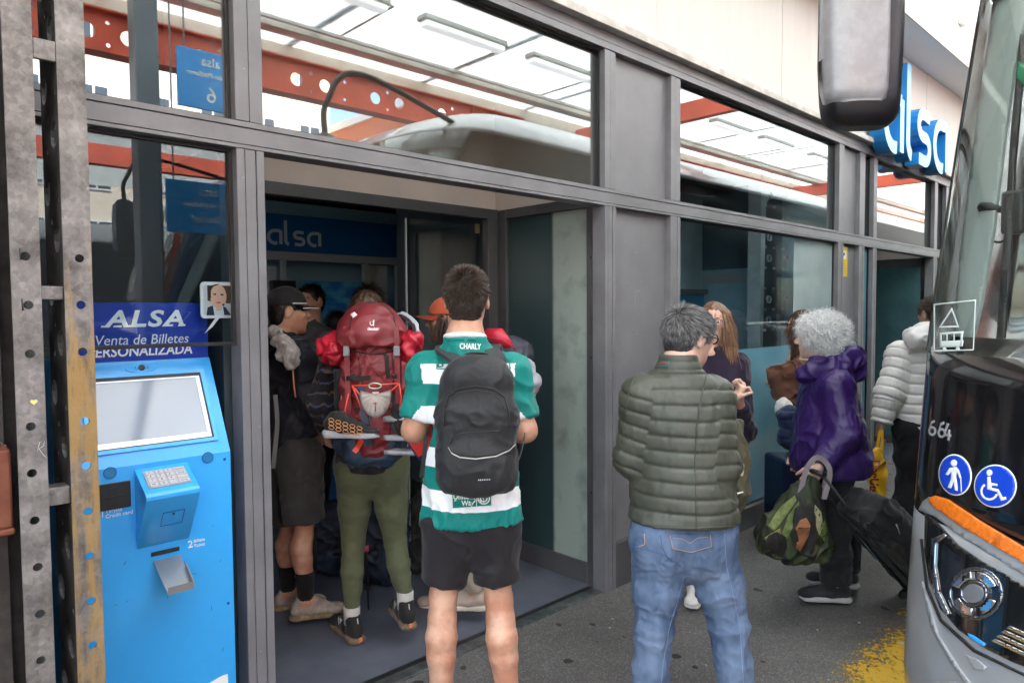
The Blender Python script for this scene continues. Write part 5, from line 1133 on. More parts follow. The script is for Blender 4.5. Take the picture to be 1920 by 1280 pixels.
# cloth and skin
SKIN1 = mat('tan skin', (.44, .205, .125), .5, col2=(.58, .345, .24), vscale=11, det=8, bump=.2, bscale=260, bdist=.0012); SKIN2 = mat('fair skin', (.62, .385, .29), .5, var=.07, vscale=14, bump=.05, bscale=220); SKIN3 = mat('brown skin', (.4, .22, .145), .5, var=.08, vscale=14)
def cloth(name, c, rough=.85, var=.08, bs=350, bump=.25, sheen=.1, vscale=10, **kw): return mat(name, c, rough, var=var, vscale=vscale, bump=bump, bscale=bs, bdist=.0015, sheen=sheen, spec=.25, **kw)
H_dark = mat('dark brown hair', (.03, .018, .012), .45, var=.5, vscale=60); H_grey = mat('grey black hair', (.035, .034, .036), .4, col2=(.30, .29, .28), vscale=140, ramp=(.42, .68)); H_white = mat('white curly hair', (.7, .69, .68), .5, col2=(.85, .84, .83), vscale=60); H_blond = mat('light brown hair', (.19, .095, .045), .45, col2=(.30, .165, .085), vscale=70); H_auburn = mat('auburn hair', (.10, .035, .018), .45, var=.4, vscale=70); H_black = mat('black hair', (.008, .007, .006), .4)
def strand_tint(m_, dark, light, p0, p1):
    nt = m_.node_tree; p = nt.nodes['Principled BSDF']; at = N(nt, 'ShaderNodeAttribute', attribute_name='strand'); rp = N(nt, 'ShaderNodeValToRGB'); rp.color_ramp.elements[0].position, rp.color_ramp.elements[1].position = p0, p1
    rp.color_ramp.elements[0].color = lin(dark); rp.color_ramp.elements[1].color = lin(light); nt.links.new(at.outputs['Fac'], rp.inputs[0])
    for l in list(p.inputs['Base Color'].links): nt.links.remove(l)
    nt.links.new(rp.outputs[0], p.inputs['Base Color'])
strand_tint(H_grey, (.03, .028, .03), (.34, .33, .32), .35, .95); strand_tint(H_dark, (.018, .011, .007), (.085, .05, .033), .2, 1); strand_tint(H_blond, (.13, .06, .028), (.36, .2, .11), .1, 1); strand_tint(H_auburn, (.05, .018, .009), (.17, .065, .035), .1, 1); strand_tint(H_white, (.55, .54, .53), (.88, .87, .86), .1, .9)
def short_hair(parent, F, m_, s=1.0, hair_len=.03, n=7000, top_len=None, crown=(0, -.05, .09), fade=.0, lift=.5, width=.0022, line=-.075, rnd=.16, hug=.12):
    """close cap plus combed strands; the hairline runs from the brow over the ears down to the nape"""
    ax = (F['r'], F['f'], F['u']); p = lambda x, y, z: hp(F, x, y, z, s); S = Sdf(.004)
    S.ell(p(0, -.014, .032), ax, np.array((.0795, .1, .0935))*s, .01); S.ell(p(0, -.055, -.03), ax, np.array((.06, .045, .06))*s, .03)
    S.box(p(0, .19, -.085), ax, (.2*s, .13*s, .14*s), .03*s, .02, True); S.box(p(0, .07, -.11), ax, (.2*s, .1*s, .1*s), .02*s, .02, True); S.box(p(0, 0, line-.1), ax, (.2*s, .2*s, .1*s), .005, .01, True)
    for x in (-1, 1): S.ell(p(.084*x, -.012, -.006), ax, np.array((.018, .026, .038))*s, .006, True)
    c = S.mesh('hair', m_, parent, lambda P_, N_: (vnoise(P_*130, 4)-.5)*.004)
    P_, N_ = sample(c, n); cr = A3(p(*crown)); U = A3(F['u']); Ff = A3(F['f'])
    def flow(P_):
        v = P_-cr; v = v-(v@U)[:, None]*U*.2; v /= np.maximum(np.linalg.norm(v, axis=1), .02)[:, None]; v = v+.25*Ff*((P_-cr)@U > -.04*s)[:, None]; dn = np.clip((.03-((P_-A3(F['c']))@U)/s)/.06, 0, 1)[:, None]; return v*(1-dn)+dn*(-U*1.0+.15*v)
    ln = lambda P_: hair_len*np.interp(((P_-A3(F['c']))@U)/s, [-.075, -.03, .03, .1], [.25+.1*(1-fade), .5-.25*fade, 1-.3*fade, (top_len or 1)])
    strands('hair_strands', P_, N_, flow, ln, width, m_, c, lift, rnd, None, 3, 0, hug); return c
def torso_prims(S, sL, sR, hL, hR, chest, f, q=1.45, rs=.075, rc=.155, rw=.135, rh=.15, waist=None):
    """trunk between shoulders and hips, flattened front to back; f = facing"""
    sm, hm = (Vector(sL)+Vector(sR))/2, (Vector(hL)+Vector(hR))/2; ch = sm.lerp(hm, .28) if chest is None else Vector(chest); wv = sm.lerp(hm, .68) if waist is None else Vector(waist)
    S.cone(sL, sR, rs, rs, .05); S.cone(sm.lerp(hm, .12), ch, rc*.92, rc, .06, f, q); S.cone(ch, wv, rc, rw, .06, f, q); S.cone(wv, hm, rw, rh, .06, f, q*.93)
# ================================================================== PEOPLE
def person(label, px, py, d):
    g = W(px, py, d); return thing('person', label, 'person', (g.x, g.y, 0))
def leg(S, h_, k_, a_, f, side=1, s=1.0, th=1.0):
    bk = -f; S.chain([h_, h_.lerp(k_, .5), h_.lerp(k_, .93), k_.lerp(a_, .14)+bk*.008, k_.lerp(a_, .28)+bk*.02, k_.lerp(a_, .45)+bk*.014, k_.lerp(a_, .72), a_], [.088*s*th, .076*s*th, .053*s, .0535*s, .059*s, .054*s, .042*s, .035*s], .012)
    S.cone(a_, a_+f*.10-UP*.05, .036*s, .028*s, .03); S.cone(a_, a_-f*.035-UP*.045, .034*s, .03*s, .02)
def arm(S, s_, e_, w_, s=1.0): S.chain([s_, s_.lerp(e_, .5), e_, e_.lerp(w_, .3), w_], [.05*s, .045*s, .04*s, .041*s, .027*s], .03)
def ground_pt(px, d):      # point on the ground under picture column px at depth d
    v = W(px, 640, d); return Vector((v.x, v.y, 0))
# ---- man in the green and white hooped shirt
def jersey_man():
    d = 2.62; H = person('young man in green and white hooped football shirt and black shorts, seen from behind', 885, 700, d)
    J = lambda x, y, dd=0: W(x, y, d+dd); f = heading(4)
    F = hframe(J(876, 563, .02), 4, 8); neck = J(872, 640, -.01)
    sL, sR = J(802, 700), J(958, 698); eL, eR = J(776, 806, -.02), J(984, 806, -.02); wL, wR = J(792, 806, .22), J(962, 806, .22)
    hL, hR = J(846, 985, .02), J(922, 985, .02); kL, kR = J(830, 1128, .04), J(936, 1130, .03); aL, aR = J(827, 1343, .02), J(956, 1345, .0)
    S = Sdf(.0055); add_head(S, F, 1.0, neck=neck)
    torso_prims(S, sL, sR, hL, hR, None, f, 1.6, .05, .125, .105, .10)
    S.cone(neck, (sL+sR)/2, .066, .08, .05)
    for s_, e_, w_, t_ in ((sL, eL, wL, 1), (sR, eR, wR, -1)):
        S.chain([s_, e_, e_.lerp(w_, .3), w_], [.052, .042, .043, .028], .03); add_hand(S, w_, (w_-e_)+Vector((0, 0, .06)), RC*-t_, UP, .55)
    for h_, k_, a_, in ((hL, kL, aL), (hR, kR, aR)):
        leg(S, h_, k_, a_, f, 1, 1.0, .72)
    S.mesh('body', SKIN1, H, lambda P_, N_: (fbm(P_*22, 2, 2)-.5)*.003)
    bd_ = [c for c in H.children if c.name.startswith('body')][0]; P_, N_ = sample(bd_, 9000, lambda Q: (Q[:, 2] < .62) | ((Q[:, 2] < 1.3) & (np.abs((Q-A3((sL+sR)/2))@A3(RC)) > .17))); strands('body_hair', P_, N_, np.array([0, 0, -1.]), .011, .0005, mat('body hair', (.09, .045, .025), .6), bd_, .35, .35, None, 2)
    short_hair(H, F, H_dark, .985, .024, 13000, 1.2, fade=.6, lift=.28, rnd=.13, width=.0019)
    add_face_parts(F, H)
    # shirt
    G = Sdf(.006); torso_prims(G, sL, sR, hL+UP*.02, hR+UP*.02, None, f, 1.36, .072, .158, .158, .192); G.cone(neck-UP*.0, (sL+sR)/2, .068, .1, .05, k if False else None) if False else G.cone(neck+UP*.004, (sL+sR)/2-UP*.03, .079, .115, .05)
    for s_, e_ in ((sL, eL), (sR, eR)):
        m_ = s_.lerp(e_, .80); G.cone(s_, m_, .066, .061, .04); G.cut_end(s_, m_, .078, .12)
    hem = J(882, 974).z; G.box(Vector((J(882, 974).x, J(882, 974).y, hem-.2)), ((1, 0, 0), (0, 1, 0), (0, 0, 1)), (.5, .5, .2), .001, .004, True)
    ct = neck+UP*.012; G.box(ct+UP*.06, (RC, FC, UP), (.11, .11, .055), .001, .003, True)
    m_ = cloth('green football shirt', (.0, .18, .155), .55, .05, 500, .2); nt_ = m_.node_tree; p_ = nt_.nodes['Principled BSDF']; L = nt_.links.new
    geo = N(nt_, 'ShaderNodeNewGeometry'); sz = N(nt_, 'ShaderNodeSeparateXYZ'); L(geo.outputs['Position'], sz.inputs[0])
    a1 = N(nt_, 'ShaderNodeMath', operation='MULTIPLY_ADD'); L(sz.outputs[2], a1.inputs[0]); a1.inputs[1].default_value = 1/.1525; a1.inputs[2].default_value = -(.879/.1525)
    fr = N(nt_, 'ShaderNodeMath', operation='FRACT'); L(a1.outputs[0], fr.inputs[0]); lt = N(nt_, 'ShaderNodeMath', operation='LESS_THAN'); L(fr.outputs[0], lt.inputs[0]); lt.inputs[1].default_value = .47
    lz = N(nt_, 'ShaderNodeMath', operation='LESS_THAN'); L(sz.outputs[2], lz.inputs[0]); lz.inputs[1].default_value = 1.42; gz = N(nt_, 'ShaderNodeMath', operation='GREATER_THAN'); L(sz.outputs[2], gz.inputs[0]); gz.inputs[1].default_value = .875
    at = N(nt_, 'ShaderNodeAttribute', attribute_name='trunk'); gt = N(nt_, 'ShaderNodeMath', operation='GREATER_THAN'); L(at.outputs['Fac'], gt.inputs[0]); gt.inputs[1].default_value = .5
    x1 = N(nt_, 'ShaderNodeMath', operation='MULTIPLY'); L(lt.outputs[0], x1.inputs[0]); L(lz.outputs[0], x1.inputs[1]); x2 = N(nt_, 'ShaderNodeMath', operation='MULTIPLY'); L(x1.outputs[0], x2.inputs[0]); L(gz.outputs[0], x2.inputs[1]); x3 = N(nt_, 'ShaderNodeMath', operation='MULTIPLY'); L(x2.outputs[0], x3.inputs[0]); L(gt.outputs[0], x3.inputs[1])
    mx = N(nt_, 'ShaderNodeMix', data_type='RGBA'); src = p_.inputs['Base Color'].links[0].from_socket; L(x3.outputs[0], mx.inputs[0]); L(src, mx.inputs[6]); mx.inputs[7].default_value = (.78, .79, .8, 1); L(mx.outputs[2], p_.inputs['Base Color'])
    rc_ = A3(RC)
    def trunk(P_):
        xl = (P_-A3((sL+sR)/2))@rc_; half = np.interp(P_[:, 2], [.8, 1.1, 1.25, 1.33, 1.43], [.3, .3, .175, .165, .175]); return (np.abs(xl) < half).astype(np.float32)
    sh = G.mesh('shirt', m_, H, lambda P_, N_: folds((11, 11, 8), .011, 3)(P_, N_)+folds((30, 30, 18), .003, 5)(P_, N_), {'trunk': trunk}); bv = bvh_obj(sh)
    # collar band
    cc = neck+UP*.012; ring_ = [cc+(RC*math.cos(t)*.072+FC*(math.sin(t)*.078)+UP*(.004-.012*math.sin(t))) for t in np.linspace(0, 2*math.pi, 25)[:-1]]
    M_wc = cloth('white collar', (.75, .75, .75), .7); tube('collar', ring_, .0105, M_wc, sh, 8, 1.0, None, True); tube('collar', [q-UP*.016+(q-cc).normalized()*.003 for q in ring_], .007, m_, sh, 8, 1.0, None, True)
    M_w = MATS['white paint']; text_on('lettering', bv, 'CHARLY', 882, 649, 40, 11, M_w, sh, rot=2)
    text_on('lettering', bv, 'B', 826, 681, 12, 15, m_ if False else cloth('green print', (0, .2, .17)), sh); text_on('lettering', bv, 'T', 948, 681, 13, 16, MATS['green print'], sh, rot=4); text_on('lettering', bv, '.', 957, 689, 3, 3, MATS['green print'], sh)
    for q in ([(818, 671), (846, 669), (846, 671), (818, 673)], [(818, 671), (820, 671), (820, 692), (818, 692)], [(818, 690), (846, 690), (846, 692), (818, 692)], [(928, 669), (957, 674), (957, 676), (928, 671)], [(955, 674), (957, 674), (957, 696), (955, 696)], [(928, 690), (957, 694), (957, 696), (928, 692)]): patch_on('print_border', bv, q, MATS['green print'], sh, .003, .0006, 4)
    patch_on('print_border', bv, [(846, 920), (923, 917), (923, 949), (847, 954)], M_w, sh, .002, .0006, 6); patch_on('print_field', bv, [(848, 922), (921, 919), (921, 947), (849, 952)], MATS['green print'], sh, .0028, .0006, 6)
    text_on('lettering', bv, 'United', 868, 930, 36, 11, M_w, sh, .0045, -1); text_on('lettering', bv, 'Way', 877, 944, 24, 13, M_w, sh, .0045, -1); patch_on('print_border', bv, [(893, 920), (894.3, 920), (894.3, 950), (893, 950)], M_w, sh, .004, .0005, 4)
    for r_, c in ((12, M_w), (9.5, MATS['green print']), (7.5, M_w), (5, MATS['green print'])): patch_on('round_emblem', bv, [(907+r_*math.cos(t), 934+r_*.95*math.sin(t)) for t in np.linspace(0, 2*math.pi, 19)[:-1]], c, sh, .004+(12-r_)*.0002, .0005, 4)
    tube('emblem_stem', [v for v in lay_on(bv, [(907, 943), (907, 936), (904, 931)], .0062, 0) if v], .0012, M_w, sh, 5)
    # shorts
    M_sh = cloth('black sport shorts', (.016, .014, .017), .6, .1, 400, .15); G = Sdf(.006)
    G.cone(hL+UP*.03, hR+UP*.03, .106, .106, .05); G.cone((hL+hR)/2+UP*.10, (hL+hR)/2, .13, .15, .06, f, 1.5)
    hemz = {0: J(830, 1096), 1: J(932, 1092)}
    for i, (h_, k_) in enumerate(((hL, kL), (hR, kR))):
        e_ = h_.lerp(k_, .80); e_ = Vector((e_.x, e_.y, hemz[i].z)); G.cone(h_, e_, .108, .083, .03); G.cut_end(h_, e_, .12, .12)
    o_ = G.mesh('shorts', M_sh, H, lambda P_, N_: folds((10, 10, 7), .010, 21)(P_, N_)); bv2 = bvh_obj(o_); patch_on('brand_tick', bv2, [(789, 1046), (792, 1052), (790, 1058), (788, 1052)], M_w, o_, .003, .0006, 3)
    M_sn = cloth('dark sneaker', (.03, .03, .035)); 
    for a_ in (aL, aR): shoe(H, a_+UP*.0, f, (M_sn, MATS['white paint'], MATS['white paint']))
    # backpack
    BPk = thing('backpack', 'plain black day backpack worn by the man in the hooped football shirt', 'backpack', W(894, 925, 2.42)); M_bp = cloth('black nylon', (.017, .017, .019), .55, .12, 260, .3); M_bp2 = cloth('black pocket nylon', (.022, .021, .023), .6, .12, 260, .3)
    c = W(894, 798, 2.415); n_ = -f; r_ = n_.cross(UP).normalized()*-1; r_ = RC - RC.dot(f)*f; r_.normalize(); u_ = (UP+f*.05).normalized(); X = lambda x, y, z: c+r_*x+n_*y+u_*z; ax = (r_, n_, u_)
    G = Sdf(.005); G.box(X(0, 0, -.07), ax, (.137, .075, .165), .06, .04); G.box(X(0, -.005, .085), ax, (.123, .066, .135), .065, .05); G.ell(X(0, 0, .15), ax, (.098, .055, .09), .05); G.ell(X(0, .055, -.14), ax, (.118, .045, .10), .025); G.box(X(0, 0, -.30), ax, (.3, .3, .062), .001, .02, True)
    bp = G.mesh('bag', M_bp, BPk, lambda P_, N_: folds((9, 9, 9), .008, 31)(P_, N_)+folds((26, 26, 26), .002, 33)(P_, N_)); bv3 = bvh_obj(bp)
    M_zip = cloth('black zip', (.008, .008, .009), .5); M_pipe_ = mat('silver piping', (.45, .43, .4), .4)
    ribbon_on('zip', bv3, [(833, 800), (834, 770), (841, 744), (858, 730), (892, 724), (926, 729), (946, 744), (953, 770), (955, 800)], .0032, M_zip, bp, .001); ribbon_on('zip', bv3, [(836, 797), (838, 765), (846, 749), (860, 736), (892, 731), (922, 736), (938, 749), (947, 768)], .002, M_bp2, bp, .001)
    ribbon_on('pocket_zip', bv3, [(841, 835), (848, 846), (862, 853), (892, 856), (930, 851), (955, 840), (966, 828)], .004, M_zip, bp, .001); ribbon_on('piping', bv3, [(841, 838), (848, 850), (862, 857), (892, 860), (930, 855), (955, 844), (966, 833)], .0022, M_pipe_, bp, .0015); ribbon_on('pocket_seam', bv3, [(842, 836), (850, 818), (866, 812), (896, 810), (936, 808)], .002, M_zip, bp, .001)
    ribbon_on('zip_pull', bv3, [(842, 738), (838, 752), (835, 764)], .003, M_zip, bp, .003); text_on('lettering', bv3, 'RESTUBE' if False else '• • • • • • •', 908, 899, 22, 3, MATS['white paint'], bp, .002, -3)
    tube('handle', spline([X(-.045, -.02, .222), X(-.03, .0, .247), X(.03, .0, .247), X(.045, -.02, .222)]), .009, M_zip, BPk, 8, .5)
    for s_, sh_, sgn in ((-1, sL, -1), (1, sR, 1)):
        pb = sh_.lerp((sL+sR)/2, .42)
        strap('shoulder_strap', [X(.05*s_, -.01, .19), X(.072*s_, -.04, .22), pb+UP*.088-f*.04, pb+UP*.098+f*.03, pb+UP*.05+f*.12, pb-UP*.12+f*.14], .058, .013, [-f*.6+UP, UP, UP, UP+f*.4, f, f], M_bp, BPk)
        strap('side_strap', [X(.135*s_, -.03, -.14), X(.15*s_, -.06, -.10), X(.16*s_, -.12, -.05)], .018, .003, r_*s_, M_zip, BPk)
    strap('loose_strap', [W(800, 800, 2.6), W(796, 850, 2.58), W(790, 895, 2.58)], .016, .003, -f, M_zip, BPk)
    # red and blue folder in his hands
    o = thing('folder', 'small red and blue folder held at the waist of the hooped shirt man', 'folder', J(790, 810, .2)); box('cover', -.1, .1, -.006, 0, -.07, .07, mat('red cover', (.6, .03, .02), .4), o, .002, 1, frame_at(J(806, 806, .30), (RC*.8+UP*.5+FC*.2), UP)); box('cover', -.1, .1, .001, .006, -.075, .065, mat('navy cover', (.01, .01, .08), .4), o, .002, 1, frame_at(J(806, 812, .30), (RC*.8+UP*.5+FC*.2), UP))
    return H
jersey_man()
# ---- man in the olive quilted jacket
def knees(h_, k_, a_): return [h_, h_.lerp(k_, .5), k_, k_.lerp(a_, .5), a_]
def olive_man():
    d = 2.7; H = person('older grey haired man in olive quilted jacket and blue jeans, seen from behind', 1285, 900, d); J = lambda x, y, dd=0: W(x, y, d+dd)
    F = hframe(J(1292, 634, .03), 58, -6, 4); f = heading(26); neck = J(1272, 690, 0)
    sL, sR = J(1206, 748, .0), J(1334, 748, .02); eL, eR = J(1184, 858, .05), J(1350, 872, -.04); wL, wR = J(1190, 880, .25), J(1372, 872, .2)
    hL, hR = J(1238, 1015, 0), J(1328, 1015, .02); kL, kR = J(1226, 1172, 0), J(1366, 1168, .02); aL, aR = J(1217, 1316, .02), J(1384, 1318, .0)
    S = Sdf(.0055); add_head(S, F, 1.0, neck=neck); torso_prims(S, sL, sR, hL, hR, None, f, 1.5, .045, .125, .11, .10); S.cone(neck, (sL+sR)/2, .064, .08, .05)
    for s_, e_, w_, t_ in ((sL, eL, wL, 1), (sR, eR, wR, -1)): arm(S, s_, e_, w_); add_hand(S, w_, (w_-e_), UP, RC*t_, .7)
    for q in ((hL, kL, aL), (hR, kR, aR)): leg(S, *q, f, 1, .66)
    S.mesh('body', SKIN2, H); add_face_parts(F, H, brow=H_grey)
    short_hair(H, F, H_grey, 1.01, .03, 14000, 1.3, crown=(-.0, -.07, .09), lift=.05, width=.0017, line=-.085, rnd=.06, hug=.24)
    # glasses
    p = lambda x, y, z: hp(F, x, y, z); M_gl = mat('black spectacle frame', (.01, .01, .01), .25); gl = thing('glasses', 'black framed glasses worn by the older man in the olive quilted jacket', 'glasses', p(0, .1, .01))
    for x in (-1, 1): tube('rim', [p(.033*x+.026*math.cos(t), .103-.006*abs(math.cos(t)), .008+.019*math.sin(t)) for t in np.linspace(0, 6.283, 17)[:-1]], .0028, M_gl, gl, 6, closed=True); tube('temple', [p(.06*x, .098, .012), p(.079*x, .05, .014), p(.082*x, -.01, .012), p(.08*x, -.03, -.008)], .003, M_gl, gl, 6)
    tube('bridge', [p(-.008, .105, .012), p(.008, .105, .012)], .0025, M_gl, gl, 6)
    # jacket
    M_ol = mat('olive quilted nylon', (.055, .059, .043), .52, var=.1, vscale=9, bump=.12, bscale=240, bdist=.001, spec=.5); sm, hm = (sL+sR)/2, (hL+hR)/2
    def jacket(name, h, m_, hemz, pitch, amp, extra=.0):
        G = Sdf(h); torso_prims(G, sL, sR, hL+UP*.03, hR+UP*.03, None, f, 1.30, .086, .18, .188, .203); G.cone(neck+UP*.0, sm-UP*.05, .078, .125, .07); G.cone(hL+UP*.02, hR+UP*.02, .135, .135, .05)
        for s_, e_, w_ in ((sL, eL, wL), (sR, eR, wR)): G.cone(s_, e_, .080, .067, .045); G.cone(e_, e_.lerp(w_, .85), .067, .052, .03)
        G.box(Vector((sm.x, sm.y, hemz-.2)), ((1, 0, 0), (0, 1, 0), (0, 0, 1)), (.6, .6, .2), .001, .006, True); return G
    G = jacket('', .0055, None, J(1275, 974).z, .066, .011); ct = neck+UP*.045; G.cone(neck-UP*.02, ct, .078, .07, .02); tl = (UP-f*.25).normalized(); G.box(ct+UP*.06, (RC, FC, UP), (.12, .12, .05), .001, .004, True)
    q_ = quilt((sm, hm, .12), [(sL, eL, .06), (eL, wL, .05), (sR, eR, .06), (eR, wR, .05)], .0565, .0092, 4)
    def dsp(P_, N_):
        v = q_(P_, N_); z_ = P_[:, 2]; return np.where(z_ > neck.z-.01, (np.abs(((z_-neck.z)/.03) % 1-.5)*2)**4*-.004, v)
    ja = G.mesh('jacket', M_ol, H, dsp); bv = bvh_obj(ja)
    M_ols = mat('olive seam', (.045, .052, .034), .6); ribbon_on('seam', bv, [(1312, 762), (1306, 800), (1303, 860), (1305, 930), (1306, 994)], .0028, M_ols, ja, .0008); ribbon_on('armhole_seam', bv, [(1326, 700), (1318, 730), (1310, 770), (1306, 820)], .0028, M_ols, ja, .0008); ribbon_on('armhole_seam', bv, [(1192, 700), (1180, 730), (1172, 780), (1168, 830)], .0028, M_ols, ja, .0008)
    b0 = patch_on('collar_badge', bv, [(1228, 678), (1256, 676), (1254, 688), (1226, 689)], mat('badge teal', (.03, .09, .09), .6), ja, .003, .001, 4); patch_on('badge_stripe', bv, [(1231, 681), (1252, 679), (1252, 682), (1231, 684)], mat('badge red', (.3, .03, .02), .6), b0, .0045, .0006, 4)
    ribbon_on('hem_band', bv, [(1163, 984), (1220, 988), (1300, 990), (1378, 986)], .004, M_ols, ja, -.001)
    # jeans
    M_j = mat('faded blue denim', (.05, .083, .15), .85, col2=(.15, .205, .31), vscale=7, det=6, bump=.35, bscale=420, bdist=.001, ramp=(.36, .66), spec=.2, stretch=(1, 1, .5)); G = Sdf(.0055)
    G.cone(hL+UP*.04, hR+UP*.04, .115, .115, .05); G.cone(hm+UP*.10, hm-UP*.0, .14, .16, .05, f, 1.45)
    for i, (h_, k_, a_) in enumerate(((hL, kL, aL), (hR, kR, aR))): G.chain([h_, h_.lerp(k_, .55), k_, k_.lerp(a_, .5), a_-UP*.02], [.108, .09, .073, .066, .069], .02)
    for h_, s_ in ((hL, 0), (hR, 0)): G.ell(h_-f*.04-UP*.0, (RC, FC, UP), (.09, .08, .1), .04)
    G.box(Vector((hm.x, hm.y, -.03)), ((1, 0, 0), (0, 1, 0), (0, 0, 1)), (.8, .8, .06), .001, .004, True)
    def jd(P_, N_): return folds((10, 10, 13), .008, 41)(P_, N_)*np.interp(P_[:, 2], [.1, .5, .8, .95], [1.3, 1, .8, .5])+folds((24, 24, 18), .004, 43)(P_, N_)
    je = G.mesh('jeans', M_j, H, jd); bj = bvh_obj(je); M_stc = mat('tan stitching', (.42, .27, .16), .7); M_sd = mat('dark denim seam', (.04, .09, .22), .8); M_sl = mat('worn seam', (.15, .22, .35), .8)
    pk = patch_on('back_pocket', bj, [(1252, 1001), (1334, 1001), (1338, 1026), (1296, 1038), (1258, 1030)], M_j, je, .002, .003, 6)
    for q in ([(1256, 1002), (1262, 1028), (1296, 1035), (1334, 1024), (1332, 1002)], [(1262, 1008), (1280, 1010), (1294, 1018), (1308, 1008), (1328, 1006)]): ribbon_on('stitching', bj, q, .0011, M_stc, pk, .0062)
    for q, m_ in (([(1188, 1024), (1215, 1030), (1246, 1040), (1262, 1052)], M_sd), ([(1238, 1002), (1242, 1026), (1252, 1046), (1272, 1058), (1296, 1078)], M_sd), ([(1208, 1000), (1209, 1020), (1198, 1024)], M_stc), ([(1358, 1000), (1362, 1060), (1376, 1120), (1388, 1180), (1392, 1250), (1394, 1279)], M_sl), ([(1282, 1082), (1272, 1120), (1254, 1180), (1244, 1240), (1240, 1279)], M_sl)): ribbon_on('denim_seam', bj, q, .0017, m_, je, .0002)
    M_sn = cloth('brown shoe', (.06, .045, .035))
    for a_ in (aL, aR): shoe(H, a_, f, (M_sn, M_rub, M_rub))
olive_man()
# ---- pony/long hair helper
def long_hair(parent, F, m_, locks, s=1.0, n=3500, length=.16, width=.0028, cap=(.082, .104, .1), face=True, line=-.06):
    """crown cap, hanging locks (chains of points with radii) and combed strands"""
    ax = (F['r'], F['f'], F['u']); p = lambda x, y, z: hp(F, x, y, z, s); S = Sdf(.005); S.ell(p(0, -.016, .03), ax, np.array(cap)*s, .02); S.ell(p(0, -.06, -.03), ax, np.array((.066, .05, .07))*s, .03)
    if face: S.box(p(0, .17, -.07), ax, (.07*s, .115*s, .135*s), .03*s, .025, True)
    for pts, rs in locks: S.chain(pts, rs, .03)
    c = S.mesh('hair', m_, parent, lambda P_, N_: (vnoise(P_*np.array([110, 110, 22]), 6)-.5)*.007)
    P_, N_ = sample(c, n); strands('hair_strands', P_, N_, lambda Q: np.tile(np.array([0, 0, -1.]), (len(Q), 1))+.25*(Q-A3(p(0, -.02, .06)))/.1, length, width, m_, c, .12, .16, None, 4); return c
def hiker():
    d = 3.41; H = person('woman in olive leggings and dark patterned fleece, seen from behind under a red rucksack', 695, 900, d); J = lambda x, y, dd=0: W(x, y, d+dd); f = heading(-6)
    F = hframe(J(690, 592, .06), 8, 4); neck = J(692, 648, .05); sL, sR = J(634, 668, .03), J(752, 668, .03); eL, eR = J(602, 752, -.0), J(778, 758, .02); wL, wR = J(612, 806, .14), J(766, 800, .2)
    hL, hR = J(667, 880), J(727, 880); kL, kR = J(662, 1028, .02), J(742, 1022, .02); aL, aR = J(660, 1160, 0), J(760, 1132, -.02)
    S = Sdf(.006); add_head(S, F, .98, neck=neck, nose=.8); torso_prims(S, sL, sR, hL, hR, None, f, 1.5, .04, .11, .095, .10); S.cone(neck, (sL+sR)/2, .054, .07, .05)
    for s_, e_, w_, t_ in ((sL, eL, wL, 1), (sR, eR, wR, -1)): arm(S, s_, e_, w_, .9); add_hand(S, w_, w_-e_, RC*-t_, UP, .6, .92)
    for q in ((hL, kL, aL), (hR, kR, aR)): leg(S, *q, f, 1, .72)
    S.mesh('body', SKIN2, H); add_face_parts(F, H)
    for px_ in (690, 716):
        pass
    H_br = mat('chestnut hair', (.055, .028, .015), .45, var=.5, vscale=70); long_hair(H, F, H_br, [([hp(F, -.05, -.07, 0), hp(F, -.07, -.08, -.1), hp(F, -.09, -.06, -.22)], [.04, .04, .02]), ([hp(F, .05, -.07, 0), hp(F, .06, -.09, -.1)], [.04, .03])], n=3500)
    def fleece():
        m_ = cloth('patterned fleece', (.028, .028, .035), .95, .3, 200, .5, vscale=30); nt_ = m_.node_tree; p_ = nt_.nodes['Principled BSDF']; L = nt_.links.new; tc = nt_.nodes['Texture Coordinate']
        w1 = N(nt_, 'ShaderNodeTexWave', wave_type='BANDS', bands_direction='Z', wave_profile='TRI', Scale=9.0, Distortion=0); sp = N(nt_, 'ShaderNodeSeparateXYZ'); L(tc.outputs['Object'], sp.inputs[0])
        zz = N(nt_, 'ShaderNodeMath', operation='PINGPONG'); zz.inputs[1].default_value = .016; sx = N(nt_, 'ShaderNodeMath', operation='ADD'); L(sp.outputs[0], sx.inputs[0]); L(sp.outputs[1], sx.inputs[1]); L(sx.outputs[0], zz.inputs[0])
        za = N(nt_, 'ShaderNodeMath', operation='ADD'); L(sp.outputs[2], za.inputs[0]); L(zz.outputs[0], za.inputs[1]); mo = N(nt_, 'ShaderNodeMath', operation='MODULO'); L(za.outputs[0], mo.inputs[0]); mo.inputs[1].default_value = .055
        lt = N(nt_, 'ShaderNodeMath', operation='LESS_THAN'); L(mo.outputs[0], lt.inputs[0]); lt.inputs[1].default_value = .012; nz = N(nt_, 'ShaderNodeTexNoise', Scale=18); L(tc.outputs['Object'], nz.inputs['Vector'])
        rp = N(nt_, 'ShaderNodeValToRGB'); rp.color_ramp.elements[0].color = (.18, .12, .06, 1); rp.color_ramp.elements[1].color = (.08, .1, .22, 1); rp.color_ramp.elements[0].position = .45; rp.color_ramp.elements[1].position = .55; L(nz.outputs[0], rp.inputs[0])
        mx = N(nt_, 'ShaderNodeMix', data_type='RGBA'); src = p_.inputs['Base Color'].links[0].from_socket; L(lt.outputs[0], mx.inputs[0]); L(src, mx.inputs[6]); L(rp.outputs[0], mx.inputs[7]); L(mx.outputs[2], p_.inputs['Base Color']); return m_
    G = Sdf(.007); torso_prims(G, sL, sR, hL+UP*.05, hR+UP*.05, None, f, 1.35, .075, .15, .15, .175); G.cone(neck, (sL+sR)/2-UP*.03, .07, .1, .04)
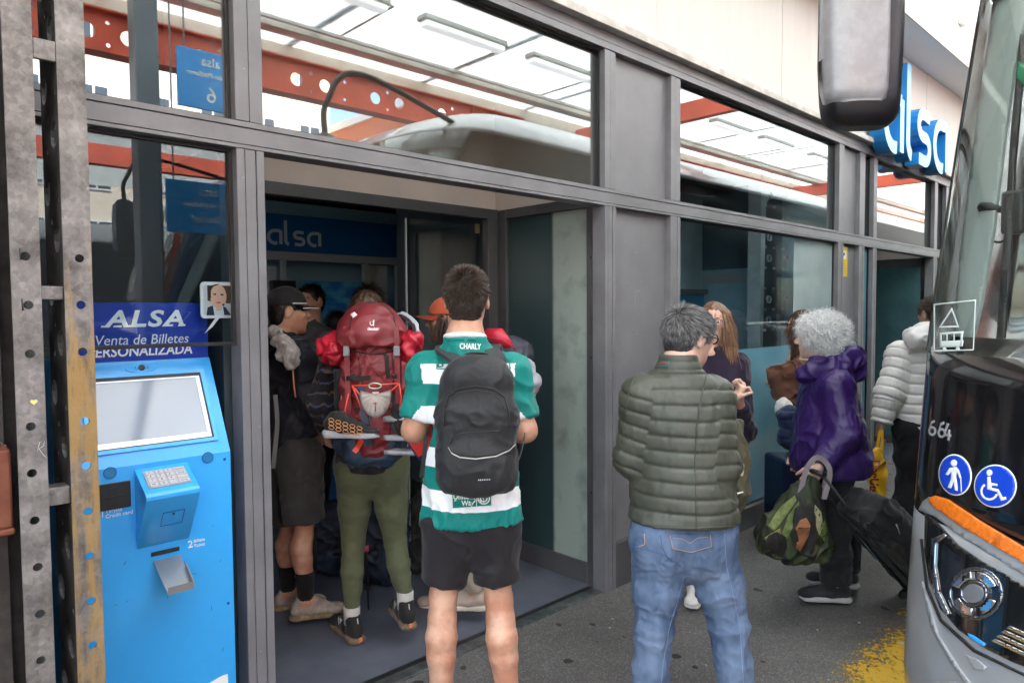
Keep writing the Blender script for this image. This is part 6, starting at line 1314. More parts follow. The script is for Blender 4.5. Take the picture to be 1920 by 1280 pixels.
    for s_, e_, w_ in ((sL, eL, wL), (sR, eR, wR)): G.chain([s_, e_, e_.lerp(w_, .95)], [.07, .062, .045], .04); G.cut_end(e_, e_.lerp(w_, .95), .06)
    G.box(Vector((J(695, 872).x, J(695, 872).y, J(695, 876).z-.2)), ((1, 0, 0), (0, 1, 0), (0, 0, 1)), (.5, .5, .2), .001, .005, True); G.mesh('fleece', fleece(), H, folds((14, 14, 9), .012, 51))
    M_lg = cloth('olive leggings', (.10, .112, .06), .75, .05, 500, .12); G = Sdf(.006); G.cone(hL+UP*.03, hR+UP*.03, .108, .108, .05); G.cone((hL+hR)/2+UP*.1, (hL+hR)/2, .13, .14, .05, f, 1.3)
    for h_, k_, a_ in ((hL, kL, aL), (hR, kR, aR)):
        G.chain([h_, h_.lerp(k_, .5), h_.lerp(k_, .95), k_.lerp(a_, .15)-f*.008, k_.lerp(a_, .3)-f*.016, k_.lerp(a_, .55)-f*.008, a_+UP*.05], [.098, .078, .054, .051, .0535, .045, .034], .015); G.ell(h_-f*.045-UP*.01, (RC, FC, UP), (.075, .075, .085), .04); G.cut_end(k_, a_+UP*.05, .06)
    G.mesh('leggings', M_lg, H, lambda P_, N_: folds((16, 16, 26), .0025, 53)(P_, N_))
    M_hs = cloth('dark hiking shoe', (.02, .019, .018), .8); M_so = cloth('tan muddy sole', (.2, .14, .09), .85, .3, vscale=40); M_sk = cloth('pale sock', (.5, .48, .46)); M_lc = mat('grey lace', (.45, .46, .47), .6); M_or = mat('orange tab', (.75, .2, .08), .5)
    for a_, td in ((aL, heading(-38)), (aR, heading(-24))):
        tube('sock', [a_-UP*.02, a_+UP*.065], [.039, .041], M_sk, H, 14); s_ = shoe(H, a_, td, (M_hs, M_so, M_lc), h=.0042); bv = None; b = bmesh.new(); q = a_-td*.072; sd = td.cross(UP)
        bm_box(b, -.009, .009, -.006, .006, -.009, .009); bevel(b, .003); bmesh.ops.transform(b, matrix=frame_at(q-td*.02-UP*.068, sd, UP), verts=b.verts[:]); obj('heel_tab', b, M_or, s_)
        tube('heel_loop', [a_-td*.052+UP*.02+sd*.004, a_-td*.058-UP*.005+sd*.004, a_-td*.062-UP*.02+sd*.004], .003, M_lc, s_, 6)
        for k in range(4): tube('side_lace', [a_+td*(.02+.018*k)-sd*.036-UP*.045, a_+td*(.03+.02*k)-sd*.030-UP*.01], .0016, M_lc, s_, 5)
    return H
hiker()
def red_rucksack():
    d = 3.14; K_ = thing('rucksack', 'tall dark red trekking rucksack with scallop shell, worn by the woman in olive leggings', 'rucksack', W(700, 850, d)); f = heading(-6); n_ = -f; r_ = f.cross(UP).normalized()
    c = W(702, 720, d+.02); X = lambda px, py, o=0: W(px, py, d+.02) + n_*o; u_ = UP; ax = (r_, n_, u_); s = 1308/d
    M_m = mat('maroon rucksack nylon', (.19, .018, .024), .5, var=.12, vscale=8, bump=.3, bscale=260, bdist=.001); M_nv = mat('navy rucksack nylon', (.015, .035, .07), .55, var=.12, vscale=8, bump=.3, bscale=260, bdist=.001); M_cr = mat('crimson dry bag', (.46, .014, .034), .42, var=.15, vscale=9); M_cord = mat('red cord', (.75, .06, .03), .5); M_bk = cloth('black webbing', (.02, .018, .02), .6)
    G = Sdf(.0055); G.box(X(706, 745), ax, (.122, .1, .21), .07, .04); G.box(X(706, 650), ax, (.115, .09, .12), .07, .05); G.ell(X(704, 800, .06), ax, (.085, .06, .14), .05)
    bd = G.mesh('body', M_m, K_, lambda P_, N_: folds((10, 10, 12), .014, 61)(P_, N_)+folds((26, 26, 30), .004, 63)(P_, N_)); bv = bvh_obj(bd)
    G = Sdf(.0055); G.ell(X(695, 620, .02), ax, (.135, .12, .13), .03); G.box(X(697, 634, .01), ax, (.15, .118, .07), .06, .05); G.box(X(697, 684, .0), ax, (.3, .3, .085), .001, .02, True); G.ell(X(697, 690, .02), ax, (.10, .2, .085), .03, True)
    ld = G.mesh('lid', M_m, K_, lambda P_, N_: folds((9, 9, 12), .013, 65)(P_, N_)); bl = bvh_obj(ld)
    text_on('lettering', bl, 'deuter', 700, 616, 22, 6.5, MATS['white paint'], ld, .004); patch_on('logo_bow', bl, [(697+5*math.cos(t)*.8, 606+4.6*math.sin(t)) for t in np.linspace(R(-60), R(240), 12)]+[(697+3*math.cos(t)*.8, 606+2.8*math.sin(t)) for t in np.linspace(R(240), R(-60), 12)], MATS['white paint'], ld, .004, .0006, 3); patch_on('logo_stem', bl, [(699.5, 600), (701.8, 600), (701.3, 611), (699.3, 611)], MATS['white paint'], ld, .004, .0006, 3)
    patch_on('white_tag', bl, [(657, 589), (664, 584), (670, 590), (662, 596)], MATS['white paint'], ld, .004, .001, 4)
    ribbon_on('lid_zip', bl, [(655, 618), (660, 590), (675, 572), (700, 566), (724, 572), (738, 592), (742, 612)], .003, M_bk, ld, .001)
    # throat, base and hip belt
    G = Sdf(.006); G.box(X(700, 838, .0), ax, (.125, .085, .075), .05, .03); G.cone(X(630, 834, -.09), X(680, 842, .0), .04, .05, .05, UP, .8); G.cone(X(765, 820, -.09), X(720, 840, 0), .04, .05, .05, UP, .8); nb = G.mesh('base', M_nv, K_, folds((12, 12, 12), .01, 67))
    G = Sdf(.006); G.box(X(655, 745, .03), ax, (.03, .07, .17), .03, .02); G.box(X(757, 745, .03), ax, (.026, .07, .17), .03, .02); G.mesh('side_pocket', M_m, K_, folds((14, 14, 12), .012, 69))
    for q in ([(672, 725), (682, 760), (690, 800), (692, 835)], [(745, 740), (738, 790), (730, 835)]): P_ = [v for v in lay_on(bv, q, .004, 0) if v]; strap('navy_panel', P_, .045, .004, n_, M_nv, K_)
    # dry bags
    for px_, py_, rx, rz, nm in ((627, 654, .058, .062, 1), (769, 650, .046, .064, 2)):
        G = Sdf(.0055); q = X(px_, py_, .02); G.ell(q, ax, (rx, .085, rz), .03); G.ell(q+u_*.02+r_*.012*(1 if nm == 2 else -1), ax, (rx*.8, .07, rz*.7), .03); G.mesh('dry_bag', M_cr, K_, folds((15, 15, 15), .026, 70+nm, .8))
    # straps and buckles
    for px_ in (656, 746):
        P_ = [X(px_, 610, .13), X(px_+1, 640, .135), X(px_+2, 690, .125), X(px_+4, 760, .115), X(px_+6, 800, .1)]; strap('compression_strap', P_, .022, .004, n_, M_m, K_); box('buckle', -.014, .014, -.006, .006, -.022, .022, mat('grey buckle', (.2, .2, .21), .4) if 'grey buckle' not in MATS else MATS['grey buckle'], K_, .004, 1, frame_at(X(px_+1, 655, .14), r_, u_))
    strap('compression_strap', [X(645, 704, .09), X(662, 704, .13), X(700, 703, .125)], .02, .004, n_, M_bk, K_)
    strap('daisy_chain', [v for v in lay_on(bv, [(724, 664), (726, 690), (728, 708)], .006, 0) if v], .018, .003, n_, M_bk, K_); ribbon_on('body_seam', bv, [(672, 668), (676, 700), (684, 740), (692, 790), (700, 840)], .0025, M_bk, bd, .001); ribbon_on('body_seam', bv, [(735, 666), (738, 700), (736, 760), (728, 830)], .0025, M_bk, bd, .001); ribbon_on('throat_cord', bv, [(664, 658), (690, 664), (716, 663), (742, 656)], .0035, M_bk, bd, .002)
    for px_, py_ in ((668, 700), (744, 700), (676, 760), (742, 770)): box('ladder_lock', -.012, .012, -.004, .004, -.009, .009, M_bk, K_, .003, 1, frame_at(X(px_, py_, .128), r_, u_))
    # cords, carabiner, shell, tags
    for q in ([(667, 716), (690, 716), (720, 714), (752, 712)], [(690, 742), (680, 730), (668, 716)], [(714, 742), (735, 728), (752, 712)], [(668, 716), (676, 735), (686, 760)], [(752, 712), (756, 740), (752, 760)], [(662, 730), (655, 760), (663, 780)]): tube('cord', [X(a, c, .155) for a, c in q], .0035, M_cord, K_, 6)
    M_car = mat('pale green carabiner', (.4, .55, .42), .3, .6); tube('carabiner', [X(709+11*math.cos(t), 716+5*math.sin(t), .165) for t in np.linspace(0, 6.283, 17)[:-1]], .0033, M_car, K_, 6, closed=True)
    sh = thing('scallop_shell', 'white scallop shell with a red cross hanging on the maroon rucksack', 'shell', X(701, 763, .2)); b = bmesh.new(); nn = 48; cen = X(712, 728, .215); R_ = .106
    rows = []
    for i in range(7):
        t = i/6; row = []
        for k in range(nn+1):
            a = R(-90)+R(-118)+R(236)*k/nn if False else R(-90-102)+R(204)*k/nn; rr = R_*t*(1-.1*abs((k/nn)-.5)*2*t)+.002; bulge = .016*math.sin(math.pi*min(1, t*1.02))**.8+.0022*math.cos(k/nn*2*math.pi*11)*t; row.append(b.verts.new(cen+r_*math.cos(a)*rr*.66+u_*math.sin(a)*rr*.92+n_*bulge))
        rows.append(row)
    for i in range(6):
        for k in range(nn): b.faces.new((rows[i][k], rows[i][k+1], rows[i+1][k+1], rows[i+1][k])).smooth = True
    bmesh.ops.solidify(b, geom=b.faces[:], thickness=.003); bmesh.ops.recalc_face_normals(b, faces=b.faces[:]); so_ = obj('shell_valve', b, mat('shell white', (.72, .69, .64), .45, var=.06, vscale=30), sh); b = bmesh.new()
    for a0_, a1_ in ((-.013, .013),): bm_box(b, a0_, a1_, 0, .006, -.008, .008)
    bmesh.ops.transform(b, matrix=frame_at(cen+u_*.0-n_*.002, r_, u_), verts=b.verts[:]); obj('shell_hinge', b, MATS['shell white'], sh)
    M_x = mat('cross red', (.35, .01, .02), .5); g0 = cen-u_*.045+n_*.019
    for a_, c_, w_ in ((Vector(), u_*-.026, .0022), (u_*.008-r_*.009, u_*.008+r_*.009, .002), (Vector(), u_*.014, .002)): tube('painted_cross', [g0+a_, g0+c_], w_, M_x, sh, 6)
    for q, a_ in (((670, 836), 20), ((690, 820), 0)): pass
    strap('red_tag', [X(684, 815, .12), X(678, 826, .15), X(672, 834, .16)], .022, .004, n_, M_cord, K_)
    # shoes tied on, foam mat and pole behind
    b = bmesh.new(); bm_box(b, -.022, .022, -.05, .05, -.13, .13); bevel(b, .008, 2); bmesh.ops.transform(b, matrix=frame_at(X(641, 745, .03), r_, u_), verts=b.verts[:]); obj('foam_mat', b, cloth('black foam', (.012, .012, .013), .8), K_); tube('mat_edge', [X(648, 690, .085), X(645, 740, .085), X(643, 790, .08)], .002, MATS['white paint'], K_, 5)
    M_t1 = cloth('black trail shoe mesh', (.02, .018, .018), .8); M_t2 = mat('grey shoe sole', (.30, .31, .33), .6, var=.1); M_t3 = mat('orange shoe print', (.7, .33, .12), .5)
    so = thing('hanging_shoe', 'black and grey running shoe with orange pattern tied under the scallop shell', 'shoe', X(665, 790, .2)); td = (r_*.96-u_*.16+n_*.1).normalized(); an = X(647, 770, .18)
    s1 = shoe(so, an, td, (M_t1, M_t2, M_t3), tilt=1, h=.0045, s=.86); b = bmesh.new()
    for i in range(5):
        for j in range(3):
            q = an+td*(-.03+.03*i)+n_*.038-u_*(.012+.016*j)-u_*.004*i; bm_tube(b, [q+td*.012*math.cos(t)+u_*.008*math.sin(t) for t in np.linspace(0, 6.283, 7)[:-1]], .0016, 4, closed=True)
    obj('orange_pattern', b, M_t3, s1)
    so2 = thing('hanging_shoe', 'second running shoe hanging heel up at the right side of the maroon rucksack', 'shoe', X(757, 780, .14)); shoe(so2, X(755, 762, .12), (-u_*.9+r_*.3+n_*.1).normalized(), (M_t1, M_t2, M_t3), tilt=1, s=.9)
    # pale strap arch of the harness
    P_ = [X(742, 590, -.06), X(760, 590, -.05), X(778, 605, -.04), X(784, 626, -.02)]; strap('harness_strap', P_, .05, .014, [u_, u_+r_, r_], cloth('pale grey mesh', (.42, .45, .5), .8), K_); strap('harness_strap', [v-u_*.012-r_*.012 for v in P_], .055, .014, [u_, u_+r_, r_], M_bk, K_)
red_rucksack()
# ---- generic clothed figure for the others
def figure(label, d, head, yaw, pj, skin, top, bottom, f_deg=None, hs=.98, pitch=0, roll=0, shoes=None, legs=.75, h=.0065, tw=(.075, .155, .15, .17), q=1.35, sleeve=(.072, .062, .045), bleg=(.11, .09, .066, .058, .056), hem=None, top_disp=None, bot_disp=None, hands=(.6, .6), eyes=True, ears=True, brow=None, shoe_dirs=None, cuff=.92, neck_r=.068, bare=0, shin=None, hdirs=None):
    """pj: joints in photo pixels with depth offsets: n sL sR eL eR wL wR hL hR kL kR aL aR"""
    g = W(head[0], 640, d); H = thing('person', label, 'person', (g.x, g.y, 0)); J = lambda t: W(t[0], t[1], d+(t[2] if len(t) > 2 else 0)); K_ = {k: J(v) for k, v in pj.items()}
    f = heading(yaw if f_deg is None else f_deg); F = hframe(J(head), yaw, pitch, roll); n, sL, sR, hL, hR = (K_[k] for k in ('n', 'sL', 'sR', 'hL', 'hR')); sm, hm = (sL+sR)/2, (hL+hR)/2; side = (sR-sL).normalized()
    S = Sdf(.0055); add_head(S, F, hs, neck=n, ears=ears); torso_prims(S, sL, sR, hL, hR, None, f, 1.55, .04, tw[1]*.76, tw[2]*.7, tw[3]*.6); S.cone(n, sm, .05, .07, .05)
    for e_, w_, s_, sg, hd in (('eL', 'wL', 'sL', 1, hands[0]), ('eR', 'wR', 'sR', -1, hands[1])):
        if e_ in K_: arm(S, K_[s_], K_[e_], K_[w_], .85); add_hand(S, K_[w_], (hdirs[0 if sg > 0 else 1] if hdirs else K_[w_]-K_[e_]), -side*sg, f+UP*.5, hd, .93)
    for h_, k_, a_ in (('hL', 'kL', 'aL'), ('hR', 'kR', 'aR')): leg(S, K_[h_], K_[k_], K_[a_], f, 1, .95 if bare else legs, .72)
    S.mesh('body', skin, H, lambda P_, N_: (fbm(P_*22, 2, 2)-.5)*.002)
    if eyes: add_face_parts(F, H, hs, brow=brow)
    G = Sdf(h); torso_prims(G, sL, sR, hL+UP*.04, hR+UP*.04, None, f, q, *tw); G.cone(n, sm-UP*.03, neck_r, .1, .05)
    for s_, e_, w_ in (('sL', 'eL', 'wL'), ('sR', 'eR', 'wR')):
        if e_ in K_: c = K_[e_].lerp(K_[w_], cuff); G.chain([K_[s_], K_[e_], c], sleeve, .045); G.cut_end(K_[e_], c, sleeve[2]+.02)
    hz_ = W(head[0], hem, d).z if hem else hm.z-.03; G.box(Vector((hm.x, hm.y, hz_-.2)), ((1, 0, 0), (0, 1, 0), (0, 0, 1)), (.7, .7, .2), .001, .006, True)
    if top_disp is None: td = folds((12, 12, 9), .012, RNG.integers(100))
    else: td = top_disp(sm, hm, K_)
    tp = G.mesh(top[0], top[1], H, td)
    G = Sdf(h); G.cone(hL+UP*.03, hR+UP*.03, bleg[0]*.98, bleg[0]*.98, .05)
    for h_, k_, a_ in (('hL', 'kL', 'aL'), ('hR', 'kR', 'aR')):
        if bare: e_ = K_[h_].lerp(K_[k_], bare); G.cone(K_[h_], e_, bleg[0], bleg[1], .03); G.cut_end(K_[h_], e_, .12, .12)
        else: e_ = K_[k_].lerp(K_[a_], shin or .97); G.chain([K_[h_], K_[h_].lerp(K_[k_], .5), K_[k_], K_[k_].lerp(K_[a_], .5), e_], bleg, .03); G.cut_end(K_[k_], e_, .08)
    bt = G.mesh(bottom[0], bottom[1], H, bot_disp or folds((11, 11, 9), .009, RNG.integers(100)))
    if shoes:
        for i, a_ in enumerate(('aL', 'aR')): shoe(H, K_[a_], shoe_dirs[i] if shoe_dirs else f, shoes, s=.95, h=.005)
    return H, F, K_, tp, bt, f
def cap(parent, F, s, m_, brim_len=.075, stripe=None, name='cap', pitch_up=0):
    ax = (F['r'], F['f'], F['u']); p = lambda x, y, z: hp(F, x, y, z, s); S = Sdf(.004); S.ell(p(0, -.012, .045), ax, np.array((.087, .108, .092))*s, .01); S.box(p(0, 0, -.07), ax, (.2*s, .2*s, .107*s), .003, .006, True)
    c = S.mesh(name, m_, parent, lambda P_, N_: folds((14, 14, 14), .003, 9)(P_, N_)); b = bmesh.new(); rows = []
    for i in range(7):
        t = i/6; rows.append([b.verts.new(p(math.sin(a)*(.080+.006*t), -.02+math.cos(a)*.108+brim_len*t*max(0, math.cos(a))**.7, .044-.014*t+.010*math.sin(a*2+1.57)*t-.008*abs(math.sin(a))*t-.01)) for a in np.linspace(R(-68), R(68), 17)])
    for i in range(6):
        for k in range(16): b.faces.new((rows[i][k], rows[i][k+1], rows[i+1][k+1], rows[i+1][k])).smooth = True
    bmesh.ops.solidify(b, geom=b.faces[:], thickness=.004); bmesh.ops.recalc_face_normals(b, faces=b.faces[:]); br = obj('brim', b, m_, c)
    if stripe: tube('brim_stripe', [p(math.sin(a)*.0885, -.018+math.cos(a)*.113, .046) for a in np.linspace(R(20), R(78), 9)], .0042, stripe, br, 6); tube('brim_edge', [v.co for v in rows[-1]] if False else [p(math.sin(a)*.0865, -.02+math.cos(a)*.109+brim_len*max(0, math.cos(a))**.7, .020) for a in np.linspace(R(-50), R(66), 14)], .0028, stripe, br, 6)
    return c
M_nav = cloth('dark navy shell', (.012, .014, .022), .6, .15, 250, .2); M_wht = MATS['white paint']
# man in the black cap
H, F, K_, tp, bt, f = figure('man in black cap with white stripe and dark jacket beside the door post', 3.64, (541, 585, .0), 62, dict(n=(524, 632), sL=(528, 664, .14), sR=(560, 668, -.12), eL=(560, 760, .2), eR=(582, 756, -.12), wL=(600, 800, .25), wR=(600, 808, 0), hL=(540, 860, .1), hR=(562, 862, -.06), kL=(545, 985, .14), kR=(571, 985, -.06), aL=(540, 1110, .14), aR=(573, 1125, -.06)), SKIN1, ('jacket', M_nav), ('shorts', cloth('charcoal shorts', (.045, .042, .043), .8, .1)), h=.0065, hem=868, bare=.93, bleg=(.118, .1), legs=.9, shoes=(cloth('beige trail shoe', (.36, .30, .26), .8, .2, vscale=30), cloth('tan shoe sole', (.25, .19, .1), .7, .3, vscale=30), M_black), shoe_dirs=(heading(75), heading(72)), cuff=.9, tw=(.08, .16, .155, .17))
short_hair(H, F, H_black, .98, .010, 1500, 1, lift=.5); cap(H, F, .98, cloth('black cap cloth', (.022, .022, .026), .8), .07, M_wht)
for a_ in ('aL', 'aR'): tube('sock', [K_[a_]-UP*.01, K_[a_]+UP*.06, K_[a_]+UP*.15], [.041, .043, .049], cloth('black sock', (.01, .01, .01)) if 'black sock' not in MATS else MATS['black sock'], H, 16)
G = Sdf(.006); G.cone(K_['n']-UP*.02, K_['n']+UP*.02, .075, .072, .02); G.mesh('collar', cloth('navy collar', (.02, .03, .055), .7), tp)
def rucksack(name, label, c, f, half, m_, sh, d0, extra=None, lid=True, mat2=None, tilt=0):
    t = thing('rucksack', label, 'rucksack', Vector(c)-UP*half[2]); r_ = f.cross(UP).normalized(); n_ = -f; ax = (r_, n_, UP); X = lambda x, y, z: Vector(c)+r_*x+n_*y+UP*z
    G = Sdf(.0065); G.box(X(0, 0, -.02), ax, half, .07, .04); G.ell(X(0, .03, -half[2]*.45), ax, (half[0]*.8, half[1]*.95, half[2]*.4), .04)
    b_ = G.mesh('body', m_, t, lambda P_, N_: folds((10, 10, 10), .018, 77)(P_, N_)+folds((28, 28, 28), .004, 78)(P_, N_))
    if lid: G = Sdf(.0065); G.ell(X(0, .01, half[2]*.95), ax, (half[0]*1.02, half[1]*1.1, half[2]*.36), .03); G.box(X(0, .01, half[2]*.55), ax, (.4, .4, half[2]*.2), .002, .02, True); G.mesh('lid', mat2 or m_, t, folds((11, 11, 11), .016, 79))
    for s_ in (-1, 1):
        strap('compression_strap', [X(s_*half[0]*.6, half[1]*1.0, half[2]*.8), X(s_*half[0]*.62, half[1]*1.15, .0), X(s_*half[0]*.6, half[1]*1.1, -half[2]*.7)], .018, .004, n_, MATS['black webbing'], t)
        if sh: a = Vector(sh[0 if s_ < 0 else 1]); strap('shoulder_strap', [X(s_*half[0]*.5, -half[1]*.9, half[2]*.55), a.lerp((Vector(sh[0])+Vector(sh[1]))/2, .4)+UP*.095, a.lerp((Vector(sh[0])+Vector(sh[1]))/2, .4)+UP*.04+f*.13, a.lerp((Vector(sh[0])+Vector(sh[1]))/2, .3)-UP*.16+f*.13], .055, .012, [UP, UP, f+UP*.5, f], MATS['black webbing'], t)
    return t, X
M_gp = mat('grey brown pack nylon', (.035, .03, .03), .6, var=.25, vscale=9, bump=.3, bscale=240, bdist=.001)
t, X = rucksack('rucksack', 'dark grey trekking pack with a grey towel on the man in the black cap', (K_['sL']+K_['sR'])/2-f*.24-UP*.14, f, (.14, .10, .26), M_gp, (K_['sL'], K_['sR']), 3.6)
q = W(530, 640, 3.36); o = tag(None or thing('towel', 'rolled grey knitted towel hanging on the dark trekking pack', 'towel', q), None, None); G = Sdf(.005); G.chain([W(515, 622, 3.4), W(528, 640, 3.36), W(540, 664, 3.34), W(543, 676, 3.34)], [.024, .034, .038, .033], .03); G.mesh('towel_cloth', cloth('grey knit', (.32, .30, .29), .95, .2, 120, .8, vscale=60), o, folds((18, 18, 10), .02, 12))
strap('dangling_strap', [W(516, 740, 3.4), W(520, 790, 3.38), W(516, 840, 3.38), W(512, 878, 3.38)], .02, .004, -FC, cloth('grey webbing', (.18, .18, .18)), t); tube('dangling_cord', [W(548, 680, 3.4), W(551, 720, 3.38), W(554, 745, 3.38)], .004, mat('orange cord', (.6, .2, .1), .6), t, 6)
# woman in the orange cap
H, F, K_, tp, bt, f = figure('woman in an orange cap and beige trousers facing left, beyond the hooped shirt man', 3.69, (838, 602, .0), -88, dict(n=(864, 645), sL=(868, 682, -.14), sR=(866, 682, .14), eL=(862, 770, -.2), eR=(850, 770, .2), wL=(835, 800, -.14), wR=(835, 800, .14), hL=(880, 850, -.08), hR=(880, 850, .08), kL=(884, 985, -.08), kR=(868, 985, .08), aL=(888, 1108, -.08), aR=(850, 1108, .10)), SKIN3, ('shirt', cloth('pale grey hoodie', (.34, .34, .37), .9)), ('trousers', cloth('beige hiking trousers', (.30, .25, .2), .85, .12)), hem=862, shoes=(cloth('beige shoe', (.42, .33, .27), .8), cloth('cream sole', (.5, .45, .38)), M_wht), hs=.96)
cap(H, F, .97, cloth('orange cap cloth', (.55, .11, .055), .75), .085); long_hair(H, F, mat('dark wavy hair', (.03, .016, .01), .5, var=.5, vscale=60), [([hp(F, .05, -.08, .0), hp(F, .055, -.085, -.1), hp(F, .05, -.06, -.2)], [.03, .032, .02]), ([hp(F, -.05, -.08, .0), hp(F, -.055, -.085, -.1), hp(F, -.05, -.05, -.2)], [.03, .032, .02])], .96, 2500, .12, cap=(.078, .1, .08))
t, X = rucksack('rucksack', 'navy and red trekking pack behind the right shoulder of the hooped shirt man', W(952, 740, 3.72), f, (.15, .11, .235), mat('slate navy nylon', (.03, .032, .05), .6, var=.2, vscale=9, bump=.3, bscale=240, bdist=.001), (K_['sR'], K_['sL']), 3.7, mat2=mat('slate lid', (.035, .036, .055), .6, var=.2))
tube('red_roll', [W(912, 626, 3.62), W(935, 630, 3.6), W(958, 650, 3.58)], [.03, .045, .02], MATS['crimson dry bag'], t, 12); tube('red_piping', [W(905, 632, 3.54), W(940, 636, 3.53), W(968, 655, 3.53)], .004, MATS['crimson dry bag'], t, 6)
o = thing('jacket_roll', 'pale grey jacket hanging down the side of the navy trekking pack', 'jacket', W(990, 720, 3.6)); G = Sdf(.006); G.chain([W(986, 690, 3.6), W(992, 715, 3.58), W(990, 735, 3.58)], [.04, .045, .03], .03); G.mesh('cloth', MATS['pale grey hoodie'], o, folds((18, 18, 10), .02, 15))
# people deeper inside
H, F, K_, tp, bt, f = figure('dark haired man in grey jacket, dim inside the hall behind the black cap', 4.7, (582, 566), 205, dict(n=(584, 612), sL=(612, 640), sR=(556, 640), eL=(622, 715), eR=(548, 715), wL=(610, 775, -.1), wR=(556, 775, -.1), hL=(598, 790), hR=(568, 790), kL=(598, 900), kR=(570, 900), aL=(600, 1004), aR=(568, 1004)), SKIN3, ('jacket', cloth('grey jacket', (.06, .06, .065))), ('trousers', cloth('dark trousers', (.03, .03, .035))), h=.008, hem=800, shoes=(M_black, M_rub, M_black)); short_hair(H, F, H_black, .98, .02, 1800, 1.2)
H, F, K_, tp, bt, f = figure('black haired person in dark top queueing beyond the maroon rucksack', 4.3, (692, 572), 0, dict(n=(694, 622), sL=(648, 648), sR=(742, 648), eL=(636, 735), eR=(754, 735), wL=(650, 790, .15), wR=(740, 790, .15), hL=(676, 815), hR=(716, 815), kL=(675, 940), kR=(716, 940), aL=(676, 1052), aR=(716, 1052)), SKIN2, ('jacket', cloth('black jacket', (.015, .016, .02))), ('trousers', MATS['dark trousers']), h=.008, hem=830, shoes=(M_black, M_rub, M_black)); short_hair(H, F, H_black, 1.0, .035, 2500, 1.2, lift=.3)
H, F, K_, tp, bt, f = figure('short person in blue jeans and blue shoes at the ticket counter', 5.3, (632, 612), 4, dict(n=(632, 652), sL=(600, 672), sR=(664, 672), eL=(592, 740), eR=(672, 740), wL=(600, 795, .1), wR=(664, 795, .1), hL=(618, 805), hR=(646, 805), kL=(616, 885), kR=(648, 885), aL=(616, 955), aR=(648, 955)), SKIN2, ('top', MATS['black jacket']), ('jeans', cloth('inside blue jeans', (.02, .07, .18))), h=.008, hem=812, shoes=(mat('blue shoe', (.01, .12, .5), .6), M_wht, M_wht)); short_hair(H, F, H_black, .95, .03, 1500, 1.2, lift=.2)
# floor luggage between the legs
def floor_bag(label, px, d, half, m_, rot):
    g = ground_pt(px, d); t = thing('rucksack', label, 'rucksack', g); f_ = heading(rot); r_ = f_.cross(UP).normalized(); ax = (r_, f_, UP); X = lambda x, y, z: g+r_*x+f_*y+UP*z; G = Sdf(.008); G.box(X(0, 0, half[2]), ax, half, .07, .04); G.ell(X(0, .0, half[2]*1.85), ax, (half[0]*.95, half[1], half[2]*.3), .03); G.ell(X(0, -half[1]*.7, half[2]*.6), ax, (half[0]*.7, half[1]*.6, half[2]*.45), .03)
    G.mesh('body', m_, t, folds((10, 10, 10), .025, 91)); strap('strap', [X(-half[0]*.5, -half[1]*1.1, half[2]*1.6), X(-half[0]*.55, -half[1]*1.3, half[2]), X(-half[0]*.5, -half[1]*1.2, half[2]*.3)], .03, .006, -f_, MATS['black webbing'], t); strap('strap', [X(half[0]*.5, -half[1]*1.1, half[2]*1.6), X(half[0]*.55, -half[1]*1.3, half[2]), X(half[0]*.5, -half[1]*1.2, half[2]*.3)], .03, .006, -f_, MATS['black webbing'], t); return t
floor_bag('dark blue rucksack standing on the floor between the olive leggings', 705, 4.1, (.17, .12, .24), mat('deep blue nylon', (.012, .025, .05), .6, var=.3), 0); floor_bag('black rucksack with tan base on the floor right of the olive leggings', 755, 4.3, (.15, .12, .26), mat('black pack with tan flecks', (.018, .018, .02), .7, col2=(.06, .05, .04), vscale=30, ramp=(.5, .7)), 20); floor_bag('dark blue rucksack on the floor behind the bare leg in a black sock', 612, 4.25, (.15, .11, .2), MATS['deep blue nylon'], -10)
t = thing('trekking_pole', 'black trekking pole with pink clasp standing behind the olive leggings', 'trekking pole', onZ(691, 1143, 0)); pb = onZ(691, 1143, .0); pt = W(684, 960, 3.75); tube('shaft', [pb, pb.lerp(pt, .5), pt], [.005, .007, .009], M_black, t, 8); tube('basket', [pb.lerp(pt, .22), pb.lerp(pt, .24)], [.02, .012], M_rub, t, 12); tube('clasp', [pb.lerp(pt, .60), pb.lerp(pt, .66)], .013, mat('pink clasp', (.7, .08, .15), .5), t, 10); tube('grip', [pt, pt+UP*.12], [.013, .016], M_rub, t, 10)
# ---- woman with glasses, facing us
H, F, K_, tp, bt, f = figure('woman with light brown hair and glasses talking with clasped hands to the olive jacket man', 3.88, (1338, 606, .0), 200, dict(n=(1330, 660), sL=(1378, 688, .04), sR=(1284, 690, .04), eL=(1392, 806, -.02), eR=(1300, 800, -.12), wL=(1386, 748, -.24), wR=(1374, 752, -.27), hL=(1352, 872), hR=(1306, 872), kL=(1350, 985), kR=(1306, 985), aL=(1352, 1090), aR=(1303, 1086, -.02)), SKIN2, ('cardigan', cloth('dark aubergine knit', (.02, .014, .03), .9)), ('trousers', cloth('grey trousers', (.09, .09, .095))), hem=890, hs=.96, shoes=(cloth('white trainer', (.66, .63, .6), .6, .04), cloth('white trainer sole', (.7, .69, .67), .6), M_wht), shin=.80, hands=(1.0, 1.0), brow=H_blond, cuff=.8, hdirs=(UP+RC*.15, UP*.8+RC*.5))
long_hair(H, F, H_blond, [([hp(F, s_*.062, -.04, .04), hp(F, s_*.074, -.035, -.04), hp(F, s_*.078, -.01, -.12), hp(F, s_*.07, .0, -.19)], [.03, .022, .026, .016]) for s_ in (-1, 1)], .97, 4200, .13, cap=(.082, .102, .096))
